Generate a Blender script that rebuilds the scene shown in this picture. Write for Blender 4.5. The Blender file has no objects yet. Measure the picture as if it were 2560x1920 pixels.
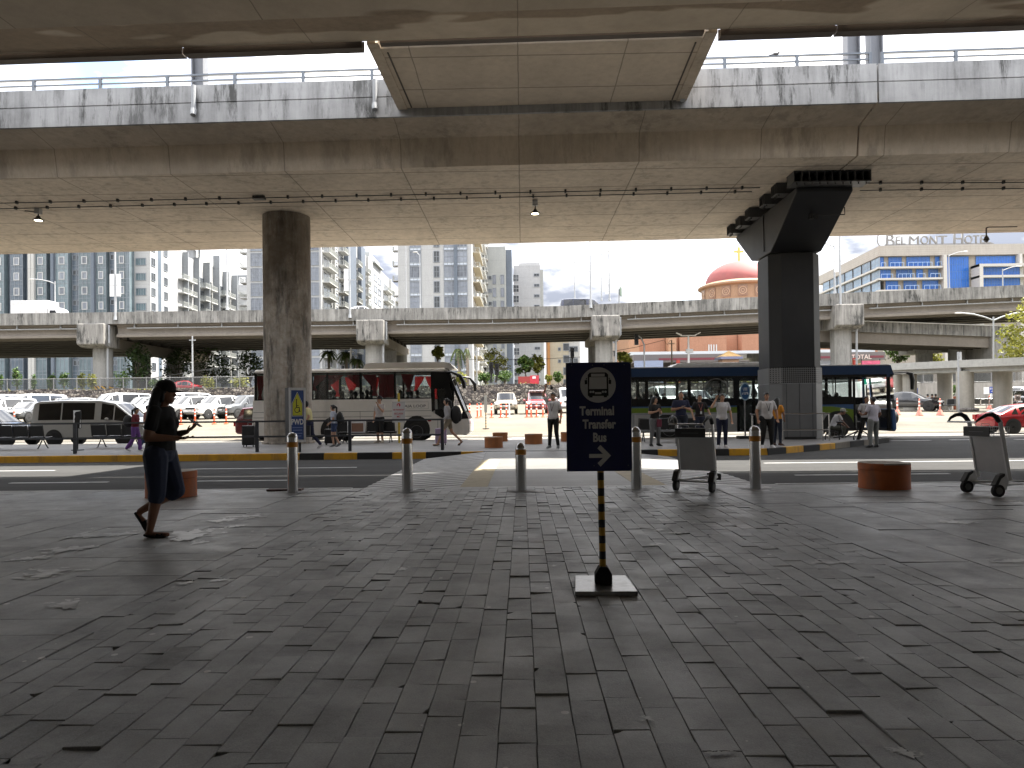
import bpy, math, random
from mathutils import Vector, Matrix
R = math.radians; PI = math.pi
SC = bpy.context.scene
C = SC.collection
rnd = random.Random(11)

# ---------------------------------------------------------------- camera
F = 1780.0
CAM = Vector((0, 0, 1.30))
M3 = Matrix.Rotation(R(.8), 3, 'Z') @ Matrix.Rotation(R(90.5), 3, 'X') @ Matrix.Rotation(R(-.65), 3, 'Z')
SHIFT = .0209
cd = bpy.data.cameras.new('camera'); cam = bpy.data.objects.new('camera', cd); C.objects.link(cam)
cam.matrix_world = Matrix.Translation(CAM) @ M3.to_4x4()
cd.sensor_width = 36; cd.lens = 36 * F / 2560; cd.shift_y = SHIFT; cd.clip_end = 3000; cd.clip_start = .05
SC.camera = cam

def ray(u, v):
    return M3 @ Vector(((u - 1280) / F, (-(v - 960) + SHIFT * 2560) / F, -1))
def at(u, v, Y):                       # the point of the photo at distance Y
    d = ray(u, v); return CAM + d * (Y / d.y)
def gnd(u, v, z=0.):                   # the point of the photo on the level z
    d = ray(u, v); return CAM + d * ((z - CAM.z) / d.z)
def AX(u, Y): return at(u, 1000, Y).x
def AZ(u, v, Y): return at(u, v, Y).z

# ---------------------------------------------------------------- mesh builder
class MB:
    def __init__(s): s.v = []; s.f = []; s.m = []
    def add(s, vs, fs, mi=0):
        o = len(s.v); s.v += [tuple(p) for p in vs]
        for f in fs: s.f.append([o + i for i in f]); s.m.append(mi)
        return s
    def box(s, x0, x1, y0, y1, z0, z1, mi=0):
        return s.add([(x0,y0,z0),(x1,y0,z0),(x1,y1,z0),(x0,y1,z0),(x0,y0,z1),(x1,y0,z1),(x1,y1,z1),(x0,y1,z1)],
            [(3,2,1,0),(4,5,6,7),(0,1,5,4),(1,2,6,5),(2,3,7,6),(3,0,4,7)], mi)
    def obox(s, c, size, mat=None, mi=0):
        h = [x/2 for x in size]; b = MB().box(-h[0],h[0],-h[1],h[1],-h[2],h[2])
        m = mat if mat is not None else Matrix.Identity(3); c = Vector(c)
        return s.add([c + m @ Vector(p) for p in b.v], b.f, mi)
    def cyl(s, p0, p1, r0, r1=None, n=12, mi=0, caps=True, ph=0.):
        p0 = Vector(p0); p1 = Vector(p1); r1 = r0 if r1 is None else r1
        d = (p1-p0); d = d.normalized() if d.length > 1e-9 else Vector((0,0,1))
        a = d.orthogonal().normalized() if abs(d.z) < .999 else Vector((1,0,0)); b = d.cross(a)
        vs = []
        for p, r in ((p0,r0),(p1,r1)):
            for i in range(n):
                t = 2*PI*i/n+ph; vs.append(p + (a*math.cos(t) + b*math.sin(t))*r)
        fs = [(i, (i+1)%n, n+(i+1)%n, n+i) for i in range(n)]
        if caps: fs += [tuple(range(n-1,-1,-1)), tuple(range(n,2*n))]
        return s.add(vs, fs, mi)
    def tube(s, pts, r, n=6, mi=0):
        pts = [Vector(p) for p in pts]; rs = r if isinstance(r,(list,tuple)) else [r]*len(pts)
        rings = []; ref = None
        for i, p in enumerate(pts):
            d = (pts[min(i+1,len(pts)-1)] - pts[max(i-1,0)]).normalized()
            if ref is None: ref = d.orthogonal().normalized()
            a = (ref - d*ref.dot(d)); a = a.normalized() if a.length > 1e-6 else d.orthogonal().normalized()
            ref = a; b = d.cross(a)
            rings.append([p + (a*math.cos(2*PI*k/n) + b*math.sin(2*PI*k/n))*rs[i] for k in range(n)])
        return s.loft(rings, mi)
    def loft(s, rings, mi=0, caps=True, closed=True):
        n = len(rings[0]); vs = [p for r in rings for p in r]; fs = []
        for i in range(len(rings)-1):
            for k in range(n if closed else n-1):
                fs.append((i*n+k, i*n+(k+1)%n, (i+1)*n+(k+1)%n, (i+1)*n+k))
        if caps: fs += [tuple(range(n-1,-1,-1)), tuple(range((len(rings)-1)*n, len(rings)*n))]
        return s.add(vs, fs, mi)
    def prism(s, poly, ax, a, b, mi=0):        # polygon in the two other axes, pushed along ax from a to b
        def P(q, t): return (t,q[0],q[1]) if ax=='x' else ((q[0],t,q[1]) if ax=='y' else (q[0],q[1],t))
        n = len(poly); area = sum(poly[i][0]*poly[(i+1)%n][1]-poly[(i+1)%n][0]*poly[i][1] for i in range(n))
        if area < 0: poly = poly[::-1]
        vs = [P(q,a) for q in poly] + [P(q,b) for q in poly]
        fs = [tuple(range(n-1,-1,-1)), tuple(range(n,2*n))] + [(i,(i+1)%n,n+(i+1)%n,n+i) for i in range(n)]
        if ax=='y': fs = [f[::-1] for f in fs]
        return s.add(vs, fs, mi)
    def lathe(s, prof, n=24, c=(0,0,0), mi=0):
        rings = [[(c[0]+r*math.cos(2*PI*k/n), c[1]+r*math.sin(2*PI*k/n), c[2]+z) for k in range(n)] for r, z in prof]
        return s.loft(rings, mi)
    def ell(s, c, r, n=12, m=8, mat=None, mi=0):
        c = Vector(c); mat = mat or Matrix.Identity(3); rings = []
        for j in range(m+1):
            t = PI*(j+.02*(j==0)-.02*(j==m))/m
            rings.append([c + mat @ Vector((r[0]*math.sin(t)*math.cos(2*PI*k/n), r[1]*math.sin(t)*math.sin(2*PI*k/n), -r[2]*math.cos(t))) for k in range(n)])
        return s.loft(rings, mi)
    def quad(s, a, b, c, d, mi=0): return s.add([a,b,c,d], [(0,1,2,3)], mi)
    def disc(s, c, r, ax='y', n=24, mi=0, rz=None, sgn=-1):
        vs = []
        for k in range(n):
            t = 2*PI*k/n; a = r*math.cos(t); b = (rz or r)*math.sin(t)
            vs.append((c[0]+a, c[1], c[2]+b) if ax=='y' else ((c[0], c[1]+a, c[2]+b) if ax=='x' else (c[0]+a, c[1]+b, c[2])))
        return s.add(vs, [tuple(range(n))], mi)
    def xf(s, m):                                # transform all so far
        m = m if len(m) == 4 else m.to_4x4(); s.v = [tuple(m @ Vector(p)) for p in s.v]; return s
    def mesh(s, name, mats, smooth=False, ang=35):
        me = bpy.data.meshes.new(name); me.from_pydata(s.v, [], s.f)
        mats = mats if isinstance(mats, (list, tuple)) else [mats]
        for m in mats: me.materials.append(m)
        me.polygons.foreach_set('material_index', [min(i, len(mats)-1) for i in s.m])
        if smooth:
            me.polygons.foreach_set('use_smooth', [True]*len(me.polygons)); me.set_sharp_from_angle(angle=R(ang))
        me.update(); return me
    def build(s, name, mats, parent=None, smooth=False, loc=None, rz=0, bevel=0, ang=35):
        return obj(name, s.mesh(name, mats, smooth, ang), parent, loc, rz, bevel)

def obj(name, me, parent=None, loc=None, rz=0, bevel=0):
    o = bpy.data.objects.new(name, me); C.objects.link(o)
    if parent: o.parent = parent
    if loc is not None: o.location = loc
    if rz: o.rotation_euler = (0,0,rz)
    if bevel:
        b = o.modifiers.new('bevel','BEVEL'); b.width = bevel; b.segments = 2; b.limit_method = 'ANGLE'; b.angle_limit = R(40)
    return o
def tag(o, label, cat, group=None, kind=None):
    if label: o['label'] = label
    if cat: o['category'] = cat
    if group: o['group'] = group
    if kind: o['kind'] = kind
    return o
def thing(name, label, cat, loc=(0,0,0), rz=0, group=None):
    o = bpy.data.objects.new(name, None); C.objects.link(o); o.location = loc; o.rotation_euler = (0,0,rz); o.empty_display_size = .1
    return tag(o, label, cat, group)
def struct(o, kind='structure'): o['kind'] = kind; return o
KIDS = {}
def dup(root, loc, rz=None, label=None, group=None, sc=None):
    kids = {}
    for o in C.objects:
        if o.parent: kids.setdefault(o.parent.name, []).append(o)
    def rec(o, par):
        c = o.copy(); C.objects.link(c); c.parent = par
        for k in kids.get(o.name, []): rec(k, c)
        return c
    c = rec(root, None); c.location = loc
    if rz is not None: c.rotation_euler = (0,0,rz)
    if label: c['label'] = label
    if group: c['group'] = group
    if sc: c.scale = (sc,sc,sc) if not isinstance(sc, tuple) else sc
    return c

# ---------------------------------------------------------------- materials
class NT:
    def __init__(s, name):
        s.mat = bpy.data.materials.new(name); s.mat.use_nodes = True; s.t = s.mat.node_tree; s.t.nodes.clear()
        s.out = s.t.nodes.new('ShaderNodeOutputMaterial')
    def n(s, typ, ins=None, **kw):
        nd = s.t.nodes.new('ShaderNode'+typ)
        for k, v in kw.items(): setattr(nd, k, v)
        for k, v in (ins or {}).items():
            sk = nd.inputs[k]
            if isinstance(v, bpy.types.NodeSocket): s.t.links.new(v, sk)
            else: sk.default_value = v
        return nd
    def math(s, op, a, b=0.): return s.n('Math', {0:a, 1:b}, operation=op).outputs[0]
    def mix(s, fac, a, b, bt='MIX'):
        nd = s.n('Mix', None, data_type='RGBA', blend_type=bt)
        for i, v in ((0,fac),(6,a),(7,b)):
            if isinstance(v, bpy.types.NodeSocket): s.t.links.new(v, nd.inputs[i])
            else: nd.inputs[i].default_value = v
        return nd.outputs[2]
    def ramp(s, fac, stops):
        nd = s.n('ValToRGB', {0:fac}); cr = nd.color_ramp
        while len(cr.elements) > 1: cr.elements.remove(cr.elements[-1])
        for i, (p, c) in enumerate(stops):
            e = cr.elements[0] if i == 0 else cr.elements.new(p)
            e.position = p; e.color = c4(c)
        return nd.outputs[0]
    def noise(s, vec, scale, detail=4, rough=.55, dist=0.):
        return s.n('TexNoise', {'Vector':vec, 'Scale':scale, 'Detail':detail, 'Roughness':rough, 'Distortion':dist}).outputs[0]
    def pos(s): return s.n('NewGeometry').outputs['Position']
    def objc(s): return s.n('TexCoord').outputs['Object']
    def scale(s, vec, sc): return s.n('Mapping', {0:vec, 3:sc}).outputs[0]
    def done(s, sh): s.t.links.new(sh, s.out.inputs[0]); return s.mat
def c4(c): return (c, c, c, 1) if isinstance(c, (int,float)) else (tuple(c)+(1,) if len(c)==3 else tuple(c))
def bsdf(t, col, rough=.6, metal=0., bump=None, bs=.2, bd=.02, **kw):
    ins = {'Base Color':col, 'Roughness':rough, 'Metallic':metal}; ins.update(kw)
    if bump is not None: ins['Normal'] = t.n('Bump', {'Height':bump, 'Strength':bs, 'Distance':bd}).outputs[0]
    return t.n('BsdfPrincipled', ins).outputs[0]

def plain(name, col, rough=.6, metal=0., var=.12, sc=6., dirt=0., coat=0., bump=0., spec=.5):
    """paint, plastic, cloth, metal: a base colour with faint uneven tone, grime and roughness"""
    t = NT(name); v = t.objc(); n = t.noise(v, sc, 5)
    k = t.n('MapRange', {0:n, 3:1-var, 4:1+var}).outputs[0]
    col = t.mix(1., c4(col), t.n('CombineColor', {0:k,1:k,2:k}).outputs[0], 'MULTIPLY')
    if dirt:
        d = t.noise(t.scale(v, (1,1,.35)), sc*.45, 6, .65)
        col = t.mix(t.math('MULTIPLY', t.n('MapRange', {0:d,1:.5,2:.72}).outputs[0], dirt), col, c4((.09,.08,.065)))
    rr = t.n('MapRange', {0:n, 3:max(.02,rough-.06), 4:min(1,rough+.06)}).outputs[0]
    return t.done(bsdf(t, col, rr, metal, n if bump else None, bump, **{'Coat Weight':coat, 'Specular IOR Level':spec}))

def concrete(name, base=(.36,.33,.29), rough=.85, streak=.5, blotch=.5, lines=None, warm=None, bump=.25, black=0., sc=1., patch=None, ct=1., grime=None, board=0.):
    t = NT(name); p = t.pos()
    n1 = t.noise(p, .55*sc, 6, .6); n2 = t.noise(p, 4.5*sc, 8, .68); n3 = t.noise(p, 42*sc, 3, .6)
    st = t.noise(t.scale(p, (2.2*sc, 2.2*sc, .16*sc)), 1.6, 6, .65)
    k = t.math('ADD', t.math('MULTIPLY', n1, .9*blotch), t.math('ADD', t.math('MULTIPLY', n2, .8*blotch), t.math('MULTIPLY', n3, .12)))
    k = t.math('ADD', k, t.math('MULTIPLY', st, streak)); mid = .85*blotch + .06 + .5*streak
    g = t.n('MapRange', {0:k, 1:mid-.38, 2:mid+.38, 3:1-.40*ct, 4:1+.36*ct}).outputs[0]
    if board:                                      # plank grain of the shuttering, running along the deck
        bn = t.noise(t.scale(p, (.22,6.5,6.5)), 1.25, 5, .7); k = t.math('ADD', k, t.math('MULTIPLY', bn, board)); mid += .5*board
    b = c4(base); w = c4(warm or tuple(x*.8 for x in base))
    col = t.mix(t.n('MapRange', {0:n2,1:.38,2:.66}).outputs[0], b, w)
    if patch:
        pn = t.noise(t.scale(p, (.35,.8,.8)), .5, 3, .5)
        col = t.mix(t.n('MapRange', {0:pn,1:.53,2:.555}).outputs[0], col, c4(patch))
    col = t.mix(1., col, t.n('CombineColor', {0:g,1:g,2:g}).outputs[0], 'MULTIPLY')
    if black:
        bk = t.noise(t.scale(p, (1.5,1.5,.25)), 1.3, 9, .75); bk2 = t.noise(p, .35, 3)
        m = t.math('MULTIPLY', t.n('MapRange', {0:bk,1:.50,2:.60}).outputs[0], t.n('MapRange', {0:bk2,1:.33,2:.56}).outputs[0])
        col = t.mix(t.math('MULTIPLY', m, black), col, c4((.05,.05,.047)))
    if grime:                                      # brown water stain that thickens upwards, with ragged edges
        gz = t.n('SeparateXYZ', {0:p}).outputs[2]; gn = t.noise(t.scale(p,(1,1,.55)), 1.1, 9, .72)
        gm_ = t.math('ADD', t.n('MapRange', {0:gz,1:grime[0],2:grime[1],3:-.22,4:.2}).outputs[0], gn)
        col = t.mix(t.n('MapRange', {0:gm_,1:.42,2:.62,4:.62}).outputs[0], col, c4(grime[2]))
    hgt = n2
    if lines:                                      # shuttering joints: lines = (dx, dy, dz, half width)
        sx = t.n('SeparateXYZ', {0:p}); wob = t.math('MULTIPLY', t.math('SUBTRACT', t.noise(p, 1.3, 2), .5), .05); tot = None
        for i in range(3):
            if lines[i]:
                f = t.math('PINGPONG', t.math('ADD', sx.outputs[i], wob), lines[i]/2)
                l = t.n('MapRange', {0:f, 1:0., 2:lines[3]*(2,3.2,1)[i], 3:1., 4:0.}).outputs[0]
                tot = l if tot is None else t.math('MAXIMUM', tot, l)
        col = t.mix(t.math('MULTIPLY', tot, .75), col, c4((.09,.075,.06)))
        hgt = t.math('SUBTRACT', n2, t.math('MULTIPLY', tot, .5))
    return t.done(bsdf(t, col, rough, 0, hgt, bump, .03, **{'Specular IOR Level':.3}))

def glass(name, tint=(.75,.8,.8), refl=.12, dens=.35):
    t = NT(name)
    tr = t.n('BsdfTransparent', {0:c4(tuple(x*(1-dens) for x in tint))}).outputs[0]
    gl = t.n('BsdfGlossy', {0:c4(.9), 'Roughness':.03}).outputs[0]
    fr = t.n('Fresnel', {0:1.45}).outputs[0]
    return t.done(t.n('MixShader', {0:t.math('ADD', t.math('MULTIPLY', fr, .8), refl*.3), 1:tr, 2:gl}).outputs[0])

def leafmat(name, a, b, tr=.25):
    t = NT(name); ri = t.n('NewGeometry').outputs['Random Per Island']
    n = t.noise(t.objc(), .9, 3)
    f = t.math('ADD', t.math('MULTIPLY', ri, .55), t.math('MULTIPLY', n, .6))
    col = t.ramp(f, [(.15, tuple(x*.6 for x in a)), (.5, a), (.95, b)])
    d = bsdf(t, col, .55); tl = t.n('BsdfTranslucent', {0:col}).outputs[0]
    return t.done(t.n('MixShader', {0:tr, 1:d, 2:tl}).outputs[0])

def facade_glass(name, col, rough=.12, var=.45, metal=.0, cur=.35):
    """window glass seen by day: dull reflection, some panes with curtains behind"""
    t = NT(name); v = t.pos(); ri = t.n('ObjectInfo').outputs['Random']
    n = t.noise(v, .9, 4); wv = t.noise(t.scale(v, (5,5,.15)), 1., 2)
    k = t.math('ADD', t.math('MULTIPLY', n, .6), t.math('MULTIPLY', ri, .5))
    dk = tuple(x*(1-var) for x in col); lt = tuple(min(1,x*(1+var)) for x in col)
    c = t.ramp(k, [(.25, dk), (.5, col), (.85, lt)])
    c = t.mix(t.math('MULTIPLY', t.n('MapRange', {0:wv,1:.45,2:.65}).outputs[0], cur*.6), c, c4(tuple(min(1,x*1.6+.05) for x in col)))
    return t.done(bsdf(t, c, rough, metal, **{'Specular IOR Level':.7}))

MT = {}
def P(key, *a, **k):
    if key not in MT: MT[key] = plain(key, *a, **k)
    return MT[key]

black = P('black_plastic', .012, .45); dark = P('dark_metal', .035, .4, .3); steel = P('brushed_steel', .55, .2, 1., var=.05, sc=3)
alu = P('aluminium', .42, .35, .9); rubber = P('tyre_rubber', .016, .8); white = P('white_paint', .78, .4, dirt=.25); gwhite = P('dull_white', .6, .6, dirt=.3)
yellow = P('kerb_yellow', (.62,.33,.01), .6, dirt=.5, var=.2); kblack = P('kerb_black', .018, .6, dirt=.3); galv = P('galvanised_grey', .22, .45, .4)
orange = P('delineator_orange', (.75,.1,.03), .5); red = P('signal_red', (.45,.02,.025), .5)
carglass = plain('car_glass', .012, .06, 0, .1, spec=.9); chrome = P('chrome', .6, .12, 1.)
lampglass = plain('lamp_glass', (.6,.6,.58), .1, 0, .2); tailred = plain('tail_lamp_red', (.35,.012,.015), .15)

# ---------------------------------------------------------------- lettering
def text(s, size, mat, parent, loc, rz=0, name='lettering', sx=1., bold=0., ext=.003, align='CENTER', font=None, sp=1., flat=False, rx=90):
    cu = bpy.data.curves.new(name, 'FONT'); cu.body = s; cu.size = size; cu.align_x = align; cu.extrude = ext; cu.offset = bold; cu.space_character = sp
    cu.resolution_u = 3
    tmp = bpy.data.objects.new('t', cu); C.objects.link(tmp)
    dg = bpy.context.evaluated_depsgraph_get(); dg.update()
    me = bpy.data.meshes.new_from_object(tmp.evaluated_get(dg)); bpy.data.objects.remove(tmp)
    me.materials.clear(); me.materials.append(mat)
    me.transform(Matrix.Rotation(rz,4,'Z') @ Matrix.Rotation(R(rx),4,'X') @ Matrix.Diagonal((sx,1,1,1)))
    return obj(name, me, parent, loc)
# ---------------------------------------------------------------- people
def fuse(prims, vox, mat, name, parent, it=3):
    """grow one continuous closed skin over overlapping limbs"""
    me = prims.mesh(name, mat); o = bpy.data.objects.new(name, me); C.objects.link(o)
    m = o.modifiers.new('r','REMESH'); m.mode = 'VOXEL'; m.voxel_size = vox; m.use_smooth_shade = True
    s = o.modifiers.new('s','SMOOTH'); s.factor = .5; s.iterations = it
    dg = bpy.context.evaluated_depsgraph_get(); dg.update()
    m2 = bpy.data.meshes.new_from_object(o.evaluated_get(dg)); bpy.data.objects.remove(o)
    m2.materials.clear(); m2.materials.append(mat)
    m2.polygons.foreach_set('use_smooth', [True]*len(m2.polygons))
    return obj(name, m2, parent)
def limb(b, pts, rs, n=10):
    for i in range(len(pts)-1):
        b.cyl(pts[i], pts[i+1], rs[i], rs[i+1], n)
    for p, r in zip(pts, rs): b.ell(p, (r,r,r), n, 6)
def skin(c, k=1): return P('skin_%s' % c, {'tan':(.33,.17,.1), 'light':(.45,.26,.17), 'brown':(.2,.095,.055)}[c], .55, var=.08, sc=9)
def cloth(key, col, r=.85): return P('cloth_'+key, col, r, var=.22, sc=9, bump=.12)

def V(*a): return Vector(a)
def person(label, loc, rz, h=1.65, look=None, pose=None, vox=.015, group=None):
    L = dict(skin='tan', shirt=('black',.015), legs=('dark',.02), length='long', hair='short', hairc=.008, shoe=('white',.5), build=1., sleeve='short', cap=None, female=False)
    L.update(look or {}); Q = dict(pose or {})
    k = h/1.70; b = L['build']
    root = thing('person', label, 'person', loc, rz, group)
    def S(p): return Vector(p)*k
    lean = Q.get('lean', 0.)                      # forward lean of the trunk in metres at shoulder height
    pel = Vector(Q.get('pelvis', (0,0,.93)))
    off = Vector((pel.x, pel.y, pel.z-.93))
    def T(z, y=0., x=0.):                         # point on the trunk
        f = (z-.93)/.5; return Vector((x+off.x, y+off.y+lean*f, z+off.z))
    sw = .170*(.92 if L['female'] else 1.)*(.6+.4*b)
    sh = {-1:T(1.388,0,-sw), 1:T(1.388,0,sw)}; hip = {-1:T(.90,0,-.088*b), 1:T(.90,0,.088*b)}
    nm = {-1:'l', 1:'r'}
    kn, an, el, wr, toe = {}, {}, {}, {}, {}
    for s in (-1,1):
        kn[s] = Vector(Q.get(nm[s]+'k', (s*.10, .015, .485))); an[s] = Vector(Q.get(nm[s]+'a', (s*.115, -.02, .085)))
        toe[s] = Vector(Q.get(nm[s]+'t', an[s]+Vector((s*.045, .17, -.055))))
        el[s] = Vector(Q.get(nm[s]+'e', tuple(sh[s]+Vector((s*.065,-.03,-.285))))); wr[s] = Vector(Q.get(nm[s]+'w', tuple(el[s]+Vector((s*.0,.06,-.245)))))
    hd = T(1.585, .015+Q.get('headf',0.)) + Vector((Q.get('headx',0.),0,Q.get('headz',0.)))
    hm = Matrix.Rotation(Q.get('yaw',0.),3,'Z') @ Matrix.Rotation(-Q.get('nod',0.),3,'X')
    def H(x,y,z): return hd + hm @ Vector((x,y,z))
    # body
    B = MB()
    def ring(c, rx, ry, n=14): return [c + Vector((rx*math.cos(2*PI*i/n), ry*math.sin(2*PI*i/n), 0)) for i in range(n)]
    wz = .97 if L['female'] else 1.
    def trunk(g, z0=.84, z1=1.46):
        prof = [(.82,.10,.09),(.88,.160,.112),(.95,.165*(1.03 if L['female'] else 1),.118),(1.06,.138*wz,.103+.05*(b-1)),(1.18,.150*wz,.112+.06*(b-1)),(1.30,.170*wz,.118),(1.38,.165,.098),(1.44,.085,.072),(1.47,.06,.06)]
        return [[p*k for p in ring(T(z, .018*(1.3<z<1.35)), (rx*(.55+.45*b)+g), (ry*(.5+.5*b)+g))] for z, rx, ry in prof if z0 <= z <= z1]
    B.loft(trunk(0.))
    B.cyl(S(T(1.42,-.005)), S(hd+Vector((0,-.01,-.05))), .056*k, .05*k)
    B.ell(S(H(0,-.008,.02)), (.074*k,.094*k,.104*k), 14, 10, hm); B.ell(S(H(0,.022,-.055)), (.054*k,.062*k,.06*k), 12, 8, hm)
    B.ell(S(H(0,.092,-.012)), (.014*k,.022*k,.026*k), 8, 6, hm)
    for s in (-1,1): B.ell(S(H(s*.076,-.005,-.008)), (.012*k,.02*k,.03*k), 8, 6, hm)
    fr = max(.0088, vox*.62)
    for s in (-1,1):
        limb(B, [S(sh[s]), S(el[s]), S(wr[s])], [.052*k*b, .041*k*b, .028*k])
        limb(B, [S(hip[s]), S(kn[s]), S(an[s])], [.085*k*b, .056*k*b, .038*k])
        d = (wr[s]-el[s]).normalized(); hdir = Vector(Q[nm[s]+'h']).normalized() if nm[s]+'h' in Q else d
        side = hdir.cross(Vector((0,1,0) if abs(hdir.y) < .8 else (0,0,1))).normalized(); up = side.cross(hdir)
        pm = Matrix((side*1., hdir*1., up*1.)).transposed()
        w = wr[s]
        B.ell(S(w+hdir*.055), (.036*k,.052*k,.018*k), 10, 6, pm)
        curl = Q.get(nm[s]+'c', .35)
        for i in range(4):
            ln = (.072,.082,.078,.06)[i]; o0 = w + hdir*.09 + side*(-.027+.018*i)
            sp = side*((i-1.5)*.006*(Q.get('spread',1.)))
            m1 = o0 + (hdir*math.cos(curl*.6) + up*math.sin(curl*.6))*ln*.55 + sp; m2 = m1 + (hdir*math.cos(curl*1.6) + up*math.sin(curl*1.6))*ln*.5 + sp
            limb(B, [S(o0), S(m1), S(m2)], [fr*1.08, fr, fr*.85], 7)
        th = -s
        t0 = w + hdir*.03 + side*(.03*th); limb(B, [S(t0), S(t0+hdir*.035+side*.028*th+up*.01), S(t0+hdir*.07+side*.032*th+up*.02)], [fr*1.3, fr*1.15, fr*.95], 7)
        fd = (toe[s]-an[s])
        if L.get('footwear')=='sandal': limb(B, [S(an[s]), S(an[s]+Vector((0,-.03,-.045))), S(toe[s])], [.036*k,.03*k,.026*k])
        else: limb(B, [S(an[s]), S(an[s]+Vector((0,0,-.03)))], [.036*k,.03*k])
    fuse(B, vox, skin(L['skin']), 'body', root)
    # clothes
    g = .016
    sc_ = cloth(*L['shirt']) if isinstance(L['shirt'], tuple) else L['shirt']
    Sh = MB(); Sh.loft(trunk(g, L.get('hem', .9), 1.45))
    Sh.ell(S(T(1.40)), (.115*k,.085*k,.05*k))
    if L['female']:
        for s in (-1,1): Sh.ell(S(T(1.25,.062*b,s*.06)), (.085*k,.068*k*b,.1*k))
    for s in (-1,1):
        e = sh[s].lerp(el[s], .62 if L['sleeve']=='short' else 1.)
        limb(Sh, [S(sh[s]+Vector((-s*.03,0,0))), S(sh[s]), S(e)], [.055*k, .062*k*b**.5, (.062 if L['sleeve']=='short' else .05)*k*b**.5])
        if L['sleeve']=='long': limb(Sh, [S(el[s]), S(wr[s])], [.05*k*b, .038*k])
    fuse(Sh, vox, sc_, L.get('top','shirt'), root)
    lc = cloth(*L['legs']) if isinstance(L['legs'], tuple) else L['legs']
    Tr = MB(); Tr.loft(trunk(.013, .82, 1.0))
    for s in (-1,1):
        if L['length']=='long':
            r1 = L.get('flare', .052)
            limb(Tr, [S(hip[s]), S(kn[s]), S(an[s]+Vector((0,0,.005)))], [.1*k*b, .07*k*b, r1*k])
        else:
            f = {'shorts':.62,'knee':1.}[L['length']]; e = hip[s].lerp(kn[s], f)
            limb(Tr, [S(hip[s]), S(e)], [.102*k*b, .080*k*b**.6])
            if L['length']=='knee': limb(Tr, [S(kn[s]), S(kn[s].lerp(an[s], .12))], [.080*k*b**.6, .078*k*b**.6])
    fuse(Tr, vox, lc, 'trousers' if L['length']=='long' else 'shorts', root)
    # shoes
    for s in (-1,1):
        fd = toe[s]-an[s]; fl = fd.copy(); fl.z = 0; fl = fl.normalized() if fl.length > .01 else Vector((0,1,0)); dn = fd.normalized()
        sd = dn.cross(Vector((0,0,1))).normalized(); up = sd.cross(dn)
        heel = an[s]+Vector((0,0,-.045)) - dn*.055
        b_ = MB(); n = 8; rings = []
        for f, wd, ht in ((-.1,.02,.06),(0,.036,.085),(.1,.044,.1),(.45,.046,.08),(.8,.052,.058),(1.02,.042,.042),(1.12,.02,.024)):
            c = heel + dn*(f*.25); rings.append([S(c + sd*(wd*x) + up*(ht*z - .028)) for x, z in ((-1,0),(1,0),(1.02,.5),(.6,1),(-.6,1),(-1.02,.5))])
        if L.get('footwear')=='sandal':
            rings = [[S(heel+dn*(f*.27)+sd*(wd*x)+up*(z-.035)) for x, z in ((-1,0),(1,0),(1,.024),(-1,.024))] for f, wd in ((0,.03),(.1,.038),(.5,.036),(.8,.048),(1,.04),(1.06,.02))]
            b_.loft(rings); rings = [[S(heel+dn*(f*.27)+sd*(wd*x)+up*(z-.03)) for x, z in ((-1,0),(1,0),(.8,.06),(-.8,.06))] for f, wd in ((.5,.04),(.62,.05),(.8,.052),(.84,.048))]
            b_.loft(rings)
            for q in (-.5,0,.5): b_.ell(S(heel+dn*.19+sd*(.04*q)+up*.035), (.014*k,.014*k,.011*k), 8, 5)
        else: b_.loft(rings)
        o = b_.build('sandal' if L.get('footwear')=='sandal' else 'shoe', cloth(*L['shoe']), root, True, ang=60)
    # hair
    hc = P('hair_%s' % str(L['hairc']), L['hairc'], .5, var=.3, sc=30)
    Hr = MB(); hs = L['hair']
    Hr.ell(S(H(0,-.022,.036)), (.083*k,.094*k,.098*k), 14, 10, hm)
    Hr.ell(S(H(0,.05,.085)), (.055*k,.04*k,.03*k), 10, 6, hm)
    if hs in ('long','verylong','tail','bun','mid'):
        for s in (-1,1): limb(Hr, [S(H(s*.062,-.01,.04)), S(H(s*.078,-.02,-.07))], [.03*k,.026*k])
    if hs == 'mid': limb(Hr, [S(H(0,-.06,.03)), S(H(0,-.075,-.07)), S(H(0,-.07,-.13))], [.07*k,.07*k,.05*k])
    if hs == 'long':
        for x in (-.05,0,.05): limb(Hr, [S(H(x,-.06,.02)), S(H(x*1.4,-.10,-.14)), S(H(x*1.5,-.12,-.30))], [.055*k,.05*k,.022*k])
    if hs == 'verylong':
        for x in (-.06,0,.06): limb(Hr, [S(H(x,-.065,.02)), S(H(x*1.3,-.12,-.2)), S(H(x*1.4,-.15,-.42)), S(H(x*1.2,-.155,-.64))], [.065*k,.065*k,.055*k,.025*k])
    if hs == 'tail': limb(Hr, [S(H(0,-.10,.05)), S(H(0,-.16,.0)), S(H(0,-.16,-.16)), S(H(0,-.14,-.24))], [.035*k,.042*k,.035*k,.012*k])
    if hs == 'bun': Hr.ell(S(H(0,-.12,.06)), (.045*k,.045*k,.045*k))
    if hs != 'none': fuse(Hr, vox*.8, hc, 'hair', root)
    # face
    fm = P('eye_dark', .01, .3); lip = P('lip', (.25,.07,.06), .5)
    for s in (-1,1):
        MB().ell(S(H(s*.03,.081,.018)), (.013*k,.008*k,.007*k), 8, 5, hm).build('eye', fm, root, True)
        MB().ell(S(H(s*.031,.083,.043)), (.02*k,.008*k,.005*k), 8, 5, hm).build('eyebrow', hc, root, True)
    MB().ell(S(H(0,.081,-.058)), (.024*k,.009*k,.008*k), 8, 5, hm).build('mouth', lip, root, True)
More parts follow.
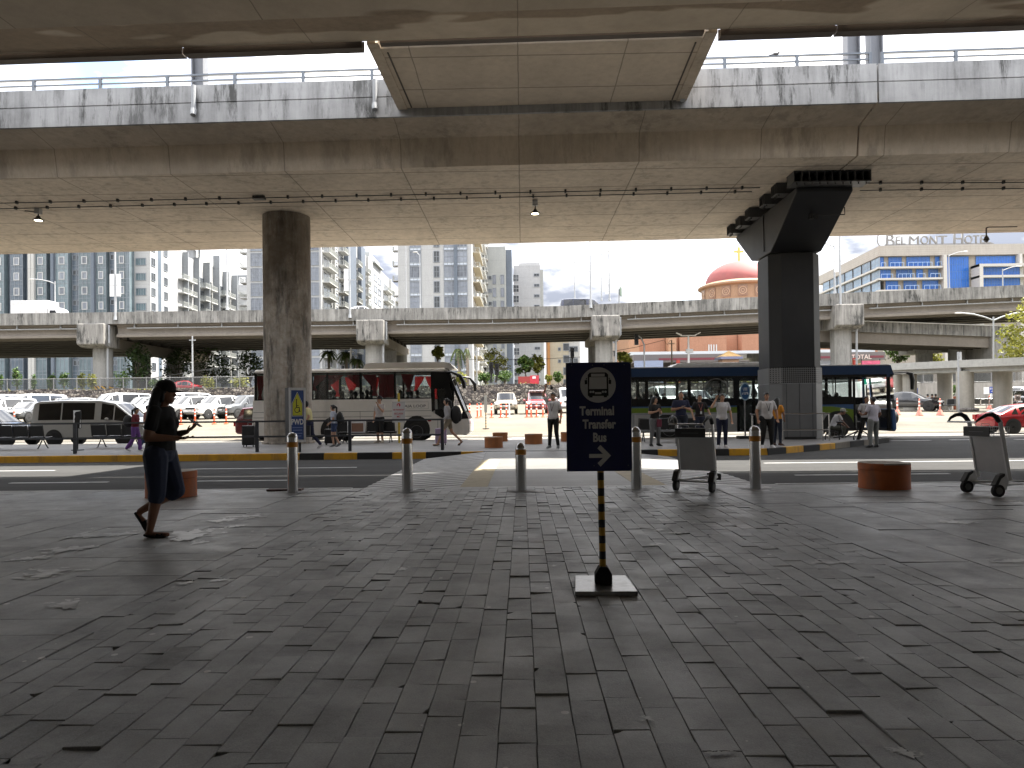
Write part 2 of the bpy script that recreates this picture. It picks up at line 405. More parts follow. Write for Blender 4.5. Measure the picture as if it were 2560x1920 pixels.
    if L['cap']:
        cb = MB(); cr = []
        for z, f in ((-.005,1.06),(.04,1.07),(.075,.98),(.105,.78),(.122,.45),(.127,.1)):
            cr.append([S(H(.083*f*math.cos(2*PI*i/16), -.008+.104*f*math.sin(2*PI*i/16), .035+z)) for i in range(16)])
        cb.loft(cr); cb.ell(S(H(0,-.008,.165)), (.012*k,.012*k,.008*k), 8, 5)
        br = []
        for t in (-1,-.6,-.2,.2,.6,1):
            x = .078*t; y0 = .104*math.sqrt(max(0,1-(t*.93)**2))*.98; y1 = y0 + .085*math.sqrt(max(.02,1-t*t*.9))
            br.append([S(H(x,y0-.01,.043)), S(H(x,y1,.03-.008*abs(t))), S(H(x,y1,.022-.008*abs(t))), S(H(x,y0-.01,.031))])
        cb.loft(br)
        cb.build('cap', cloth(*L['cap']), root, True, ang=50)
    if L.get('lanyard'):
        lb = MB(); 
        for s in (-1,1): lb.tube([S(T(1.45,.0,s*.07)), S(T(1.36,.125*b,s*.06)), S(T(1.2,.142*(.4+.6*b)+.02,s*.012)), S(T(1.13,.142*(.4+.6*b)+.03,0))], .007*k, 5)
        lo = lb.build('lanyard', cloth(*L['lanyard']), root)
        MB().obox(S(T(1.08,.15*(.4+.6*b)+.03,0)), (.06*k,.006*k,.09*k)).build('badge', gwhite, lo)
    return root
# ---------------------------------------------------------------- ground
PROF = [(-60,-.16),(24,-.16),(31,-.09),(37,-.09),(40,.12),(47,.82),(60,1.1),(68,1.28),(75,2.05),(75.3,3.6),(110,4.2),(900,6)]
def terr(y):
    for (a,za),(b,zb) in zip(PROF, PROF[1:]):
        if a <= y <= b: return za + (zb-za)*(y-a)/(b-a)
    return PROF[0][1]
def gmat(name, base, spec=.25, rough=.85, sc=1., spots=.3, patch=None):
    t = NT(name); p = t.pos()
    n1 = t.noise(p, .35*sc, 5, .6); n2 = t.noise(p, 6*sc, 6, .7); n3 = t.noise(p, 90*sc, 2, .6); tr = t.noise(t.scale(p,(.12,1.5,1)), 1.2, 4, .6)
    k = t.math('ADD', t.math('MULTIPLY', n1, .5), t.math('ADD', t.math('MULTIPLY', n2, .3), t.math('ADD', t.math('MULTIPLY', n3, .35), t.math('MULTIPLY', tr, .45))))
    g = t.n('MapRange', {0:k, 1:.5, 2:1.1, 3:1-spots*1.3, 4:1+spots*1.3}).outputs[0]
    col = c4(base)
    if patch: col = t.mix(t.n('MapRange', {0:t.noise(p,.16,2),1:.5,2:.54}).outputs[0], col, c4(patch))
    col = t.mix(1., col, t.n('CombineColor', {0:g,1:g,2:g}).outputs[0], 'MULTIPLY')
    return t.done(bsdf(t, col, rough, 0, n3, .3, .01, **{'Specular IOR Level':spec}))
asphalt = gmat('road_asphalt', (.062,.062,.062), .12, .85)
laneconc = gmat('worn_concrete_road', (.16,.152,.137), .25, .85)
lotmat = gmat('parking_lot_asphalt', (.13,.12,.10), .2, .9, patch=(.16,.138,.105))
islmat = gmat('island_concrete', (.21,.205,.2), .4, .6)
crossmat = gmat('crossing_concrete', (.19,.186,.178), .4, .5)
groundm = gmat('bare_ground', (.16,.15,.11), .1, .95)
linepaint = plain('road_line_paint', .62, .6, var=.25, sc=5, dirt=.45)

def sheet(name, x0, x1, ys, zf, mat, nx=1):
    b = MB()
    for i in range(len(ys)-1):
        for k in range(nx):
            a = x0+(x1-x0)*k/nx; c = x0+(x1-x0)*(k+1)/nx
            b.quad((a,ys[i],zf(ys[i])),(c,ys[i],zf(ys[i])),(c,ys[i+1],zf(ys[i+1])),(a,ys[i+1],zf(ys[i+1])))
    return struct(b.build(name, mat))
sheet('ground', -700, 700, [p[0] for p in PROF], terr, groundm)
roadz = lambda y: -.10 if y <= 24 else (-.10 + .05*min(1,(y-24)/7))
sheet('road', -75, 75, [12.44,24,31.0], roadz, asphalt)
sheet('bus_lane', -75, 75, [31.0,37.3], lambda y: -.05, laneconc)
sheet('parking_lot', -90, 60, [37.3,40,47,60,68,74.9], lambda y: terr(y)+.04, lotmat)
# lane lines
b = MB()
def dash(x0, x1, y, w=.12, z=None): b.box(x0, x1, y-w/2, y+w/2, (roadz(y) if z is None else z)+.001, (roadz(y) if z is None else z)+.005)
for x0, x1 in ((-30,-12.2),(-9.3,-4.3),(6.2,30)): dash(x0, x1, 18.4)
for x0, x1 in ((-10.9,-8.8),(-6.9,-4.9),(5.7,8.9),(11,14),(-16,-13)): dash(x0, x1, 15.0)
for x0, x1, y in ((-22,-12,39.5),(-12,60,38.2),(6,50,33.6)): dash(x0, x1, y, .14, (terr(y)+.04) if y > 37.3 else -.05)
for i in range(7): dash(-2.2+i*.28, -.2+i*.3, 34.2+i*.42, .16, -.05)
for i in range(5): dash(10+i*2.5, 11.6+i*2.5, 29.2+.2*(i%2), .2)
struct(b.build('road_marking', linepaint))
# parking bay lines on the rising lot
b = MB()
for x in [-44+2.7*i for i in range(15)]+[-1.5,1.2,4,6.8]:
    for ya, yb in ((52,55),(55,58)): b.quad((x-.07,ya,terr(ya)+.046),(x+.07,ya,terr(ya)+.046),(x+.07,yb,terr(yb)+.046),(x-.07,yb,terr(yb)+.046))
struct(b.build('parking_bay_marking', linepaint))

# raised crossing with ribbed, white striped flanks
def cz(y): return -.012 + .105*max(0,min(1,(y-19.5)/2.0))
b = MB()
ys = [12.42,19.5,21.6]
for ya, yb in zip(ys, ys[1:]):
    b.quad((-1.1,ya,cz(ya)),(2.5,ya,cz(ya)),(2.5,yb,cz(yb)),(-1.1,yb,cz(yb)))
struct(b.build('crossing', crossmat))
b = MB(); st = MB()
for s, xa, xb in ((-1,-1.1,-2.95),(1,2.5,4.35)):
    n = 23
    for i in range(n):
        y0 = 12.42+(21.6-12.42)*i/n; y1 = 12.42+(21.6-12.42)*(i+1)/n
        q = [(xa,y0,cz(y0)),(xb,y0,-.095),(xb,y1,-.095),(xa,y1,cz(y1))]
        b.quad(*(q if s<0 else q[::-1])[::-1])
        ym = (y0+y1)/2; w = .075
        # white stripe lying on the flank, kept well inside the grey strips
        q = [(xa-.0*s, ym-w, cz(ym-w)+.006),(xb, ym-w-.25, -.089),(xb, ym+w-.25, -.089),(xa, ym+w, cz(ym+w)+.006)]
        st.quad(*(q if s<0 else q[::-1])[::-1])
struct(b.build('crossing_ramp', crossmat)); struct(st.build('ramp_stripe_marking', linepaint))
b = MB()
for x0, x1 in ((-1.1,-.62),(1.98,2.5)):
    b.box(x0, x1, 12.44, 19.4, -.011, -.006)
struct(b.build('tactile_strip', plain('tan_tactile_paving', (.42,.36,.25), .75, var=.2, dirt=.3)))
# gutter and painted edge of the terminal pavement
b = MB(); b.box(-40,-2.97,12.44,13.05,-.099,-.085); b.box(4.37,40,12.44,12.75,-.099,-.085); struct(b.build('gutter', crossmat))
b = MB(); b.box(-40,-2.97,12.3,12.43,-.12,.004); b.box(-2.95,4.35,12.3,12.415,-.12,-.006); b.box(4.37,40,12.3,12.43,-.12,.004); struct(b.build('kerb', plain('white_kerb_paint', .5, .6, var=.3, dirt=.6)))

# pavement of concrete pavers laid in running columns
def pavermat(name, base, var, rough):
    t = NT(name); p = t.pos(); ri = t.n('NewGeometry').outputs['Random Per Island']
    n1 = t.noise(p, .5, 4, .6); n2 = t.noise(p, 7., 7, .75); n3 = t.noise(p, 150., 2, .7); n4 = t.noise(p, 2.2, 5, .65)
    k = t.math('ADD', t.math('MULTIPLY', t.math('SUBTRACT', ri, .5), var), t.math('ADD', t.math('MULTIPLY', t.math('SUBTRACT', n1, .5), .9), t.math('ADD', t.math('MULTIPLY', t.math('SUBTRACT', n2, .5), 1.0), t.math('MULTIPLY', t.math('SUBTRACT', n3, .5), .9))))
    g = t.math('ADD', k, 1.); 
    col = t.mix(1., c4(base), t.n('CombineColor', {0:g,1:g,2:g}).outputs[0], 'MULTIPLY')
    col = t.mix(t.n('MapRange', {0:n4,1:.56,2:.74,4:.35}).outputs[0], col, c4((.10,.098,.092)))
    sp = t.n('TexVoronoi', {'Vector':p, 'Scale':5.}, feature='F1')                       # old chewing gum and paint drops
    m = t.math('MULTIPLY', t.math('LESS_THAN', sp.outputs[0], t.math('MULTIPLY', t.n('SeparateColor', {0:sp.outputs[1]}).outputs[0], .11)), t.math('GREATER_THAN', n1, .44))
    col = t.mix(t.math('MULTIPLY', m, .85), col, c4((.62,.61,.59)))
    w = t.noise(p, 1.1, 8, .72)
    col = t.mix(t.n('MapRange', {0:w,1:.57,2:.70,4:.6}).outputs[0], col, c4((.46,.455,.445)))  # lime bloom
    rr = t.n('MapRange', {0:n4, 1:.35, 2:.65, 3:rough-.1, 4:rough+.12}).outputs[0]
    return t.done(bsdf(t, col, rr, 0, t.math('ADD', n3, n2), .35, .004, **{'Specular IOR Level':.5}))
pmat = pavermat('concrete_paver', (.268,.272,.274), .34, .44); smat = pavermat('concrete_slab', (.252,.255,.256), .3, .42)
rp = random.Random(5)
def pave(b, x0, x1, y0, y1, w, l, gap, jit, stag, chip=0.):
    n = round((x1-x0)/w); w = (x1-x0)/n
    for i in range(n):
        y = y0 - rp.random()*l if stag else y0
        drift = 0
        while y < y1:
            ll = l*(1 if rp.random() < .88 else .55); ya = max(y0, y); yb = min(y1, y+ll); y += ll
            if yb-ya < .05: continue
            xa = x0+i*w+gap/2; xb = x0+(i+1)*w-gap/2; ya += gap/2; yb -= gap/2
            dz = rp.gauss(0,jit) - jit; tx = rp.gauss(0,jit*.5); ty = rp.gauss(0,jit*.9)
            e = [rp.uniform(-.0016,.0016) for _ in range(4)]
            pts = [(xa+e[0],ya+e[1]),(xb+e[2],ya+e[3]),(xb+e[1],yb+e[2]),(xa+e[3],yb+e[0])]
            if rp.random() < chip:                                    # a corner knocked off
                c = rp.randrange(4); px, py = pts[c]; sx = 1 if c in (0,3) else -1; sy = 1 if c in (0,1) else -1
                a = rp.uniform(.02,.055); q = rp.uniform(.02,.07)
                new = [(px, py+sy*q),(px+sx*a*.55,py+sy*q*.6),(px+sx*a,py)]
                if c in (1,3): new = new[::-1]
                pts = pts[:c]+new+pts[c+1:]
            cx = (xa+xb)/2; cy = (ya+yb)/2; ch = .0026; m = len(pts)
            zt = lambda px,py: dz + tx*(px-cx)/w*2 + ty*(py-cy)/l*2
            o = [(px,py,-.05) for px,py in pts]; o2 = [(px,py,zt(px,py)-ch) for px,py in pts]
            o3 = [(px+(ch if px<cx else -ch),py+(ch if py<cy else -ch),zt(px,py)) for px,py in pts]
            fs = [(k,(k+1)%m,m+(k+1)%m,m+k) for k in range(m)]+[(m+k,m+(k+1)%m,2*m+(k+1)%m,2*m+k) for k in range(m)]+[tuple(range(2*m,3*m))]
            b.add(o+o2+o3, fs)
b = MB(); pave(b, -2.75, 3.15, .3, 12.29, .155, .33, .003, .0022, True, .1); struct(b.build('pavement', pmat))
b = MB()
pave(b, -22, -3.65, .3, 9.8, .61, .91, .006, .0018, True); pave(b, -3.65, -2.76, .3, 12.29, .89, .6, .006, .0016, False)
pave(b, 3.16, 20, .3, 9.8, .61, .9, .006, .0018, True)
pave(b, -22, -3.66, 9.81, 12.29, 1.2, 1.24, .006, .0015, False); pave(b, 3.16, 20, 9.81, 12.29, 1.2, 1.24, .006, .0015, False)
struct(b.build('pavement_slab', smat))
b = MB(); b.box(-60,60,-40,12.28,-.3,-.016); struct(b.build('pavement_bed', plain('dark_sand', (.05,.047,.042), .9)))
b = MB(); b.box(-60,-22,-40,12.29,-.031,-.002); b.box(20,60,-40,12.29,-.031,-.002); b.box(-22,20,-40,.3,-.031,-.002); struct(b.build('pavement_apron', smat))
# pale patches and lime stains with ragged outlines
b = MB()
def blot(cx, cy, rx, ry, z=.004, n=26, rag=.35):
    ph = [rp.uniform(0,6.28) for _ in range(4)]; pts = []
    for i in range(n):
        t = 2*PI*i/n; f = 1+rag*(.5*math.sin(2*t+ph[0])+.35*math.sin(5*t+ph[1])+.3*math.sin(9*t+ph[2]))+rp.uniform(-.1,.1)
        pts.append((cx+rx*f*math.cos(t), cy+ry*f*math.sin(t), z))
    b.add(pts, [tuple(range(n))])
def patch(cx, cy, rx, ry, z):
    blot(cx, cy, rx*.62, ry*.62, z, 40, .75)
    for i in range(9): a = rp.uniform(0,6.28); q = rp.uniform(.55,1.25); blot(cx+rx*q*math.cos(a), cy+ry*q*math.sin(a), rx*rp.uniform(.05,.26), ry*rp.uniform(.05,.2), z+.0002*i, 18, .8)
for u, v, ru, rv in ((470,1336,75,14),(300,1335,50,7),(225,1337,60,8),(500,1356,28,5),(560,1300,40,7),(590,1315,22,4),(620,1290,40,5),(180,1372,58,11),(120,1432,70,12),(170,1511,50,11),(80,1395,40,8),(1005,1422,22,4),(465,1457,22,5),(550,1450,26,5)):
    p = gnd(u,v,.004); d = p.y; patch(p.x, p.y, ru*d/F, rv*d*d/(F*1.3), .004+.0004*rp.random())
struct(b.build('pale_patch', plain('pale_patch_white', (.56,.56,.56), .35, var=.4, sc=9, dirt=.6)), 'stuff')
b = MB()
for u, v, ru, rv in ((2390,1305,40,8),(2540,1402,55,7),(2090,1405,70,6),(2230,1376,18,3),(1690,1332,20,3),(1650,1324,22,3),(1640,1360,24,4),(1660,1300,18,3),(1385,1414,10,2),(1900,1222,60,6),(1600,1225,50,4),(2150,1645,16,4),(2260,1880,35,14),(1620,1795,18,6),(1800,1882,40,8)):
    p = gnd(u,v,.004); d = p.y; patch(p.x, p.y, ru*d/F, rv*d*d/(F*1.3), .004+.0004*rp.random())
struct(b.build('lime_stain', plain('pale_lime', (.50,.50,.49), .4, var=.45, sc=9, dirt=.6)), 'stuff')

# ---------------------------------------------------------------- traffic island with painted kerb
KY = 21.6
b = MB()
b.prism([(-60,KY+.16),(AX(1918,KY)-.08,KY+.16),(10.58,24.6),(14.23,28.13),(14.45,30.95),(-60,30.95)], 'z', -.09, .096)
struct(b.build('traffic_island', islmat))
sf = MB(); yk = MB(); kk = MB()
def kerbseg(x0, x1, mb, top0=.1, top1=.1):
    mb.add([(x0,KY,-.105),(x1,KY,-.105),(x1,KY+.03,top1),(x0,KY+.03,top0),(x0,KY+.165,top0+.001),(x1,KY+.165,top1+.001),(x1,KY+.165,-.105),(x0,KY+.165,-.105)],
        [(0,1,2,3),(3,2,5,4),(4,5,6,7),(1,6,5,2),(0,3,4,7)])
edges = [AX(u,KY) for u in (747,808,891,979,1063,1151,1207)]
x = -52.; i = 0
while x < edges[0]-.01:
    x2 = min(x+1.2, edges[0]); kerbseg(x, x2-.006, yk); x = x2
cols = [kk,yk,kk,yk,kk,yk]
for i in range(6):
    t0 = .1 if i < 4 else .1-.1*(i-4)/2; t1 = .1 if i < 3 else .1-.1*(i-3)/3
    kerbseg(edges[i], edges[i+1]-.006, cols[i], .1-.0*i if i<4 else .1, .1)
# the right hand stretch, corner and slanting end
re = [AX(u,KY) for u in (1574,1607,1644,1692,1737,1789,1822,1918)]
cols = [kk,kk,yk,kk,yk,kk,yk]
for i in range(7): kerbseg(re[i], re[i+1]-.006, cols[i])
def slant(p, q, n, seq, h=.1, z0=-.105):
    p = Vector((*p,0)); q = Vector((*q,0)); d = (q-p)/n; nrm = Vector((-d.y,d.x,0)).normalized()*.16
    for i in range(n):
        a = p+d*i; c = p+d*(i+.99); seq[i%len(seq)].add([(a.x,a.y,z0),(c.x,c.y,z0),(c.x,c.y,h),(a.x,a.y,h),(a.x+nrm.x,a.y+nrm.y,h),(c.x+nrm.x,c.y+nrm.y,h),(c.x+nrm.x,c.y+nrm.y,z0),(a.x+nrm.x,a.y+nrm.y,z0)],
            [(0,1,2,3),(3,2,5,4),(4,5,6,7),(1,6,5,2),(0,3,4,7)])
slant((re[7],KY), (10.7,24.5), 4, [kk,yk])
gk = MB(); slant((10.7,24.5), (14.35,28.05), 4, [gk,kk], .11); slant((14.35,28.05), (14.6,31), 2, [gk], .11)
kerbmat = [plain('kerb_yellow_paint', (.60,.31,.012), .6, dirt=.6, var=.22, sc=4), plain('kerb_black_paint', .014, .75, dirt=.12, var=.3, sc=4), plain('bare_kerb_stone', (.2,.18,.15), .8, dirt=.6, var=.3)]
ob = MB(); 
for mi, mbx in enumerate((yk,kk,gk)): ob.add(mbx.v, mbx.f, mi)
struct(ob.build('island_kerb', kerbmat, bevel=.012))
# ---------------------------------------------------------------- people of the picture
IZ = .098
def foot(u, v, z=IZ): p = gnd(u,v,z); return (p.x,p.y,z)
TOCAM = PI; RIGHT = -PI/2; LEFT = PI/2; AWAY = 0
wht = ('white',(.52,.51,.52)); blk = ('black',(.010,.010,.011)); nav = ('navy',(.012,.016,.045)); den = ('denim',(.03,.05,.12)); gry = ('grey',(.14,.145,.15)); kha = ('khaki',(.26,.22,.16))
# the woman walking past in the foreground
wp = gnd(398,1340,0)
W = person('woman in black cap and denim shorts striding past with a phone', (wp.x,wp.y,0), RIGHT+R(4), 1.63,
  dict(skin='brown', shirt=('black_tee',(.007,.007,.0075)), legs=('dark_denim',(.022,.03,.06)), length='knee', hair='verylong', hairc=.004, shoe=('black',.01), footwear='sandal', cap=('black',.01), female=True, build=1.32, hem=.92),
  dict(lean=.02, pelvis=(0,.02,.945), rk=(.09,.02,.50), ra=(.09,-.06,.085), rt=(.10,.13,.03), lk=(-.11,.15,.50), la=(-.10,-.25,.27), lt=(-.10,-.14,.09),
       re=(.24,-.01,1.12), rw=(.10,.25,1.10), rh=(-.05,1,.02), le=(-.25,.05,1.12), lw=(-.06,.29,1.17), lh=(.1,.8,.55), rc=.25, lc=.5, yaw=0., headf=.03), vox=.0085)
b = MB(); b.box(-.035,.035,-.004,.004,-.075,.075); k_ = 1.63/1.7
ph = b.build('phone', black, None, bevel=.003); tag(ph, 'dark mobile phone held up by the walking woman', 'phone'); ph.rotation_euler = (R(55),0,RIGHT)
mw = Matrix.Translation((wp.x,wp.y,0)) @ Matrix.Rotation(RIGHT+R(4),4,'Z'); ph.location = mw @ (Vector((-.02,.40,1.27))*k_)
b = MB()
for i, (x, w) in enumerate(((-.08,.03),(-.04,.025),(0,.03),(.04,.02),(.085,.035))): b.box(x-w/2,x+w/2,.168,.172,1.27-.01*(i%2),1.31)
b.v = [(x*k_,(y+.0)*k_,z*k_) for x,y,z in b.v]; b.build('shirt_print', P('print_white', .3, .7), W)
# island, left
L_ = foot(338,1128); person('girl in dark red jacket and purple trousers walking right', (L_[0],L_[1],IZ), RIGHT, 1.48, dict(skin='light', shirt=('dark_red',(.12,.012,.02)), sleeve='long', legs=('purple',(.13,.05,.22)), hair='tail', female=True, flare=.075, shoe=wht),
  dict(lk=(-.09,.12,.5), la=(-.1,.14,.09), rk=(.09,-.02,.49), ra=(.1,-.26,.13), rt=(.1,-.1,.05), le=(-.2,.02,1.13), lw=(-.1,.2,1.08), re=(.2,.02,1.13), rw=(.08,.2,1.08), lean=.03))
b = MB(); b.ell((0,0,0),(.16,.12,.22)); bp = b.build('backpack', P('bag_black', .012, .7), None, True, (L_[0]-.24,L_[1],IZ+1.02)); tag(bp, 'black backpack worn by the girl in the red jacket', 'backpack')
L_ = foot(356,1122); person('child in striped shirt walking beside the girl in red', (L_[0],L_[1]+.4,IZ), RIGHT, 1.58, dict(shirt=('stripe',(.28,.13,.11)), legs=den, shoe=wht), dict(lk=(-.09,.12,.5), la=(-.1,.1,.09), rk=(.09,-.03,.49), ra=(.1,-.24,.12), rt=(.1,-.1,.05)))
L_ = foot(775,1121); person('person in pale yellow top and dark jeans walking left, head bowed', (L_[0],L_[1],IZ), LEFT, 1.66, dict(skin='light', shirt=('pale_yellow',(.52,.47,.24)), legs=('indigo',(.014,.016,.05)), hair='mid', shoe=wht, female=True, build=1.05),
  dict(lean=.08, nod=-.5, headf=.05, lk=(-.09,.28,.52), la=(-.1,.52,.10), lt=(-.1,.68,.09), rk=(.09,-.06,.5), ra=(.1,-.36,.13), rt=(.1,-.22,.04), le=(-.2,-.03,1.13), lw=(-.17,.12,.93), re=(.2,.08,1.13), rw=(.17,.2,.93)))
L2 = L_; b = MB(); b.box(-.22,.22,-.08,.08,0,.34); b.tube([(-.1,0,.34),(-.08,0,.5),(.08,0,.5),(.1,0,.34)],.012,6); bp = b.build('shopping_bag', P('bag_black', .01), None, loc=(L2[0]-.12,L2[1]-.28,IZ+.46), bevel=.02); tag(bp, 'black bag carried by the person in pale yellow', 'bag')
L_ = foot(836,1117); person('girl in white top and denim shorts with a backpack, walking left', (L_[0],L_[1],IZ), LEFT, 1.52, dict(skin='light', shirt=('pale_blue',(.44,.48,.58)), legs=den, length='shorts', hair='tail', hairc=.012, female=True, shoe=gry),
  dict(lk=(-.09,.06,.5), la=(-.1,.0,.09), rk=(.09,.02,.5), ra=(.1,-.18,.12), rt=(.1,-.03,.04), le=(-.2,-.02,1.13), lw=(-.2,.14,.95), re=(.2,.05,1.13), rw=(.17,.22,.98), lean=.03))
b = MB(); b.ell((0,0,0),(.13,.15,.23)); b.ell((.08,0,-.05),(.08,.11,.13)); bp = b.build('backpack', P('bag_black', .01), None, True, (L_[0]+.21,L_[1],IZ+1.04)); tag(bp, 'small black backpack on the girl in denim shorts', 'backpack')
L_ = foot(950,1107); person('tall man in white tee, black shorts and dark cap drinking by the coach', (L_[0],L_[1],IZ), LEFT+R(55), 1.86, dict(skin='light', shirt=('off_white',(.42,.385,.37)), legs=('black_shorts',.01), length='knee', cap=('dark_cap',(.02,.012,.015)), shoe=('beige',(.34,.3,.25)), build=1.12),
  dict(le=(-.27,.1,1.16), lw=(-.2,.27,1.36), lh=(.2,.3,1), re=(.27,-.02,1.13), rw=(.25,.05,.9), nod=-.15))
L_ = foot(1122,1114); person('woman in grey top and khaki shorts striding left with luggage', (L_[0],L_[1],IZ), LEFT, 1.70, dict(skin='light', shirt=('light_grey',(.36,.36,.37)), sleeve='long', legs=kha, length='shorts', hair='tail', female=True, shoe=('taupe',(.12,.1,.08)), footwear='sandal'),
  dict(lean=.05, lk=(-.09,.22,.51), la=(-.1,.38,.10), rk=(.09,-.1,.5), ra=(.1,-.44,.16), rt=(.1,-.34,.04), le=(-.22,-.02,1.13), lw=(-.2,.16,.95), re=(.22,-.02,1.13), rw=(.2,.14,.93)))
b = MB(); b.ell((0,0,0),(.2,.19,.34)); b.ell((.12,0,-.06),(.1,.14,.2)); bp = b.build('backpack', P('bag_black', .01), None, True, (L_[0]+.27,L_[1],IZ+1.12)); tag(bp, 'large black backpack on the woman striding left', 'backpack')
# crossing
L_ = foot(1384,1120); person('man in white shirt and lanyard raising one arm left of the sign', (L_[0],L_[1],IZ), TOCAM-R(18), 1.80, dict(shirt=wht, legs=('black_trousers',.010), lanyard=('lanyard_dark',(.06,.02,.03)), shoe=gry, build=1.02, hem=.86),
  dict(re=(.30,.02,1.64), rw=(.22,.04,1.86), rh=(-.2,.1,1), rc=.9, le=(-.26,0,1.12), lw=(-.26,.1,.88), la=(-.14,-.02,.085), ra=(.12,.03,.085)))
b = MB(); b.box(-.04,.04,-.012,.012,-.05,.05); b.cyl((0,-.05,0),(0,.05,0),.025); p = at(1379,970,L_[1]-.1); tag(b.build('radio', black, None, loc=p), 'small black radio held up by the man in the white shirt', 'radio')
# island, right
L_ = foot(1638,1115); person('woman in black top and grey leggings looking right, hands clasped', (L_[0],L_[1],IZ), TOCAM+R(25), 1.64, dict(skin='light', shirt=blk, legs=gry, hair='long', female=True, build=1.16, shoe=('black_flat',.01)),
  dict(yaw=R(35), le=(-.24,.03,1.14), lw=(-.06,.22,1.22), lh=(1,.2,.4), re=(.24,.03,1.14), rw=(.06,.22,1.2), rh=(-1,.2,.4), lc=.8, rc=.8, la=(-.15,-.02,.085), ra=(.16,-.02,.085), lk=(-.13,.02,.49), rk=(.13,.02,.49)))
p = at(1648,1057,L_[1]-.18); b = MB(); b.box(-.08,.08,-.03,.03,-.14,.12); bp = b.build('handbag', P('bag_maroon', (.13,.02,.04), .6), None, loc=p, bevel=.02); tag(bp, 'maroon handbag at the hip of the woman in black and grey', 'bag')
Y_ = 23.9; person('man in navy tee looking down at a phone behind the trolley', (AX(1702,Y_),Y_,IZ), TOCAM, 1.80, dict(shirt=nav, legs=('dark_jeans',(.016,.02,.035)), build=1.2, shoe=('black_shoe',.012)),
  dict(nod=-.45, headf=.04, le=(-.27,.02,1.13), lw=(-.07,.26,1.19), lh=(1,.35,.15), re=(.27,.02,1.13), rw=(.07,.26,1.19), rh=(-1,.35,.15), lc=.6, rc=.6))
b = MB(); b.box(-.04,.04,-.006,.006,-.075,.075); p = Vector((AX(1702,Y_),Y_-.35,IZ+1.30)); o = b.build('phone', P('phone_pale', (.2,.2,.2), .4), None, loc=p); o.rotation_euler = (R(60),0,R(90)); tag(o, 'phone held by the man in the navy tee', 'phone')
Y_ = 24.9; person('woman in black flowered top with red lanyard between two men', (AX(1749,Y_),Y_,IZ), TOCAM, 1.72, dict(skin='light', shirt=('black_print',(.012,.011,.012)), legs=('jeans_dark',(.02,.026,.05)), hair='mid', hairc=.03, female=True, lanyard=('lanyard_pink',(.35,.12,.1)), shoe=('black_shoe',.012)),
  dict(re=(.27,-.02,1.14), rw=(.25,.1,.94), le=(-.3,-.01,1.14), lw=(-.34,.12,.96)))
L_ = foot(1806,1119); M11 = person('man in white patterned shirt holding a hand to his ear', (L_[0],L_[1],IZ), TOCAM, 1.68, dict(skin='light', shirt=('white_print',(.46,.45,.46)), legs=nav, shoe=wht, build=1.04, hem=.87),
  dict(re=(.34,.05,1.28), rw=(.20,.08,1.53), rh=(-.4,.1,1), rc=.9, le=(-.27,-.02,1.12), lw=(-.29,.05,.88), headx=-.01, la=(-.11,-.02,.085), ra=(.12,-.02,.085)))
b = MB(); b.box(-.012,.012,-.03,.03,-.06,.06); p = Vector((L_[0]-.12,L_[1]-.05,IZ+1.55)); tag(b.build('phone', black, None, loc=p), 'black phone at the ear of the man in the patterned shirt', 'phone')
L_ = foot(1918,1119); person('stout man in white polo and dark lanyard standing at the kerb edge', (L_[0],L_[1],IZ), TOCAM, 1.70, dict(shirt=('white_polo',(.47,.45,.45)), legs=('black_trousers',.01), shoe=wht, build=1.27, hem=.86, lanyard=('lanyard_black',(.02,.02,.025))),
  dict(le=(-.30,-.02,1.12), lw=(-.30,.10,.89), re=(.30,-.02,1.12), rw=(.30,.08,.88), lk=(-.12,.02,.49), rk=(.12,.02,.49), la=(-.15,-.02,.085), ra=(.15,-.02,.085)))
L_ = foot(1947,1114); person('woman in orange tee and dark jeans standing behind the stout man', (L_[0],L_[1]+.1,IZ), RIGHT+R(40), 1.55, dict(shirt=('orange_tee',(.55,.22,.02)), legs=('dark_denim2',(.015,.02,.035)), hair='long', female=True, shoe=('brown',(.06,.03,.02)), build=1.02), dict(re=(.22,.05,1.13), rw=(.16,.18,.95)))
# right end
p = gnd(2098,1101,.0); person('seated man in white tee and pale cap leaning forward at the rail end', (AX(2086,p.y+.2),p.y+.2,-.03), RIGHT, 1.66, dict(skin='brown', shirt=wht, legs=('olive',(.06,.06,.045)), cap=('pale_cap',(.4,.4,.37)), shoe=gry, build=1.08, hem=.86),
  dict(pelvis=(0,-.12,.58), lean=.26, lk=(-.13,.32,.55), la=(-.12,.20,.085), rk=(.13,.34,.54), ra=(.12,.24,.085), le=(-.24,.22,.80), lw=(-.10,.44,.62), re=(.24,.22,.80), rw=(.10,.46,.62), headf=.12, headz=-.04))
r = thing('stool', 'low stool under the seated man at the rail end', 'stool', (AX(2086,p.y+.2)-.1,p.y+.2,-.08)); b = MB(); b.box(-.18,.18,-.2,.2,.40,.45); b.build('seat', dark, r); 
for x in (-.15,.15):
    for y in (-.16,.16): b = MB(); b.cyl((x,y,0),(x,y,.4),.015,None,8); b.build('leg', galv, r)
z_ = roadz(27); p = gnd(2152,1111,z_); person('man in white tee with dark lanyard straddling a folding bike', (AX(2165,p.y),p.y,z_), TOCAM-R(12), 1.80, dict(shirt=wht, legs=('black_trousers',.01), lanyard=('lanyard_navy',(.03,.03,.06)), shoe=wht),
  dict(le=(-.25,.04,1.13), lw=(-.12,.28,1.1), re=(.27,.05,1.13), rw=(.22,.3,1.08), rk=(.2,.1,.5), ra=(.3,-.02,.085), nod=-.3, yaw=R(20), lean=.06))
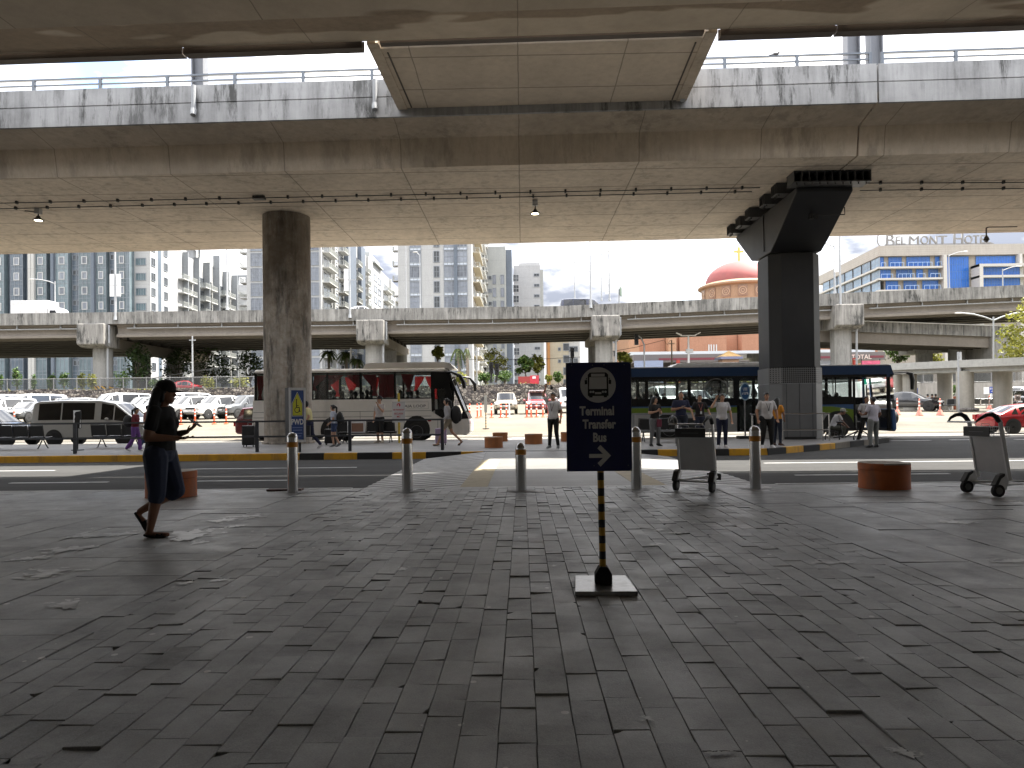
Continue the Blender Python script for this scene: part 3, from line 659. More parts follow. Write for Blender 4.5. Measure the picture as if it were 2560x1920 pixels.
p2 = gnd(2184,1119,roadz(24.7)); person('man seen from behind in white tee and grey trousers beside the bike', (p2.x,p2.y,roadz(24.7)), AWAY+R(22), 1.76, dict(skin='brown', shirt=('white_back',(.5,.48,.54)), legs=('grey_cargo',(.20,.21,.20)), hairc=.018, shoe=('dark_shoe',.02), build=1.16, hem=.86),
  dict(re=(.30,-.02,1.12), rw=(.24,.13,.93), le=(-.27,.05,1.14), lw=(-.18,.27,1.1), la=(-.15,-.02,.085), ra=(.17,.02,.085), lk=(-.12,.02,.49), rk=(.14,.02,.49)))
bx_, by_ = AX(2148,p.y), p.y-.1
r = thing('bicycle', 'black folding bicycle with small wheels held by the two men in white', 'bicycle', (bx_,by_,z_), R(68))
bk = P('bike_black', .012, .35, .3)
for y in (-.0,.98):
    b = MB(); b.tube([(0,y+.25*math.cos(R(a)),.25+.25*math.sin(R(a))) for a in range(0,361,15)], .022, 6); o = b.build('wheel', rubber, r, True)
    b = MB()
    for a in range(0,360,45): b.cyl((0,y,.25),(0,y+.235*math.cos(R(a)),.25+.235*math.sin(R(a))),.004,None,4)
    b.cyl((-.03,y,.25),(.03,y,.25),.03,None,10); b.build('spokes', steel, o)
b = MB(); b.tube([(0,.98,.25),(0,.62,.32),(0,.55,.28),(0,.12,.5),(0,.10,.62)], .028, 8); b.tube([(0,.62,.32),(0,.70,.82)], .022, 8); b.tube([(-.05,0,.25),(-.05,.05,.55),(0,.10,.62)], .016, 6); b.tube([(.05,0,.25),(.05,.05,.55),(0,.10,.62)], .016, 6); b.build('frame', bk, r, True)
b = MB(); b.tube([(0,.10,.6),(0,.17,1.08)], .022, 8); b.build('stem', steel, r, True)
b = MB(); b.tube([(-.3,.14,1.1),(0,.17,1.08),(.3,.14,1.1)], .014, 8); b.build('handlebar', bk, r, True); b = MB(); b.cyl((-.42,.12,1.2),(-.30,.14,1.1),.012); b.ell((-.44,.11,1.22),(.05,.02,.05)); b.build('mirror', bk, r)
b = MB(); b.ell((0,.72,.85),(.07,.13,.035)); b.build('saddle', bk, r, True); b = MB(); b.box(-.12,.12,.0,.14,.62,.86); b.build('front_bag', bk, r, bevel=.03)
# far seated group
for i, (u, v, sh_, lab) in enumerate(((2321,0,('grey_white',(.4,.4,.42)),'seated person in pale top on the bench by the black sedan'),(2332,0,('dark_brown',(.05,.03,.03)),'seated person in brown on the bench by the black sedan, in the middle'),(2341,0,('olive_green',(.07,.065,.045)),'seated person in olive with legs stretched out by the black sedan'))):
    Y_ = 55.2; person(lab, (AX(u,Y_),Y_,terr(Y_)+.05), RIGHT+R(35), 1.66, dict(shirt=sh_, legs=('dark_far',.02)), dict(pelvis=(0,-.1,.5), lk=(-.1,.38,.5), la=(-.1,.5,.085), rk=(.1,.38,.5), ra=(.1,.55,.085), le=(-.22,.08,.75), lw=(-.1,.32,.66), re=(.22,.08,.75), rw=(.1,.32,.66)), vox=.022)
# ---------------------------------------------------------------- elevated roads overhead
conc_soffit = concrete('soffit_concrete', (.62,.535,.43), .85, .12, .55, lines=(3.95,1.86,0,.016), warm=(.44,.375,.295), board=.7, ct=1.1, bump=.4, black=.3)
conc_web = concrete('web_concrete', (.52,.445,.355), .85, .4, .6, lines=(3.95,0,0,.01), warm=(.41,.345,.27), board=.5, ct=1.15, black=.3)
conc_para = concrete('parapet_concrete', (.36,.36,.36), .85, .9, .9, black=.9, ct=1.25)
conc_near = concrete('near_soffit_concrete', (.48,.41,.32), .85, .15, .7, lines=(5.3,0,0,.01), warm=(.38,.32,.25), patch=(.25,.195,.14), board=.6, ct=1.1)
conc_pillar = concrete('pillar_concrete', (.43,.395,.345), .85, .9, .8, black=.75, warm=(.24,.2,.16), ct=1.3, grime=(2.2,9.,(.085,.062,.042)))
railm = P('railing_blue_grey', (.13,.145,.165), .4, .6); postm = P('post_blue_grey', (.17,.18,.2), .5, .3, dirt=.3)

DT = R(-1.7); DP = Vector((0,24,0)); DL = DP - Matrix.Rotation(DT,3,'Z') @ DP
def skew(o): o.location = DL; o.rotation_euler = (0,0,DT); return o      # the decks run a little askew to the road
def viaduct(x0, x1, label):
    r = skew(thing('elevated_road', label, 'elevated road', (0,0,0)))
    b = MB(); b.prism([(23.6,9.5),(34.6,9.5),(34.9,10.41),(36.1,10.64),(36.1,10.95),(22.13,10.95),(22.13,10.64),(23.45,10.41)], 'x', x0, x1)
    # web and wing in their own tone
    o = b.build('box_girder', [conc_soffit, conc_web], r)
    for p in o.data.polygons:
        if p.normal.y < -.3 or (abs(p.normal.x) < .5 and p.normal.z < -.3 and (p.center.y < 23.5 or p.center.y > 34.7)): p.material_index = 1
    b = MB(); b.prism([(22.10,10.60),(22.10,11.20),(22.125,11.215),(22.125,11.235),(22.10,11.25),(22.12,11.80),(22.32,11.80),(22.36,10.951),(22.2,10.951),(22.2,10.60)], 'x', x0, x1)
    b.build('parapet', conc_para, r)
    b = MB(); b.prism([(35.9,10.951),(35.9,11.8),(36.15,11.8),(36.15,10.6),(36.101,10.6),(36.101,10.951)], 'x', x0, x1); b.build('parapet', conc_para, r)
    b = MB(); b.box(x0+.1,x1-.1,22.18,22.25,12.135,12.19); b.box(x0+.1,x1-.1,22.19,22.24,11.955,12.0)
    n = max(2,int((x1-x0)/2.15))
    for i in range(n+1):
        x = x0+.15+(x1-x0-.3)*i/n; b.box(x-.045,x+.045,22.175,22.255,11.79,12.14)
    b.build('railing', railm, r)
    return r
b = MB(); b.box(-62,62,-9.3,-9.0,-.2,9.49); struct(b.build('unseen_terminal_wall', plain('unseen_wall_pale', (.55,.54,.52), .7, var=.3, sc=.4)))  # unseen wall behind the camera, added to block and bounce light under the deck
JX = 11.0
viaduct(-62, JX, 'far elevated road with pale parapet left of the expansion joint, carried by the round pillar')
viaduct(JX+.06, 62, 'shorter stained elevated road right of the expansion joint above the dark clad pillar')

r = skew(thing('elevated_road', 'nearest concrete deck overhead at the very top, with dark channel along its edge', 'elevated road'))
b = MB(); b.prism([(-18,9.5),(14.5,9.5),(14.75,10.35),(18.05,10.86),(18.05,11.3),(-18,11.3)], 'x', -62, 62); b.build('box_girder', conc_near, r)
b = MB(); b.prism([(17.75,11.301),(17.75,12.3),(18.06,12.3),(18.06,11.301)], 'x', -62, -3.6); b.prism([(17.75,11.301),(17.75,12.3),(18.06,12.3),(18.06,11.301)], 'x', 5.1, 62); b.build('parapet', conc_para, r)
chm = plain('rusty_dark_channel', (.06,.045,.035), .6, .2, var=.4, sc=3, dirt=.3)
xs = [(-40,-26),(-25.95,-14.6),(-14.55,-8.6),(-8.55,-3.85),(5.3,8.15),(8.2,13.6),(13.65,18.2),(18.25,40)]
for x0, x1 in xs:
    b = MB(); b.prism([(18.13,10.74),(18.4,10.74),(18.4,11.02),(18.37,11.02),(18.37,10.77),(18.16,10.77),(18.16,11.02),(18.13,11.02)], 'x', x0, x1); b.box(x0+.2,x0+.26,18.05,18.4,11.0,11.06); b.build('gutter_channel', chm, r)

r = skew(thing('footbridge', 'concrete bridge slab linking the near deck to the far parapet overhead', 'bridge slab'))
b = MB(); b.box(-3.5,5.0,18.42,22.08,10.84,11.15); b.build('slab', concrete('bridge_slab_concrete', (.58,.50,.40), .85, .15, .6, lines=(2.85,1.9,0,.012), warm=(.44,.375,.3), board=.6, ct=1.1), r)
b = MB(); b.prism([(-3.5,10.84),(-3.5,11.9),(-3.72,11.9),(-3.72,10.8),(-3.42,10.8),(-3.42,10.838)], 'y', 18.1, 22.07); b.build('side_beam', conc_web, r); b = MB(); b.prism([(5.0,10.84),(5.0,11.9),(5.22,11.9),(5.22,10.8),(4.92,10.8),(4.92,10.838)], 'y', 18.1, 22.07); b.build('side_beam', conc_web, r)
b = MB(); b.box(-3.4,4.9,18.15,18.36,10.86,10.97); b.box(-3.3,-3.26,18.6,22.0,10.815,10.838); b.box(4.76,4.80,18.6,22.0,10.815,10.838); b.build('drip_groove', chm, r)

def hsteel(u, v0, label):
    x = AX(u,22.9-.03*AX(u,22.9))+.03*1.1; b = MB(); b.box(x-.2,x-.16,22.72,23.08,10.9,16.2); b.box(x+.16,x+.2,22.72,23.08,10.9,16.2); b.box(x-.16,x+.16,22.88,22.92,10.9,16.2)
    r = skew(thing('steel_post', label, 'post', (0,0,0), 0, 'tall steel posts behind the parapet')); b.build('shaft', postm, r)
    b = MB(); b.box(x-.3,x+.3,22.6,23.2,10.951,11.0); b.build('base_plate', postm, r)
hsteel(505, 150, 'single steel post behind the left parapet'); hsteel(2143, 90, 'left one of the paired steel posts by the expansion joint'); hsteel(2200, 90, 'right one of the paired steel posts by the expansion joint')
pipem = P('pipe_grey', (.3,.31,.32), .5, dirt=.4)
for u, v, lab in ((493,272,'grey drainpipe on the parapet below the left steel post'),(949,255,'grey drainpipe on the parapet at the left end of the bridge slab'),(1721,235,'grey drainpipe on the parapet at the right end of the bridge slab')):
    x = AX(u,22-.03*AX(u,22)); b = MB(); b.tube([(x,22.02,11.75),(x,22.02,10.98)], .075, 10); b.tube([(x,22.02,11.0),(x,22.0,10.9),(x+.01,21.96,10.78)], [.09,.1,.085], 10); tag(skew(b.build('drainpipe', pipem, None, True)), lab, 'drainpipe', 'drainpipes on the far parapet')

# bird on the railing
p = at(1940,132,21.95); b = MB(); b.ell(p+Vector((0,0,.0)), (.16,.07,.08)); b.ell(p+Vector((.14,0,.07)), (.05,.045,.05)); b.cyl(p+Vector((.18,0,.07)), p+Vector((.25,0,.06)), .015,.002,6); b.prism([(p.x-.12,p.z),(p.x-.34,p.z-.05),(p.x-.33,p.z-.08),(p.x-.1,p.z-.05)],'y',p.y-.03,p.y+.03); b.cyl(p+Vector((0,.02,-.06)), p+Vector((0,.02,-.14)), .008); b.cyl(p+Vector((0,-.02,-.06)), p+Vector((0,-.02,-.14)), .008)
b.v = [tuple(p+(Vector(q)-p)*.62-Vector((0,0,.03))) for q in b.v]; tag(b.build('bird', P('bird_grey', .14, .8), None, True), 'small grey bird perched on the railing of the far deck', 'bird')

# round pillar
r = thing('round_pillar', 'thick round stained concrete pillar in front of the white coach', 'pillar', (0,0,0))
pc = at(721,1100,29.4); px = pc.x
b = MB(); b.lathe([(.955,.09),(.955,3.2),(.945,3.21),(.945,3.23),(.955,3.24),(.955,6.3),(.945,6.31),(.945,6.33),(.955,6.34),(.955,9.49)], 48, (px,29.4,0)); b.build('shaft', conc_pillar, r, True)
b = MB(); b.lathe([(1.06,.09),(1.06,.17),(.96,.2)], 48, (px,29.4,0)); b.build('footing', conc_pillar, r, True)
# board with the wheelchair sign, leaning on the pillar
sr = thing('sign_board', 'blue and yellow wheelchair sign reading PWD in a white frame, before the round pillar', 'sign', (*at(743,1030,22.25).xy, .415), R(38)); sr.scale = (.8,.8,.8)
W, Hh = .66, 2.14
b = MB(); b.box(-W/2,W/2,.0,.42,.0,Hh); b.build('casing', P('sign_casing_black', .008, .6), sr); b = MB(); b.box(-.2,-.12,.15,.25,-.4,-.002); b.box(.12,.2,.15,.25,-.4,-.002); b.build('support', black, sr)
b = MB()
for q in ((-W/2,-W/2+.08,0,Hh),(W/2-.08,W/2,0,Hh),(-W/2+.08,W/2-.08,0,.1),(-W/2+.08,W/2-.08,Hh-.1,Hh)): b.box(q[0],q[1],-.045,-.002,q[2],q[3])
b.build('frame', P('sign_frame_white', .5, .6, dirt=.4), sr)
bl = P('sign_blue', (.012,.045,.19), .4); yl = P('sign_yellow', (.48,.47,.02), .5); wl = P('sign_white', .62, .5)
b = MB(); b.box(-W/2+.08,W/2-.08,-.02,-.003,.1,Hh-.1); b.build('panel', bl, sr)
for gq, m, y in ((0.,wl,-.024),(.018,black,-.027),(.036,yl,-.030)):
    b = MB(); b.prism([(-.22+gq,1.02+gq),(.22-gq,1.02+gq),(.22-gq,1.52-gq*.3),(0,1.98-gq*1.6),(-.22+gq,1.52-gq*.3)], 'y', y, y+.002); b.build('warning_shape', m, sr)
b = MB(); y = -.034
b.prism([(-.055,1.62),(-.02,1.62),(-.02,1.45),(.05,1.45),(.05,1.42),(-.02,1.42),(-.02,1.38),(.085,1.38),(.10,1.22),(.13,1.225),(.12,1.195),(.075,1.19),(.06,1.345),(-.055,1.345)], 'y', y, y+.002)
ringp = [(-.02+.105*math.cos(t), 1.265+.115*math.sin(t)) for t in [R(a) for a in range(110,395,15)]]; ringi = [(-.02+.078*math.cos(t), 1.265+.088*math.sin(t)) for t in [R(a) for a in range(110,395,15)]]
for i in range(len(ringp)-1): b.prism([ringp[i],ringp[i+1],ringi[i+1],ringi[i]], 'y', y, y+.002)
b.disc((-.035,y,1.66), .032, 'y', 14); b.build('wheelchair_symbol', black, sr)
text('PWD', .30, wl, sr, (0,-.024,.70), sx=.72, bold=.008)
b = MB()
for i, w in enumerate((.4,.36,.38,.3)): b.box(-w/2,w/2,-.024,-.021,.56-i*.1-.03*(i>1),.59-i*.1-.03*(i>1))
b.build('fine_print', P('sign_print', (.16,.22,.42), .5), sr)

# dark clad pillar with hammerhead
r = thing('clad_pillar', 'dark grey clad bridge pillar with flaring hammerhead, right of the footway', 'pillar')
gx = at(1974,1023,28.8).x; hw = 1.0
clad = plain('dark_cladding', (.022,.0225,.024), .5, .2, .25, sc=1.5, dirt=.15); clad2 = plain('grey_cladding', (.17,.174,.176), .42, .4, .2, sc=1.5)
def octo(w, d, c): return [(gx-w,28.8-d+c),(gx-w+c,28.8-d),(gx+w-c,28.8-d),(gx+w,28.8-d+c),(gx+w,28.8+d-c),(gx+w-c,28.8+d),(gx-w+c,28.8+d),(gx-w,28.8+d-c)]
b = MB(); b.prism(octo(hw,1.0,.38), 'z', 2.9, 7.36); b.build('shaft', clad, r, bevel=.02)
b = MB(); b.prism(octo(.85,.85,.3), 'z', 7.36, 7.56); b.build('neck', black, r)
b = MB(); b.prism(octo(hw+.04,1.04,.39), 'z', .098, 2.28); b.build('base_cladding', clad2, r, bevel=.015)
t = NT('perforated_cladding'); p = t.pos(); hole = t.n('TexVoronoi', {'Vector':p, 'Scale':12.5, 'Randomness':0.}, feature='F1').outputs[0]
pm_ = t.done(bsdf(t, t.mix(t.math('LESS_THAN', hole, .38), c4(.17), c4(.02)), .45, .4))
b = MB(); b.prism(octo(hw+.043,1.043,.39), 'z', 2.285, 2.895); b.build('perforated_band', pm_, r)
b = MB()
for fx in (-.5,.0,.5): b.box(gx+fx-.006,gx+fx+.006,27.748,27.756,.1,2.28)
b.box(gx-.6,gx+.6,27.74,27.752,.1,.2); b.build('panel_joint', black, r)
# hammerhead: a deep beam across the deck, its ends sloping up to the bearings
hx = .99; prof = [(25.2,8.95),(25.2,9.1),(32.3,9.1),(32.3,8.95),(30.2,7.55),(29.6,7.42),(27.9,7.42),(27.3,7.72)]
b = MB(); b.prism(prof, 'x', gx-hx, gx+hx); b.build('hammerhead', clad, r, bevel=.03)
b = MB(); b.box(gx-hx-.03,gx-hx-.004,28.6,28.66,7.6,9.05); b.build('panel_joint', black, r)
b = MB(); b.cyl((gx-.1,25.95,8.25),(gx-.1,25.75,8.2),.07,.09,10); b.box(gx-.22,gx-.05,25.93,26.1,8.2,8.36); b.tube([(gx,26.0,8.33),(gx+hx+.06,26.0,8.33),(gx+hx+.06,26.0,8.6)], .02, 6); b.build('floodlight', black, r)
# finned bearing frames under the soffit
def bearing(x0, x1, y0, y1, fins, ax):
    b = MB(); z0, z1 = 9.1, 9.49
    b.box(x0,x1,y0,y1,z1-.03,z1); b.box(x0,x1,y0,y1,z0,z0+.03)
    if ax=='x':
        b.box(x0+.02,x1-.02,y1-.05,y1-.01,z0+.03,z1-.03)
        for i in range(fins+1):
            x = x0+(x1-x0-.025)*i/fins; b.box(x,x+.025,y0+.004,y1-.05,z0+.03,z1-.03)
        for i in range(fins): 
            x = x0+(x1-x0)*(i+.5)/fins; b.cyl((x,y0+.1,z0),(x,y0+.1,z0-.07),.025)
    else:
        b.box(x1-.05,x1-.01,y0+.02,y1-.02,z0+.03,z1-.03)
        for i in range(fins+1):
            y = y0+(y1-y0-.025)*i/fins; b.box(x0+.004,x1-.05,y,y+.025,z0+.03,z1-.03)
        for i in range(fins):
            y = y0+(y1-y0)*(i+.5)/fins; b.cyl((x0+.12,y,z0),(x0+.12,y,z0-.07),.025)
    b.build('bearing_frame', P('bearing_black', .06, .5, .3), r)
bearing(gx-1.3,gx+1.35,24.6,25.3,10,'x')
for y in (25.9,27.2,29.0,30.3,31.6): bearing(gx-1.45,gx-.2,y,y+.55,3,'y')

# conduits, lamps and camera under the far soffit
condm = P('conduit_black', .02, .5)
for i, (ul, vl, ur, vr) in enumerate(((0,508,1900,469),(0,522,1880,479),(2150,458,2560,456),(2150,476,2560,471))):
    z = 9.43; a = gnd(ul,vl,z); c = gnd(ur,vr,z); b = MB(); b.tube([a,c], .018, 6)
    n = int((c-a).length/1.25)
    for k in range(n):
        p = a.lerp(c,(k+.5)/n); b.box(p.x-.035,p.x+.035,p.y-.05,p.y+.05,p.z-.045,9.499)
    lab = ('upper black conduit on clips under the far soffit, left of the dark pillar','lower black conduit on clips under the far soffit, left of the dark pillar','upper black conduit on clips under the soffit right of the dark pillar','lower black conduit on clips under the soffit right of the dark pillar')[i]
    tag(b.build('conduit', condm), lab, 'conduit', 'conduits under the far deck')
warm = NT('lamp_lens'); warmm = warm.done(warm.n('Emission', {0:c4((1.,.86,.55)), 1:3.}).outputs[0])
def flood(u, v, z, lab, arm=None):
    p = gnd(u,v,z); r = thing('floodlight', lab, 'lamp', p, 0, 'lamps under the far deck')
    b = MB(); b.lathe([(.05,.16),(.07,.13),(.09,.08),(.2,.0),(.2,-.02),(.15,-.02)], 20); b.build('lamp_shade', condm, r, True)
    MB().disc((0,0,-.024), .14, 'z', 20).build('lens', warmm, r)
    b = MB(); b.box(-.1,.1,-.1,.1,9.49-z-.2,9.49-z); b.build('junction_box', P('box_grey', .3, .5), r)
    b = MB(); b.tube([(0,0,.14),(0,0,9.3-z)], .025, 6) if not arm else b.tube([(0,0,.14),(0,0,.3),(arm,.1,9.45-z)], .025, 6); b.build('stem', condm, r)
flood(1338,533,9.0,'warm lit lamp hanging under the far soffit near the middle of the picture'); flood(96,550,9.05,'lit lamp under the far soffit at its left end, beside a grey box', -.6)
p = gnd(2466,600,8.9); r = thing('dome_camera', 'black dome camera hanging from the soffit in front of the hotel', 'camera', p)
b = MB(); b.lathe([(.03,.55),(.03,.18),(.07,.16),(.12,.04),(.13,.0)], 16); b.tube([(0,0,.55),(.12,0,.59),(1.4,0,.59)], .025); b.build('bracket', condm, r, True)
b = MB(); b.ell((0,0,-.01), (.1,.1,.1)); b.build('dome', carglass, r, True)
p = gnd(648,496,9.4); b = MB(); b.box(p.x-.22,p.x+.22,p.y-.12,p.y+.12,9.36,9.45); b.tube([(p.x-.2,p.y,9.45),(p.x-.1,p.y,9.49),(p.x+.2,p.y,9.49),(p.x+.22,p.y,9.45)], .02); tag(b.build('junction_box', condm), 'small black junction box on the conduits above the round pillar', 'junction box')
# ---------------------------------------------------------------- bollards, blocks, sign, trolleys
def bollard(p, h, lab, r=.088):
    o = thing('bollard', lab, 'bollard', (p.x,p.y,0), rnd.random()*6, 'steel bollards along the pavement edge')
    prof = [(r,-.04),(r,h-r*1.15)]+[(r*math.cos(t), h-r*1.15+r*1.15*math.sin(t)) for t in [R(a) for a in range(10,90,10)]]+[(.004,h)]
    b = MB(); b.lathe(prof, 32); b.build('post', steel, o, True, ang=50)
    b = MB(); zb = h*.755; b.lathe([(r+.0025,zb),(r+.0025,zb+.085)], 32); b.build('orange_band', P('reflective_orange', (.55,.22,.01), .35, var=.2, dirt=.3), o, True)
    b = MB(); rp2 = random.Random(int(p.x*99)); pts = []
    for i in range(24):
        t = 2*PI*i/24; q = r*(2.1+.9*math.sin(3*t+p.x)*.5+rp2.uniform(-.4,.5)); pts.append((q*math.cos(t)*1.4,q*math.sin(t),.006))
    b.add(pts,[tuple(range(24))]); b.build('mortar_collar', P('mortar_pale', .33, .8, var=.4, dirt=.6), o)
labs = ['steel bollard standing beside the flat plate, leftmost of the row','steel bollard second from the left, in front of the coach','shorter steel bollard at the middle of the crossing','steel bollard just right of the terminal transfer sign','steel bollard right of the luggage trolley, rightmost of the row']
for (u, v, h), lab in zip(((732,1232,1.0),(1018.6,1229,1.05),(1303,1227.5,.79),(1591,1223.8,1.03),(1889,1223,1.03)), labs): bollard(gnd(u,v), h, lab)
p = gnd(735,1219); r = thing('metal_plate', 'loose dark reddish plate lying on the ground behind the leftmost bollard', 'plate', (p.x,12.08,.012), R(4))
MB().box(-.29,.29,-.09,.09,-.008,.02).build('plate', P('plate_brown', (.09,.035,.025), .6), r)

blockm = [plain('orange_painted_concrete', (.42,.11,.025), .7, var=.3, sc=5, dirt=.8), plain('worn_block_top', (.3,.25,.2), .8, var=.35, sc=5, dirt=.6)]
blockb = [plain('faded_orange_concrete', (.40,.15,.05), .75, var=.25, sc=5, dirt=.5), blockm[1]]
def block(p, z, rad, h, lab, mats, grp):
    o = thing('concrete_stool', lab, 'concrete block', (p.x,p.y,z), rnd.random()*6, grp)
    b = MB(); b.lathe([(rad,0),(rad*.99,.02),(rad*.985,h*.70)], 40); b.build('base', mats[0], o, True)
    b = MB(); b.lathe([(rad*.975,h*.70),(rad*.975,h*.72),(rad*1.0,h*.735),(rad*1.0,h-.02),(rad*.985,h),(.01,h+.004)], 40)
    for k, f in enumerate(b.f): b.m[k] = 0 if k < 40*3.5 else 1
    b.build('top_slab', mats, o, True)
for (u, v, z, lab, mats, rad, h) in ((398,1248,0,'round orange concrete block partly behind the walking woman in black',blockm,.385,.41),(2242,1226,0,'large round orange concrete block at the pavement edge left of the far trolley',blockm,.385,.41),
    (1233.5,1120,.097,'nearer one of the two overlapping orange concrete blocks on the island',blockb,.31,.36),(1250,1104,.097,'farther one of the two overlapping orange concrete blocks on the island',blockb,.31,.36),(1334.5,1110.5,.097,'single orange concrete block left of the man raising his arm',blockb,.33,.37),(1424,1104,.097,'orange concrete block mostly hidden behind the transfer bus sign',blockb,.33,.37)):
    p = gnd(u,v,z); block(Vector((p.x,p.y+rad,0)), z, rad, h, lab, mats, 'round concrete blocks')

# terminal transfer bus sign
p = gnd(1510,1489); sx0 = at(1491,1177,5.27).x
r = thing('sign_stand', 'dark blue Terminal Transfer Bus sign on a black and yellow striped pole', 'sign', (gnd(1506,1462).x,5.27,0), R(-1.2))
b = MB(); b.prism([(-.222,-.26),(.218,-.26),(.195,.235),(-.195,.235)], 'z', .0, .032); b.build('base_plate', plain('worn_steel_plate', (.34,.34,.34), .3, .9, var=.5, sc=22, dirt=.5), r, bevel=.004)
b = MB(); b.prism([(-.062,.03),(.062,.03),(.062,.10),(.03,.155),(-.03,.155),(-.062,.10)], 'y', -.05, .05); b.build('socket', P('sign_black_iron', .008, .7, spec=.2), r, bevel=.006)
lean = -.012
b = MB(); z = .15; i = 0
while z < 1.03:
    z2 = min(z+.058,1.04); b.cyl((lean*z,0,z),(lean*z2,0,z2), .0245, None, 20, i%2, caps=False); z = z2; i += 1
b.build('pole', [P('pole_yellow', (.40,.22,.008), .5, dirt=.5), P('pole_black', .008, .6)], r, True)
z0 = .855; Hh = .80; W = .478; zc = z0+Hh/2; bx = lean*1.2-.006
bm_ = plain('sign_navy', (.004,.008,.085), .35, var=.2)
b = MB(); b.box(bx-W/2,bx+W/2,-.034,-.026,z0,z0+Hh); b.build('back_board', P('sign_edge_grey', .16, .5, .5), r)
rr = .028; pts = []
for cx, cz_, a0 in ((W/2-rr-.003,Hh/2-rr-.003,0),(-W/2+rr+.003,Hh/2-rr-.003,90),(-W/2+rr+.003,-Hh/2+rr+.003,180),(W/2-rr-.003,-Hh/2+rr+.003,270)):
    for k in range(7): t = R(a0+15*k); pts.append((bx+cx+rr*math.cos(t), zc+cz_+rr*math.sin(t)))
b = MB(); b.prism(pts, 'y', -.037, -.0345); b.build('panel', bm_, r)
sw = P('sign_grey_white', .62, .5, var=.1)
b = MB(); b.disc((bx-.004,-.0375,zc+.2335), .130, 'y', 48); b.build('emblem_disc', sw, r)
# bus pictogram, right-angled outlines in the disc
b = MB(); k = .000846; y = -.0385
def PX(x, zz): return (bx+(x-1137)*k, zc-(zz-666)*k)
def poly(pts, yy, mi=0): b.prism([PX(*q) for q in pts], 'y', yy, yy+.0008, mi)
poly([(1045,300),(1062,282),(1202,282),(1220,300),(1222,485),(1210,485),(1208,498),(1182,498),(1180,485),(1085,485),(1083,498),(1056,498),(1054,485),(1043,485)], y)
poly([(1072,292),(1192,292),(1190,318),(1074,318)], y-.001, 1); poly([(1058,322),(1206,322),(1208,425),(1054,425)], y-.001, 1)
poly([(1105,452),(1160,452),(1160,470),(1105,470)], y-.001, 1)
for hx, hz in ((1068,450),(1090,450),(1174,450),(1196,450)): b.disc((PX(hx,hz)[0], y-.001, PX(hx,hz)[1]), .0085, 'y', 14, 1)
for s in (-1,1):
    c = 1132; poly([(c+s*92,330),(c+s*104,328),(c+s*104,345),(c+s*100,347),(c+s*100,336),(c+s*92,338)], y); poly([(c+s*93,345),(c+s*115,347),(c+s*114,384),(c+s*92,382)], y)
b.build('bus_pictogram', [P('pictogram_black', .004, .5), sw], r)
for s, cx, base, sxx in (('Terminal',1121,650,.80),('Transfer',1138,765,.80),('Bus',1141,880,.80)):
    text(s, .090, sw, r, (bx+(cx-1137)*k, -.0375, zc-(base-666)*k), sx=sxx*.95, bold=.0034, ext=.0006, sp=1.02)
b = MB(); q = [(1048,988),(1168,988),(1120,940),(1146,910),(1237,1003),(1146,1098),(1120,1068),(1168,1022),(1048,1022)]
b.prism([PX(*a) for a in q[:2]+[(1168,1022),(1048,1022)]], 'y', y, y+.0008); b.prism([PX(*a) for a in [(1168,988),(1120,940),(1146,910),(1237,1003)]], 'y', y, y+.0008); b.prism([PX(*a) for a in [(1237,1003),(1146,1098),(1120,1068),(1168,1022),(1168,988)]], 'y', y-.0002, y+.0006)
b.build('arrow', sw, r)
b = MB()
for x, zz in ((1087,217),(1187,217),(1090,1090),(1385,1090),(905,217),(1360,217)): b.cyl((PX(x,zz)[0],-.0385,PX(x,zz)[1]),(PX(x,zz)[0],-.036,PX(x,zz)[1]),.004,None,8)
b.build('screw', galv, r)

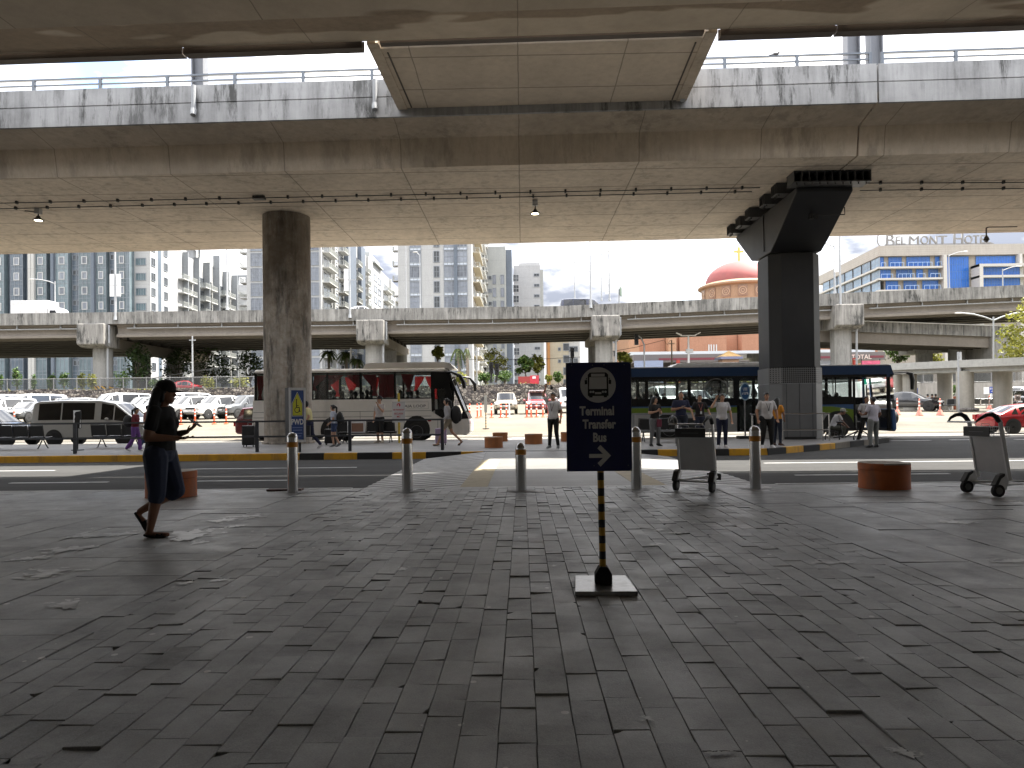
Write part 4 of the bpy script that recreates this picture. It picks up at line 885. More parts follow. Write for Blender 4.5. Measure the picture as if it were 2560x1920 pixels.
# luggage trolleys: local +y is the way they roll, handle at the back
def trolley(loc, rz, lab):
    r = thing('luggage_trolley', lab, 'luggage trolley', loc, rz, 'airport luggage trolleys')
    tm = P('trolley_grey', .6, .4, .45, var=.15); pl = P('trolley_black', .01, .35)
    for s in (-1,1):
        b = MB(); b.obox((s*.295,.10,.66),(.03,.055,.86), Matrix.Rotation(R(9),3,'X')); b.build('upright', tm, r, bevel=.004)
        b = MB(); b.prism([(-.02,.11),(.10,.10),(.14,.22),(.10,.34),(.05,.33),(-.06,.18)], 'x', s*.295-.02, s*.295+.02); b.build('wheel_bracket', tm, r, bevel=.004)
        b = MB(); b.prism([(-.105,.17),(-.02,.31),(.06,.34),(.06,.30),(.0,.26),(-.06,.15)], 'x', s*.295-.045, s*.295+.045); b.build('wheel_guard', pl, r, bevel=.006)
        w = MB(); w.cyl((s*.295-.027,-.02,.09),(s*.295+.027,-.02,.09),.09,None,24); wo = w.build('wheel', rubber, r, True)
        w = MB(); w.cyl((s*.295-.031,-.02,.09),(s*.295+.031,-.02,.09),.05,None,16); w.build('hub', P('hub_grey', .12, .5), wo, True)
        # hooked handle grip
        b = MB(); pts = [(s*.295,.02,1.08),(s*.297,-.03,1.15),(s*.30,-.10,1.185),(s*.30,-.18,1.175),(s*.295,-.27,1.13),(s*.27,-.33,1.075)]
        b.tube(pts, [.034,.036,.034,.028,.02,.012], 10); b.build('hand_grip', pl, r, True)
    b = MB(); b.tube([(-.28,-.33,1.075),(.28,-.33,1.075)], .013, 10); b.build('push_bar', steel, r, True)
    mrot = Matrix.Rotation(R(9),3,'X')
    b = MB(); b.obox((0,.105,.58),(.55,.008,.52), mrot); b.obox((0,.062,.845),(.56,.02,.03), mrot); b.build('back_panel', P('trolley_panel_grey', .45, .45, .25), r)
    b = MB()
    for z in (.86,.90,.95,1.0):
        for y in (-.06,.20): b.tube([(-.27,y,z),(.27,y,z)], .004, 5)
    for i in range(15):
        x = -.27+.54*i/14
        b.tube([(x,-.06,1.0),(x,-.05,.86),(x,.19,.86),(x,.20,1.0)], .003, 4)
    for s in (-1,1):
        for z in (.86,.93,1.0): b.tube([(s*.27,-.06,z),(s*.27,.20,z)], .004, 5)
        b.tube([(s*.05,-.06,1.0),(s*.06,-.06,1.045),(s*.2,-.06,1.045),(s*.21,-.06,1.0)], .004, 5)
    b.build('wire_basket', tm, r)
    b = MB(); b.obox((-.03,-.072,.93),(.50,.012,.14)); bd = b.build('advert_board', pl, r, bevel=.003)
    MB().box(-.17,.11,-.0795,-.0785,.925,.932).build('fine_print', P('print_grey', .12, .5), bd)
    # the V of frame tubes running to the single front caster
    b = MB()
    for s in (-1,1): b.tube([(s*.28,.05,.17),(s*.24,.09,.165),(s*.10,.78,.17),(s*.05,.86,.18),(0,.88,.18)], .019, 10)
    b.tube([(-.28,.07,.15),(.28,.07,.15)], .016, 8); b.tube([(-.17,.42,.17),(.17,.42,.17)], .014, 8)
    b.build('frame', tm, r, True)
    b = MB(); b.prism([(.70,.17),(.86,.19),(.84,.13),(.77,.09),(.72,.12)], 'x', -.035, .035); b.build('caster_fork', pl, r)
    w = MB(); w.cyl((-.022,.77,.075),(.022,.77,.075),.075,None,20); wo = w.build('wheel', rubber, r, True)
    MB().cyl((-.025,.77,.075),(.025,.77,.075),.035,None,14).build('hub', P('hub_grey', .12, .5), wo, True)
    b = MB(); b.prism([(.88,.12),(.93,.10),(.95,.20),(.90,.22)], 'x', -.12, .12); b.build('bumper', rubber, r, bevel=.01)
a = gnd(1685,1226); c = gnd(1790,1232); m = (a+c)/2; rz = math.atan2(c.y-a.y, c.x-a.x)
trolley((m.x, m.y+.02, 0), rz, 'luggage trolley seen from behind in front of the waiting people')
a = gnd(2413,1230); c = gnd(2489,1244); m = (a+c)/2
trolley((m.x+.05, m.y, 0), math.atan2(c.y-a.y, c.x-a.x)+R(8), 'luggage trolley seen from the side near the red car')

# ---------------------------------------------------------------- railings on the island
def rail(pts_u, y, u_end, lab):
    r = thing('railing', lab, 'railing'); xs = [AX(u,y) for u in pts_u]
    for x in xs:
        b = MB(); b.box(x-.05,x+.05,y-.03,y+.03,.096,1.1); b.build('post', P('rail_grey', (.06,.065,.075), .45, .4), r)
    for z in (1.075,.585):
        b = MB(); b.box(AX(u_end[0],y),AX(u_end[1],y),y-.032,y+.032,z-.028,z+.028); b.build('rail', P('rail_grey', .1), r)
rail((-260,-45,187,642,874,1105), 22.8, (-400,1107), 'long dark grey two-bar railing along the island, left of the crossing')
def rail2(x0, x1, y, lab, mat, xs, zt=1.12, zm=.62, sz=.03, box=False):
    r = thing('railing', lab, 'railing')
    for x in xs:
        b = MB(); (b.box(x-.045,x+.045,y-.03,y+.03,.096,zt) if box else b.cyl((x,y,.096),(x,y,zt),sz,None,10)); b.build('post', mat, r, not box)
    for z in (zt,zm):
        b = MB(); (b.box(x0,x1,y-.035,y+.035,z-.035,z+.035) if box else b.tube([(x0,y,z),(x1,y,z)], sz, 10)); b.build('rail', mat, r, not box)
rail2(AX(1578,25.6), AX(1800,25.6), 25.6, 'grey box-section railing behind the waiting people right of the crossing', P('rail_light_grey', (.2,.205,.21), .5), [AX(u,25.6) for u in (1582,1690,1797)], 1.16, .55, box=True)
rail2(AX(1874,26.4), AX(2074,26.4), 26.4, 'silver tube railing round the foot of the dark clad pillar', steel, [AX(u,26.4) for u in (1880,1955,2056,2072)], 1.1, .5, .024)

# gang seating: mesh chairs on a beam
def gang(loc, rz, n, lab, matb, mats, w=.6, grp=None, back=.46):
    r = thing('bench', lab, 'bench', loc, rz, grp)
    b = MB(); b.box(-.0,n*w,-.04,.04,.36,.42); b.build('beam', matb, r)
    for i in range(n):
        x = i*w+.03; w1 = w-.06
        o = MB(); fr = .02
        o.tube([(x,-.20,.44),(x,.20,.42),(x+.0,.27,.46),(x,.34,.42+back),(x+w1,.34,.42+back),(x+w1,.27,.46),(x+w1,.20,.42),(x+w1,-.20,.44),(x,-.20,.44)], fr, 6); o.build('seat_frame', matb, r)
        o = MB(); o.box(x+.02,x+w1-.02,-.2,.2,.425,.44); o.prism([(.26,.47),(.275,.47),(.345,.40+back),(.33,.40+back)], 'x', x+.02, x+w1-.02); o.build('seat', mats, r)
    for x in (.25,n*w-.25):
        o = MB(); o.tube([(x,0,.38),(x,-.26,.03),(x,-.32,.0)], .022, 6); o.tube([(x,0,.38),(x,.26,.03),(x,.32,.0)], .022, 6); o.build('leg', matb, r)
meshseat = plain('black_seat_mesh', .03, .5, .3, var=.2, sc=60)
frb = P('bench_black', .008, .35)
p = gnd(140,1121,.097); gang((p.x-.25,p.y,.097), PI, 4, 'black mesh bench at the left edge of the island', frb, meshseat, grp='black mesh benches on the island')
p = gnd(215,1119,.097); gang((p.x+2.05,p.y+.2,.097), PI, 3, 'black mesh bench behind the girl in purple trousers', frb, meshseat, grp='black mesh benches on the island')
p = gnd(990,1106,.097); gang((p.x,p.y+.2,.097), PI, 4, 'black mesh bench in front of the white coach', frb, meshseat, grp='black mesh benches on the island')
p = gnd(1700,1100,.097); gang((p.x+.5,27.2,.097), PI, 4, 'black mesh bench behind the grey railing in front of the blue bus', frb, meshseat, grp='black mesh benches on the island')
# paper poster left on the bench, torn notice stand
p = at(891,1062,28.3); r = thing('poster_board', 'white board with a brown square propped on the bench before the coach', 'board', (p.x,p.y,.55))
MB().box(-.36,.36,-.02,.0,-.02,.52).build('board', gwhite, r); MB().box(-.2,.28,-.026,-.0215,.02,.36).build('print', P('poster_brown', (.22,.12,.08), .7), r)
p = gnd(194,1126,.097); r = thing('notice_stand', 'black notice stand with torn white paper beside the silver van', 'notice stand', (p.x,p.y,.097))
MB().cyl((0,0,0),(0,0,.8),.025,None,10).build('pole', black, r); MB().lathe([(.2,0),(.2,.03),(.03,.05)],20).build('base', black, r)
MB().box(-.13,.13,-.02,.02,.78,1.42).build('board', P('notice_black', .006, .5), r)
b = MB(); b.add([(-.13,-.023,.95),(-.11,-.023,.92),(-.085,-.023,1.05),(-.1,-.023,1.1),(-.07,-.023,1.2),(-.09,-.023,1.3),(-.05,-.023,1.37),(.12,-.023,1.40),(.12,-.023,1.42),(-.13,-.023,1.42)], [tuple(range(10))]); b.add([(.09,-.023,.8),(.13,-.023,.8),(.13,-.023,1.1),(.11,-.023,1.08)],[(0,1,2,3)]); b.build('torn_paper', white, r)

# transport sign on a yellow pole, UBE oval sign
p = gnd(998,1107,.097); r = thing('sign_stand', 'white sign board with red lettering on a yellow pole in front of the coach', 'sign', (p.x,28.6,.097))
MB().cyl((0,0,0),(0,0,2.0),.045,None,12).build('pole', P('sign_pole_yellow', (.5,.36,.03), .5), r)
z1 = AZ(995,1004,28.6)-.097; z0 = AZ(995,1056,28.6)-.097; w = .26
MB().box(-w,w,-.07,-.05,z0,z1).build('panel', P('sign_pale', .5, .5), r)
rd = P('sign_red', (.38,.015,.03), .5)
b = MB(); 
for a in range(-60,220,20):
    t0, t1 = R(a), R(a+20); zc_ = z1-.14; q0 = .075; q1 = .03
    b.prism([(q0*math.cos(t0),zc_+q0*math.sin(t0)),(q0*math.cos(t1),zc_+q0*math.sin(t1)),(q1*math.cos(t1)-.01,zc_+q1*math.sin(t1)),(q1*math.cos(t0)-.01,zc_+q1*math.sin(t0))],'y',-.075,-.0705)
b.build('emblem', rd, r)
text('HM TRANSPORT', .085, rd, r, (0,-.0705,z1-.36), sx=.72, bold=.002); text('BACLARAN', .10, rd, r, (0,-.0705,z1-.52), sx=.68, bold=.002); text('MRT', .10, rd, r, (0,-.0705,z1-.64), sx=.75, bold=.002)
p = gnd(1861,1092,.097); r = thing('sign_stand', 'oval blue UBE bus stop sign on a grey pole before the blue bus', 'sign', (AX(1862,28.9),28.9,.097))
MB().cyl((0,0,0),(0,0,2.2),.035,None,10).build('pole', galv, r); MB().box(-.3,.3,-.25,.25,0,.12).build('base', black, r, bevel=.02)
zc_ = AZ(1862,979,28.9)-.097
b = MB(); b.cyl((0,0,0),(0,.02,0),1.,None,36); b.v = [(x*.2,y,z*.36) for x,y,z in b.v]; b.v = [(x,y-.06,z+zc_) for x,y,z in b.v]; b.build('rim', P('sign_pale_blue', (.3,.42,.5), .5), r)
b = MB(); b.disc((0,-.064,zc_), .165, 'y', 36, rz=.31); b.build('panel', P('ube_blue', (.012,.075,.2), .4), r)
text('UBE', .13, wl, r, (0,-.066,zc_+.07), sx=.8, bold=.003); text('EXPRESS', .05, wl, r, (0,-.066,zc_+.02), sx=.9)
b = MB(); b.prism([(-.12,zc_-.12),(-.12,zc_-.05),(.11,zc_-.02),(.13,zc_-.12)],'y',-.067,-.0655); b.build('bus_symbol', wl, r)
b = MB()
for i in range(3): b.box(-.1+i*.065,-.055+i*.065,-.0695,-.0675,zc_-.095,zc_-.06)
b.disc((-.06,-.069,zc_-.12),.025); b.disc((.06,-.069,zc_-.12),.025); b.build('bus_symbol_window', P('ube_blue', .1), r)

# suitcases
def suitcase(loc, rz, w, d, h, mat, lab, handle=.35):
    r = thing('suitcase', lab, 'suitcase', loc, rz)
    b = MB(); b.box(-w/2,w/2,-d/2,d/2,.06,h); b.build('shell', mat, r, bevel=.04)
    b = MB()
    for x in (-w*.3,w*.3): b.box(x-.012,x+.012,-d/2-.006,-d/2+.01,.1,h-.05)
    b.build('rib', mat, r)
    b = MB(); b.tube([(-w*.25,d*.3,h-.02),(-w*.25,d*.3,h+handle),(w*.25,d*.3,h+handle),(w*.25,d*.3,h-.02)], .011, 6); b.build('handle', galv, r)
    for x in (-w*.38,w*.38):
        for y in (-d*.3,d*.3): b = MB(); b.cyl((x-.012,y,.03),(x+.012,y,.03),.03,None,10); b.build('wheel', rubber, r)
p = gnd(1101,1113,.097); suitcase((p.x,p.y+.2,.097), R(10), .42, .27, .62, P('case_lilac', (.36,.28,.42), .4), 'lilac suitcase pulled by the woman with the big backpack')
p = gnd(622,1117,.097); suitcase((p.x,p.y+.1,.097), R(-8), .5, .32, .8, black, 'large black suitcase left of the round pillar', .1)
p = gnd(823,1113,.097); suitcase((p.x,p.y+.25,.097), R(5), .45, .3, .62, black, 'black suitcase pulled by the girl in denim shorts', .4)
# ---------------------------------------------------------------- vehicles
cg = glass('clear_window', (.95,.98,.97), .06, .05); cgd = glass('tinted_window', (.86,.9,.89), .08, .14)
def wheel(r, x, y, z, rad, w, side, spokes=6, rimm=None, dual=False):
    b = MB(); y0, y1 = (y, y+w*(-side))
    b.lathe([(rad*.62,-w/2),(rad*.9,-w/2),(rad,-w*.36),(rad,w*.36),(rad*.9,w/2),(rad*.62,w/2)], 28)
    b.xf(Matrix.Translation((x,y+w/2*(1 if side<0 else -1),z)) @ Matrix.Rotation(R(90),4,'X')); o = b.build('wheel', rubber, r, True, ang=50)
    b = MB(); yo = y - (.004*(1 if side>0 else -1))*-1
    b.cyl((x,y+(.03 if side<0 else -.03),z),(x,y+(.05 if side<0 else -.05),z),rad*.63,None,28,1)
    for i in range(spokes):
        t = 2*PI*i/spokes; c = Vector((math.cos(t),0,math.sin(t))); n = Vector((-math.sin(t),0,math.cos(t)))
        yy = y+(.008 if side<0 else -.008); q0 = Vector((x,yy,z)); q = [q0+c*rad*.08+n*rad*.09, q0+c*rad*.6+n*rad*.06, q0+c*rad*.6-n*rad*.06, q0+c*rad*.08-n*rad*.09]
        dpt = Vector((0,(.024 if side<0 else -.024),0)); b.add(q+[p+dpt for p in q], [(0,1,2,3),(4,5,6,7),(0,1,5,4),(1,2,6,5),(2,3,7,6),(3,0,4,7)])
    b.cyl((x,y+(.0 if side<0 else -.0),z),(x,y+(.04 if side<0 else -.04),z),rad*.14,None,12)
    rg = [(x+rad*.62*math.cos(2*PI*i/24), y+(.015 if side<0 else -.015), z+rad*.62*math.sin(2*PI*i/24)) for i in range(25)]; b.tube(rg, rad*.04, 5)
    b.build('rim', [rimm or P('rim_alloy', .45, .3, .9), black], o, True)

def car(name, label, cat, loc, rz, S, paint, L, W, wr=.33, xf=None, xr=None, group=None, glassm=None, pills=(), tall=False, front='car'):
    """S: stations (x, z bottom, z belt, z top, half width, half width of roof); +x is the front"""
    r = thing(name, label, cat, loc, rz, group); g = glassm or carglass
    b = MB(); rings = []
    for x, zb, zs, zt, w, wt in S:
        half = [(w*.80,zb),(w*.97,zb+.07),(w,zb+(zs-zb)*.55),(w*.975,zs),(wt,max(zs+.004,zt-.055)),(wt*.86,zt-.012),(wt*.45,zt+.004)]
        rings.append([(x,-y,z) for y,z in half] + [(x,y,z) for y,z in half[::-1]])
    b.loft(rings); m = len(half)
    body = b.build('body', paint, r, True, ang=40)
    def pane(i, j, side, ia=.08, ib=.08, top=.1, bot=.06, nm='side_window'):
        A = Vector(rings[i][3]); B = Vector(rings[j][3]); D = Vector(rings[i][4]); E = Vector(rings[j][4])
        q = [A.lerp(B,ia).lerp(D.lerp(E,ia),bot), A.lerp(B,1-ib).lerp(D.lerp(E,1-ib),bot), A.lerp(B,1-ib).lerp(D.lerp(E,1-ib),1-top), A.lerp(B,ia).lerp(D.lerp(E,ia),1-top)]
        o = MB(); off = Vector((0,-.006,.003)); pts = [p+off for p in q]
        if side > 0: pts = [Vector((p.x,-p.y,p.z)) for p in pts[::-1]]
        o.quad(*pts); o.build(nm, g, r)
    def top(i, j, nm, ia=.06, ib=.06):
        q = []
        for s in (1,-1):
            A = Vector(rings[i][4]); B = Vector(rings[j][4]); A.y *= .95; B.y *= .95; A2 = Vector(rings[i][6]); B2 = Vector(rings[j][6])
            q.append((A,B,s))
        nrm = Vector((0,0,1)); A = Vector(rings[i][6]); B = Vector(rings[j][6]); d = (B-A); nrm = Vector((-d.z,0,d.x)).normalized(); nrm = nrm if nrm.z > 0 else -nrm
        pts = []
        row = []
        for k in (4,5,6,-7,-6,-5):
            a = Vector(rings[i][k]); c = Vector(rings[j][k]); row.append((a.lerp(c,ia)+nrm*.007, a.lerp(c,1-ib)+nrm*.007))
        for k in (0,-1):
            row[k] = tuple(Vector((p.x,p.y*.94,p.z)) for p in row[k])
        o = MB(); o.v = [tuple(p) for pr in row for p in pr]; o.f = [(2*k,2*k+1,2*k+3,2*k+2) for k in range(5)]; o.m = [0]*5; o.build(nm, g, r, True)
    for it in pills:
        if it[0] == 's':
            for s in (-1,1): pane(it[1], it[2], s, *(it[3:] or ()))
        else: top(it[1], it[2], it[3])
    xf = xf if xf is not None else L/2-.85; xr = xr if xr is not None else -L/2+.9
    for x in (xf,xr):
        for s in (-1,1):
            o = MB(); o.disc((x,s*(W/2+.002),wr+.03), wr*1.16, 'y', 28); o.build('wheel_arch', black, r)
            wheel(r, x, s*(W/2+.012), wr, wr, .22, -1 if s<0 else 1)
    zb = S[-1][2]; xfe = S[-1][0]
    zh = S[-3][2]
    for s in (-1,1):
        o = MB(); o.prism([(xfe-.28,zh-.10),(xfe-.02,zh-.17),(xfe+.025,zh-.05-.12),(xfe-.02,zh-.03),(xfe-.2,zh+.02)], 'y', s*W*.30, s*W*.475); o.build('headlight', lampglass, r)
        o = MB(); xb = S[0][0]; zt = S[1][2]; o.box(xb-.015,xb+.14,s*W*.33,s*W*.47,zt-.22,zt+.02); o.build('tail_light', tailred, r)
        o = MB(); im = [k for k in range(len(S)) if S[k][0] > 0]; kx = S[im[0]][0]+.45; o.ell((kx, s*(W/2+.10), S[im[0]][2]+.08), (.08,.11,.075)); o.build('wing_mirror', paint, r, True)
    o = MB(); o.box(xfe-.03,xfe+.02,-W*.26,W*.26,zh-.22,zh-.08); o.build('grille', black, r)
    o = MB(); o.box(xfe-.02,xfe+.03,-W*.42,W*.42,S[-1][1]+.02,S[-1][1]+.10); o.build('bumper_intake', black, r)
    o = MB(); o.box(xfe+.02,xfe+.034,-.2,.2,zh-.33,zh-.23); o.build('number_plate', gwhite, r)
    for s in (-1,1):
        o = MB(); xm = (xf+xr)/2
        o.box(xm-.10,xm+.06,s*(W/2+.002),s*(W/2+.014),S[3][2]-.1,S[3][2]-.07); o.build('door_handle', paint, r)
    return r
SUV = [(-2.33,.5,.72,.86,.72,.66),(-2.27,.40,.98,1.04,.86,.78),(-2.2,.36,1.06,1.2,.91,.76),(-1.98,.34,1.08,1.70,.92,.68),(-.9,.32,1.06,1.79,.925,.68),(.3,.32,1.03,1.74,.925,.68),(1.12,.32,1.0,1.1,.925,.74),(1.7,.33,.93,1.03,.915,.72),(2.15,.35,.82,.93,.88,.68),(2.32,.4,.66,.74,.76,.6)]
SUVp = (('s',3,4,.12,.05),('s',4,5,.03,.03),('s',5,6,.03,.5),('t',5,6,'windscreen'),('t',2,3,'rear_window'))
SED = [(-2.2,.45,.72,.80,.68,.6),(-2.14,.36,.92,.97,.80,.7),(-1.75,.32,.94,1.03,.84,.70),(-1.0,.3,.92,1.36,.86,.60),(-.35,.28,.90,1.46,.862,.61),(.30,.28,.88,1.43,.862,.61),(1.15,.28,.86,.95,.86,.70),(1.65,.3,.78,.88,.84,.68),(2.05,.32,.68,.78,.80,.62),(2.2,.36,.55,.62,.68,.52)]
SEDp = (('s',3,4,.15,.04),('s',4,5,.03,.04),('s',5,6,.03,.5),('s',2,3,.55,.05),('t',5,6,'windscreen'),('t',2,3,'rear_window'))
VAN = [(-2.63,.5,.8,1.0,.84,.78),(-2.60,.4,1.06,1.7,.94,.80),(-2.52,.36,1.12,2.0,.95,.78),(-2.3,.34,1.14,2.1,.95,.78),(-1.2,.32,1.14,2.14,.95,.78),(.55,.32,1.14,2.12,.95,.78),(1.25,.32,1.12,1.98,.95,.76),(2.12,.33,1.05,1.25,.94,.74),(2.5,.35,.86,1.0,.90,.68),(2.63,.4,.66,.74,.78,.58)]
VANp = (('s',3,4,.02,.03),('s',4,5,.02,.12),('s',5,6,.15,.05),('s',6,7,.03,.35),('t',6,7,'windscreen'),('t',1,2,'rear_window'))
def paintm(key, col, metal=.0, rough=.25): return plain('car_paint_'+key, col, rough, metal, var=.08, sc=4, coat=.6)
pw = paintm('white', .68); psil = paintm('silver', (.42,.42,.41), .5); pvan = paintm('van_silver', (.42,.42,.40), .15); pred = paintm('red', (.30,.008,.014)); pblk = paintm('black', (.012,.013,.016)); pgry = paintm('grey', (.10,.105,.11), .3); pdred = paintm('maroon', (.09,.012,.014)); pdblue = paintm('dark_blue', (.012,.018,.05)); psalm = paintm('faded_red', (.36,.06,.07)); ptan = paintm('champagne', (.38,.33,.25), .3)

xf_ = AX(355,32.6); car('parked_van', 'silver minibus van with long dark windows behind the left railing', 'van', (xf_-2.63, 33.6, -.05), 0, VAN, pvan, 5.26, 1.9, .34, 1.72, -1.52, pills=VANp)
xf_ = AX(58,32.6); car('parked_car', 'dark blue car with chrome grille at the left edge, behind the van', 'car', (xf_-2.32, 33.55, -.05), 0, SUV, pdblue, 4.66, 1.85, pills=SUVp)
x_ = AX(582,35.9); car('parked_car', 'dark red car standing left of the round pillar', 'car', (x_+2.32, 36.9, -.05), 0, SUV, pdred, 4.66, 1.85, pills=SUVp)
x_ = AX(2487,34.6); car('parked_car', 'shiny red sedan at the right edge, its tail towards the trolley', 'car', (x_+2.2, 35.5, -.05), 0, SED, pred, 4.4, 1.72, .33, pills=SEDp)

# cars up on the parking lot
def lot(u, v, kind, paint, rz, lab, Y=None, grp='cars parked on the far lot'):
    # v = ground under the car
    if Y is None:
        best = min([y*.25 for y in range(160,296)], key=lambda y: abs(at(u,v,y).z-(terr(y)+.04)))
        Y = best
    p = at(u,v,Y); z = terr(Y)+.045
    tl = -math.atan2(terr(Y+1.5)-terr(Y-1.5), 3.)
    S_, pl_, L_, W_ = {'suv':(SUV,SUVp,4.66,1.85),'sed':(SED,SEDp,4.4,1.72),'van':(VAN,VANp,5.26,1.9)}[kind]
    key = (kind, paint.name)
    o = car('parked_'+('van' if kind=='van' else 'car'), lab, 'van' if kind=='van' else 'car', (p.x,Y,z), rz, S_, paint, L_, W_, pills=pl_, group=grp) if key not in LOT else dup(LOT[key], (p.x,Y,z), rz, lab, grp)
    LOT.setdefault(key, o); return o
LOT = {}
FR = -PI/2
sil = lot(1265,1034,'suv',ptan,FR+.02,'silver and gold off-roader facing us behind orange posts',58.5)
redj = lot(1342,1034,'suv',psalm,FR+.0,'faded red off-roader with a roof rack, facing us behind orange posts',58.5)
b = MB(); b.box(-.9,.6,-.6,.6,1.86,1.93); b.box(-.9,.6,-.62,-.58,1.8,1.95); b.box(-.9,.6,.58,.62,1.8,1.95); b.build('roof_rack', white, redj)
b = MB(); b.tube([(2.42,-.6,.45),(2.42,-.6,.8),(2.42,.6,.8),(2.42,.6,.45)], .03); b.tube([(2.42,-.35,.45),(2.42,-.35,.8)], .03); b.tube([(2.42,.35,.45),(2.42,.35,.8)], .03); b.build('bull_bar', chrome, redj)
lot(1420,1032,'van',pw,FR,'white van mostly hidden by the sign, right of the red off-roader',61)
A_ = FR-.45
for u, v, k, pt, rz, lab, Y in (
    (470,1052,'suv',psil,A_,'silver car behind the walking woman, second from the coach',54),
    (540,1052,'suv',pw,A_,'white off-roader in the front row, left of the dark one',54),
    (612,1050,'suv',pgry,A_,'dark grey off-roader in the front row beside the coach tail',55),
    (400,1052,'suv',pw,A_,'white car hidden partly by the woman in the front row',54),
    (5,1052,'suv',pw,A_+.1,'white car at the left edge of the front row',50),
    (75,1054,'sed',pgry,FR,'dark sedan facing us between the white car and the silver van',50),
    (10,1020,'van',pw,A_,'white van at the left edge of the middle row',61),
    (75,1020,'van',pw,A_,'white van second in the middle row',61),
    (150,1018,'suv',pgry,A_,'grey car in the middle row above the van roof',62),
    (185,1018,'suv',psil,A_,'silver car in the middle row above the van roof',62),
    (300,1018,'van',pw,A_,'long white van in the middle row above the van bonnet',61),
    (358,1020,'suv',psil,A_,'pale silver car just left of the walking woman',60),
    (455,1020,'van',pw,A_,'white van in the back row right of the woman head',64),
    (560,1012,'suv',psil,A_,'silver car in the back row left of the coach',66),
    (618,1014,'suv',pblk,A_,'black car in the back row touching the coach tail',65),
    (505,1014,'sed',pw,A_,'white sedan in the back row between van and silver car',66),
    (20,1005,'suv',pw,A_,'white car in the last row at the left edge',69),
    (90,1005,'van',pw,A_,'white van in the last row near the stone wall',69),
    (1660,1022,'van',pw,FR,'white van seen through the rear windows of the blue bus',56),
    (1742,1022,'suv',pw,FR+.3,'white car seen through the middle windows of the blue bus',57),
    (1800,1022,'sed',psil,FR-.2,'silver sedan seen through the blue bus beside its round emblem',57),
    (1900,1022,'van',pw,FR,'white van glimpsed between the blue bus door and the dark pillar',55),
    (2085,1022,'suv',psil,FR,'silver car behind the front windows of the blue bus',56),
    (2240,1008,'suv',pw,FR,'white car up the lot between blue bus and canopy',66),
    (2555,1000,'suv',pw,FR+.5,'white car with dark roof at the right edge of the lot',64)):
    lot(u, v, k, pt, rz, lab, Y)
lot(2272,1022,'sed',pblk,FR+.95,'black sedan with bright headlights beyond the blue bus',53)
lot(2540,1003,'sed',pblk,FR-.5,'dark sedan at the right edge near the exit sign',60)
lot(470,955,'sed',pred,0,'red car behind the fence on top of the stone wall',79)
# green jeepney behind the bus door
r = thing('minibus', 'white minibus with a bright green roof visor seen through the open bus door', 'minibus', (AX(2190,42),42,terr(42)+.04), 0)
b = MB(); b.prism([(0,.4),(0,1.1),(.25,1.35),(.55,2.5),(4.8,2.5),(4.8,.4)],'y',0,1.9); b.xf(Matrix.Translation((1.0,0,0))@Matrix.Rotation(R(90),4,'Z'))
b.build('body', pw, r, bevel=.06)
MB().box(-.75,.85,-.06,.02,2.3,2.62).build('visor', P('visor_green', (.03,.5,.33), .5), r); MB().box(-.72,.82,-.33,-.26,1.45,2.25).build('windscreen', carglass, r)
for x in (-.72,.56):
    MB().box(x,x+.22,-.02,.05,.7,.95).build('headlight', lampglass, r); w = MB(); w.cyl((x,-.6,.36),(x+.24,-.6,.36),.36,None,20); w.build('wheel', rubber, r)
MB().box(-.25,.35,-.012,.01,.5,.66).build('number_plate', P('plate_blue', (.05,.12,.35), .5), r)

# truck and roofs on the flyover
FZ = 12.0
p = at(20,778,84); r = thing('box_truck', 'white box truck driving on the far flyover', 'truck', (AX(27,84),84,FZ))
b = MB(); b.box(0,4.45,0,2.1,.6,AZ(60,751,84)-FZ); b.build('cargo_box', gwhite, r, bevel=.04)
b = MB(); b.prism([(4.5,.5),(4.5,2.45),(4.9,2.52),(5.5,2.3),(6.1,1.6),(6.25,1.2),(6.25,.5)],'y',.05,2.05); b.build('cab', white, r, bevel=.05)
MB().prism([(4.7,1.35),(4.7,2.0),(5.35,2.0),(5.7,1.35)],'y',.03,.045).build('side_window', carglass, r)
MB().box(1.4,2.6,-.02,-.004,1.5,1.62).build('lettering_strip', P('grey_strip', .15, .6), r)
for x in (.9,5.2): w = MB(); w.cyl((x,.02,.4),(x,.3,.4),.4,None,20); w.build('wheel', rubber, r)
p = at(1430,757,84); o = dup(LOT[('van',psil.name)] if ('van',psil.name) in LOT else LOT[('van',pw.name)], (AX(1460,84),84,AZ(1460,748,84)-2.14), 0, 'dark roofed van passing on the flyover near the centre lamp posts', 'vehicles on the flyover')
for k_ in C.objects:
    if k_.parent == o and k_.name.split('.')[0] == 'body': k_.material_slots[0].link = 'OBJECT'; k_.material_slots[0].material = pdblue
dup(LOT[('sed',pw.name)], (AX(910,84),84,AZ(905,767,84)-1.44), 0, 'white car roof showing above the flyover parapet right of the round pillar', 'vehicles on the flyover')

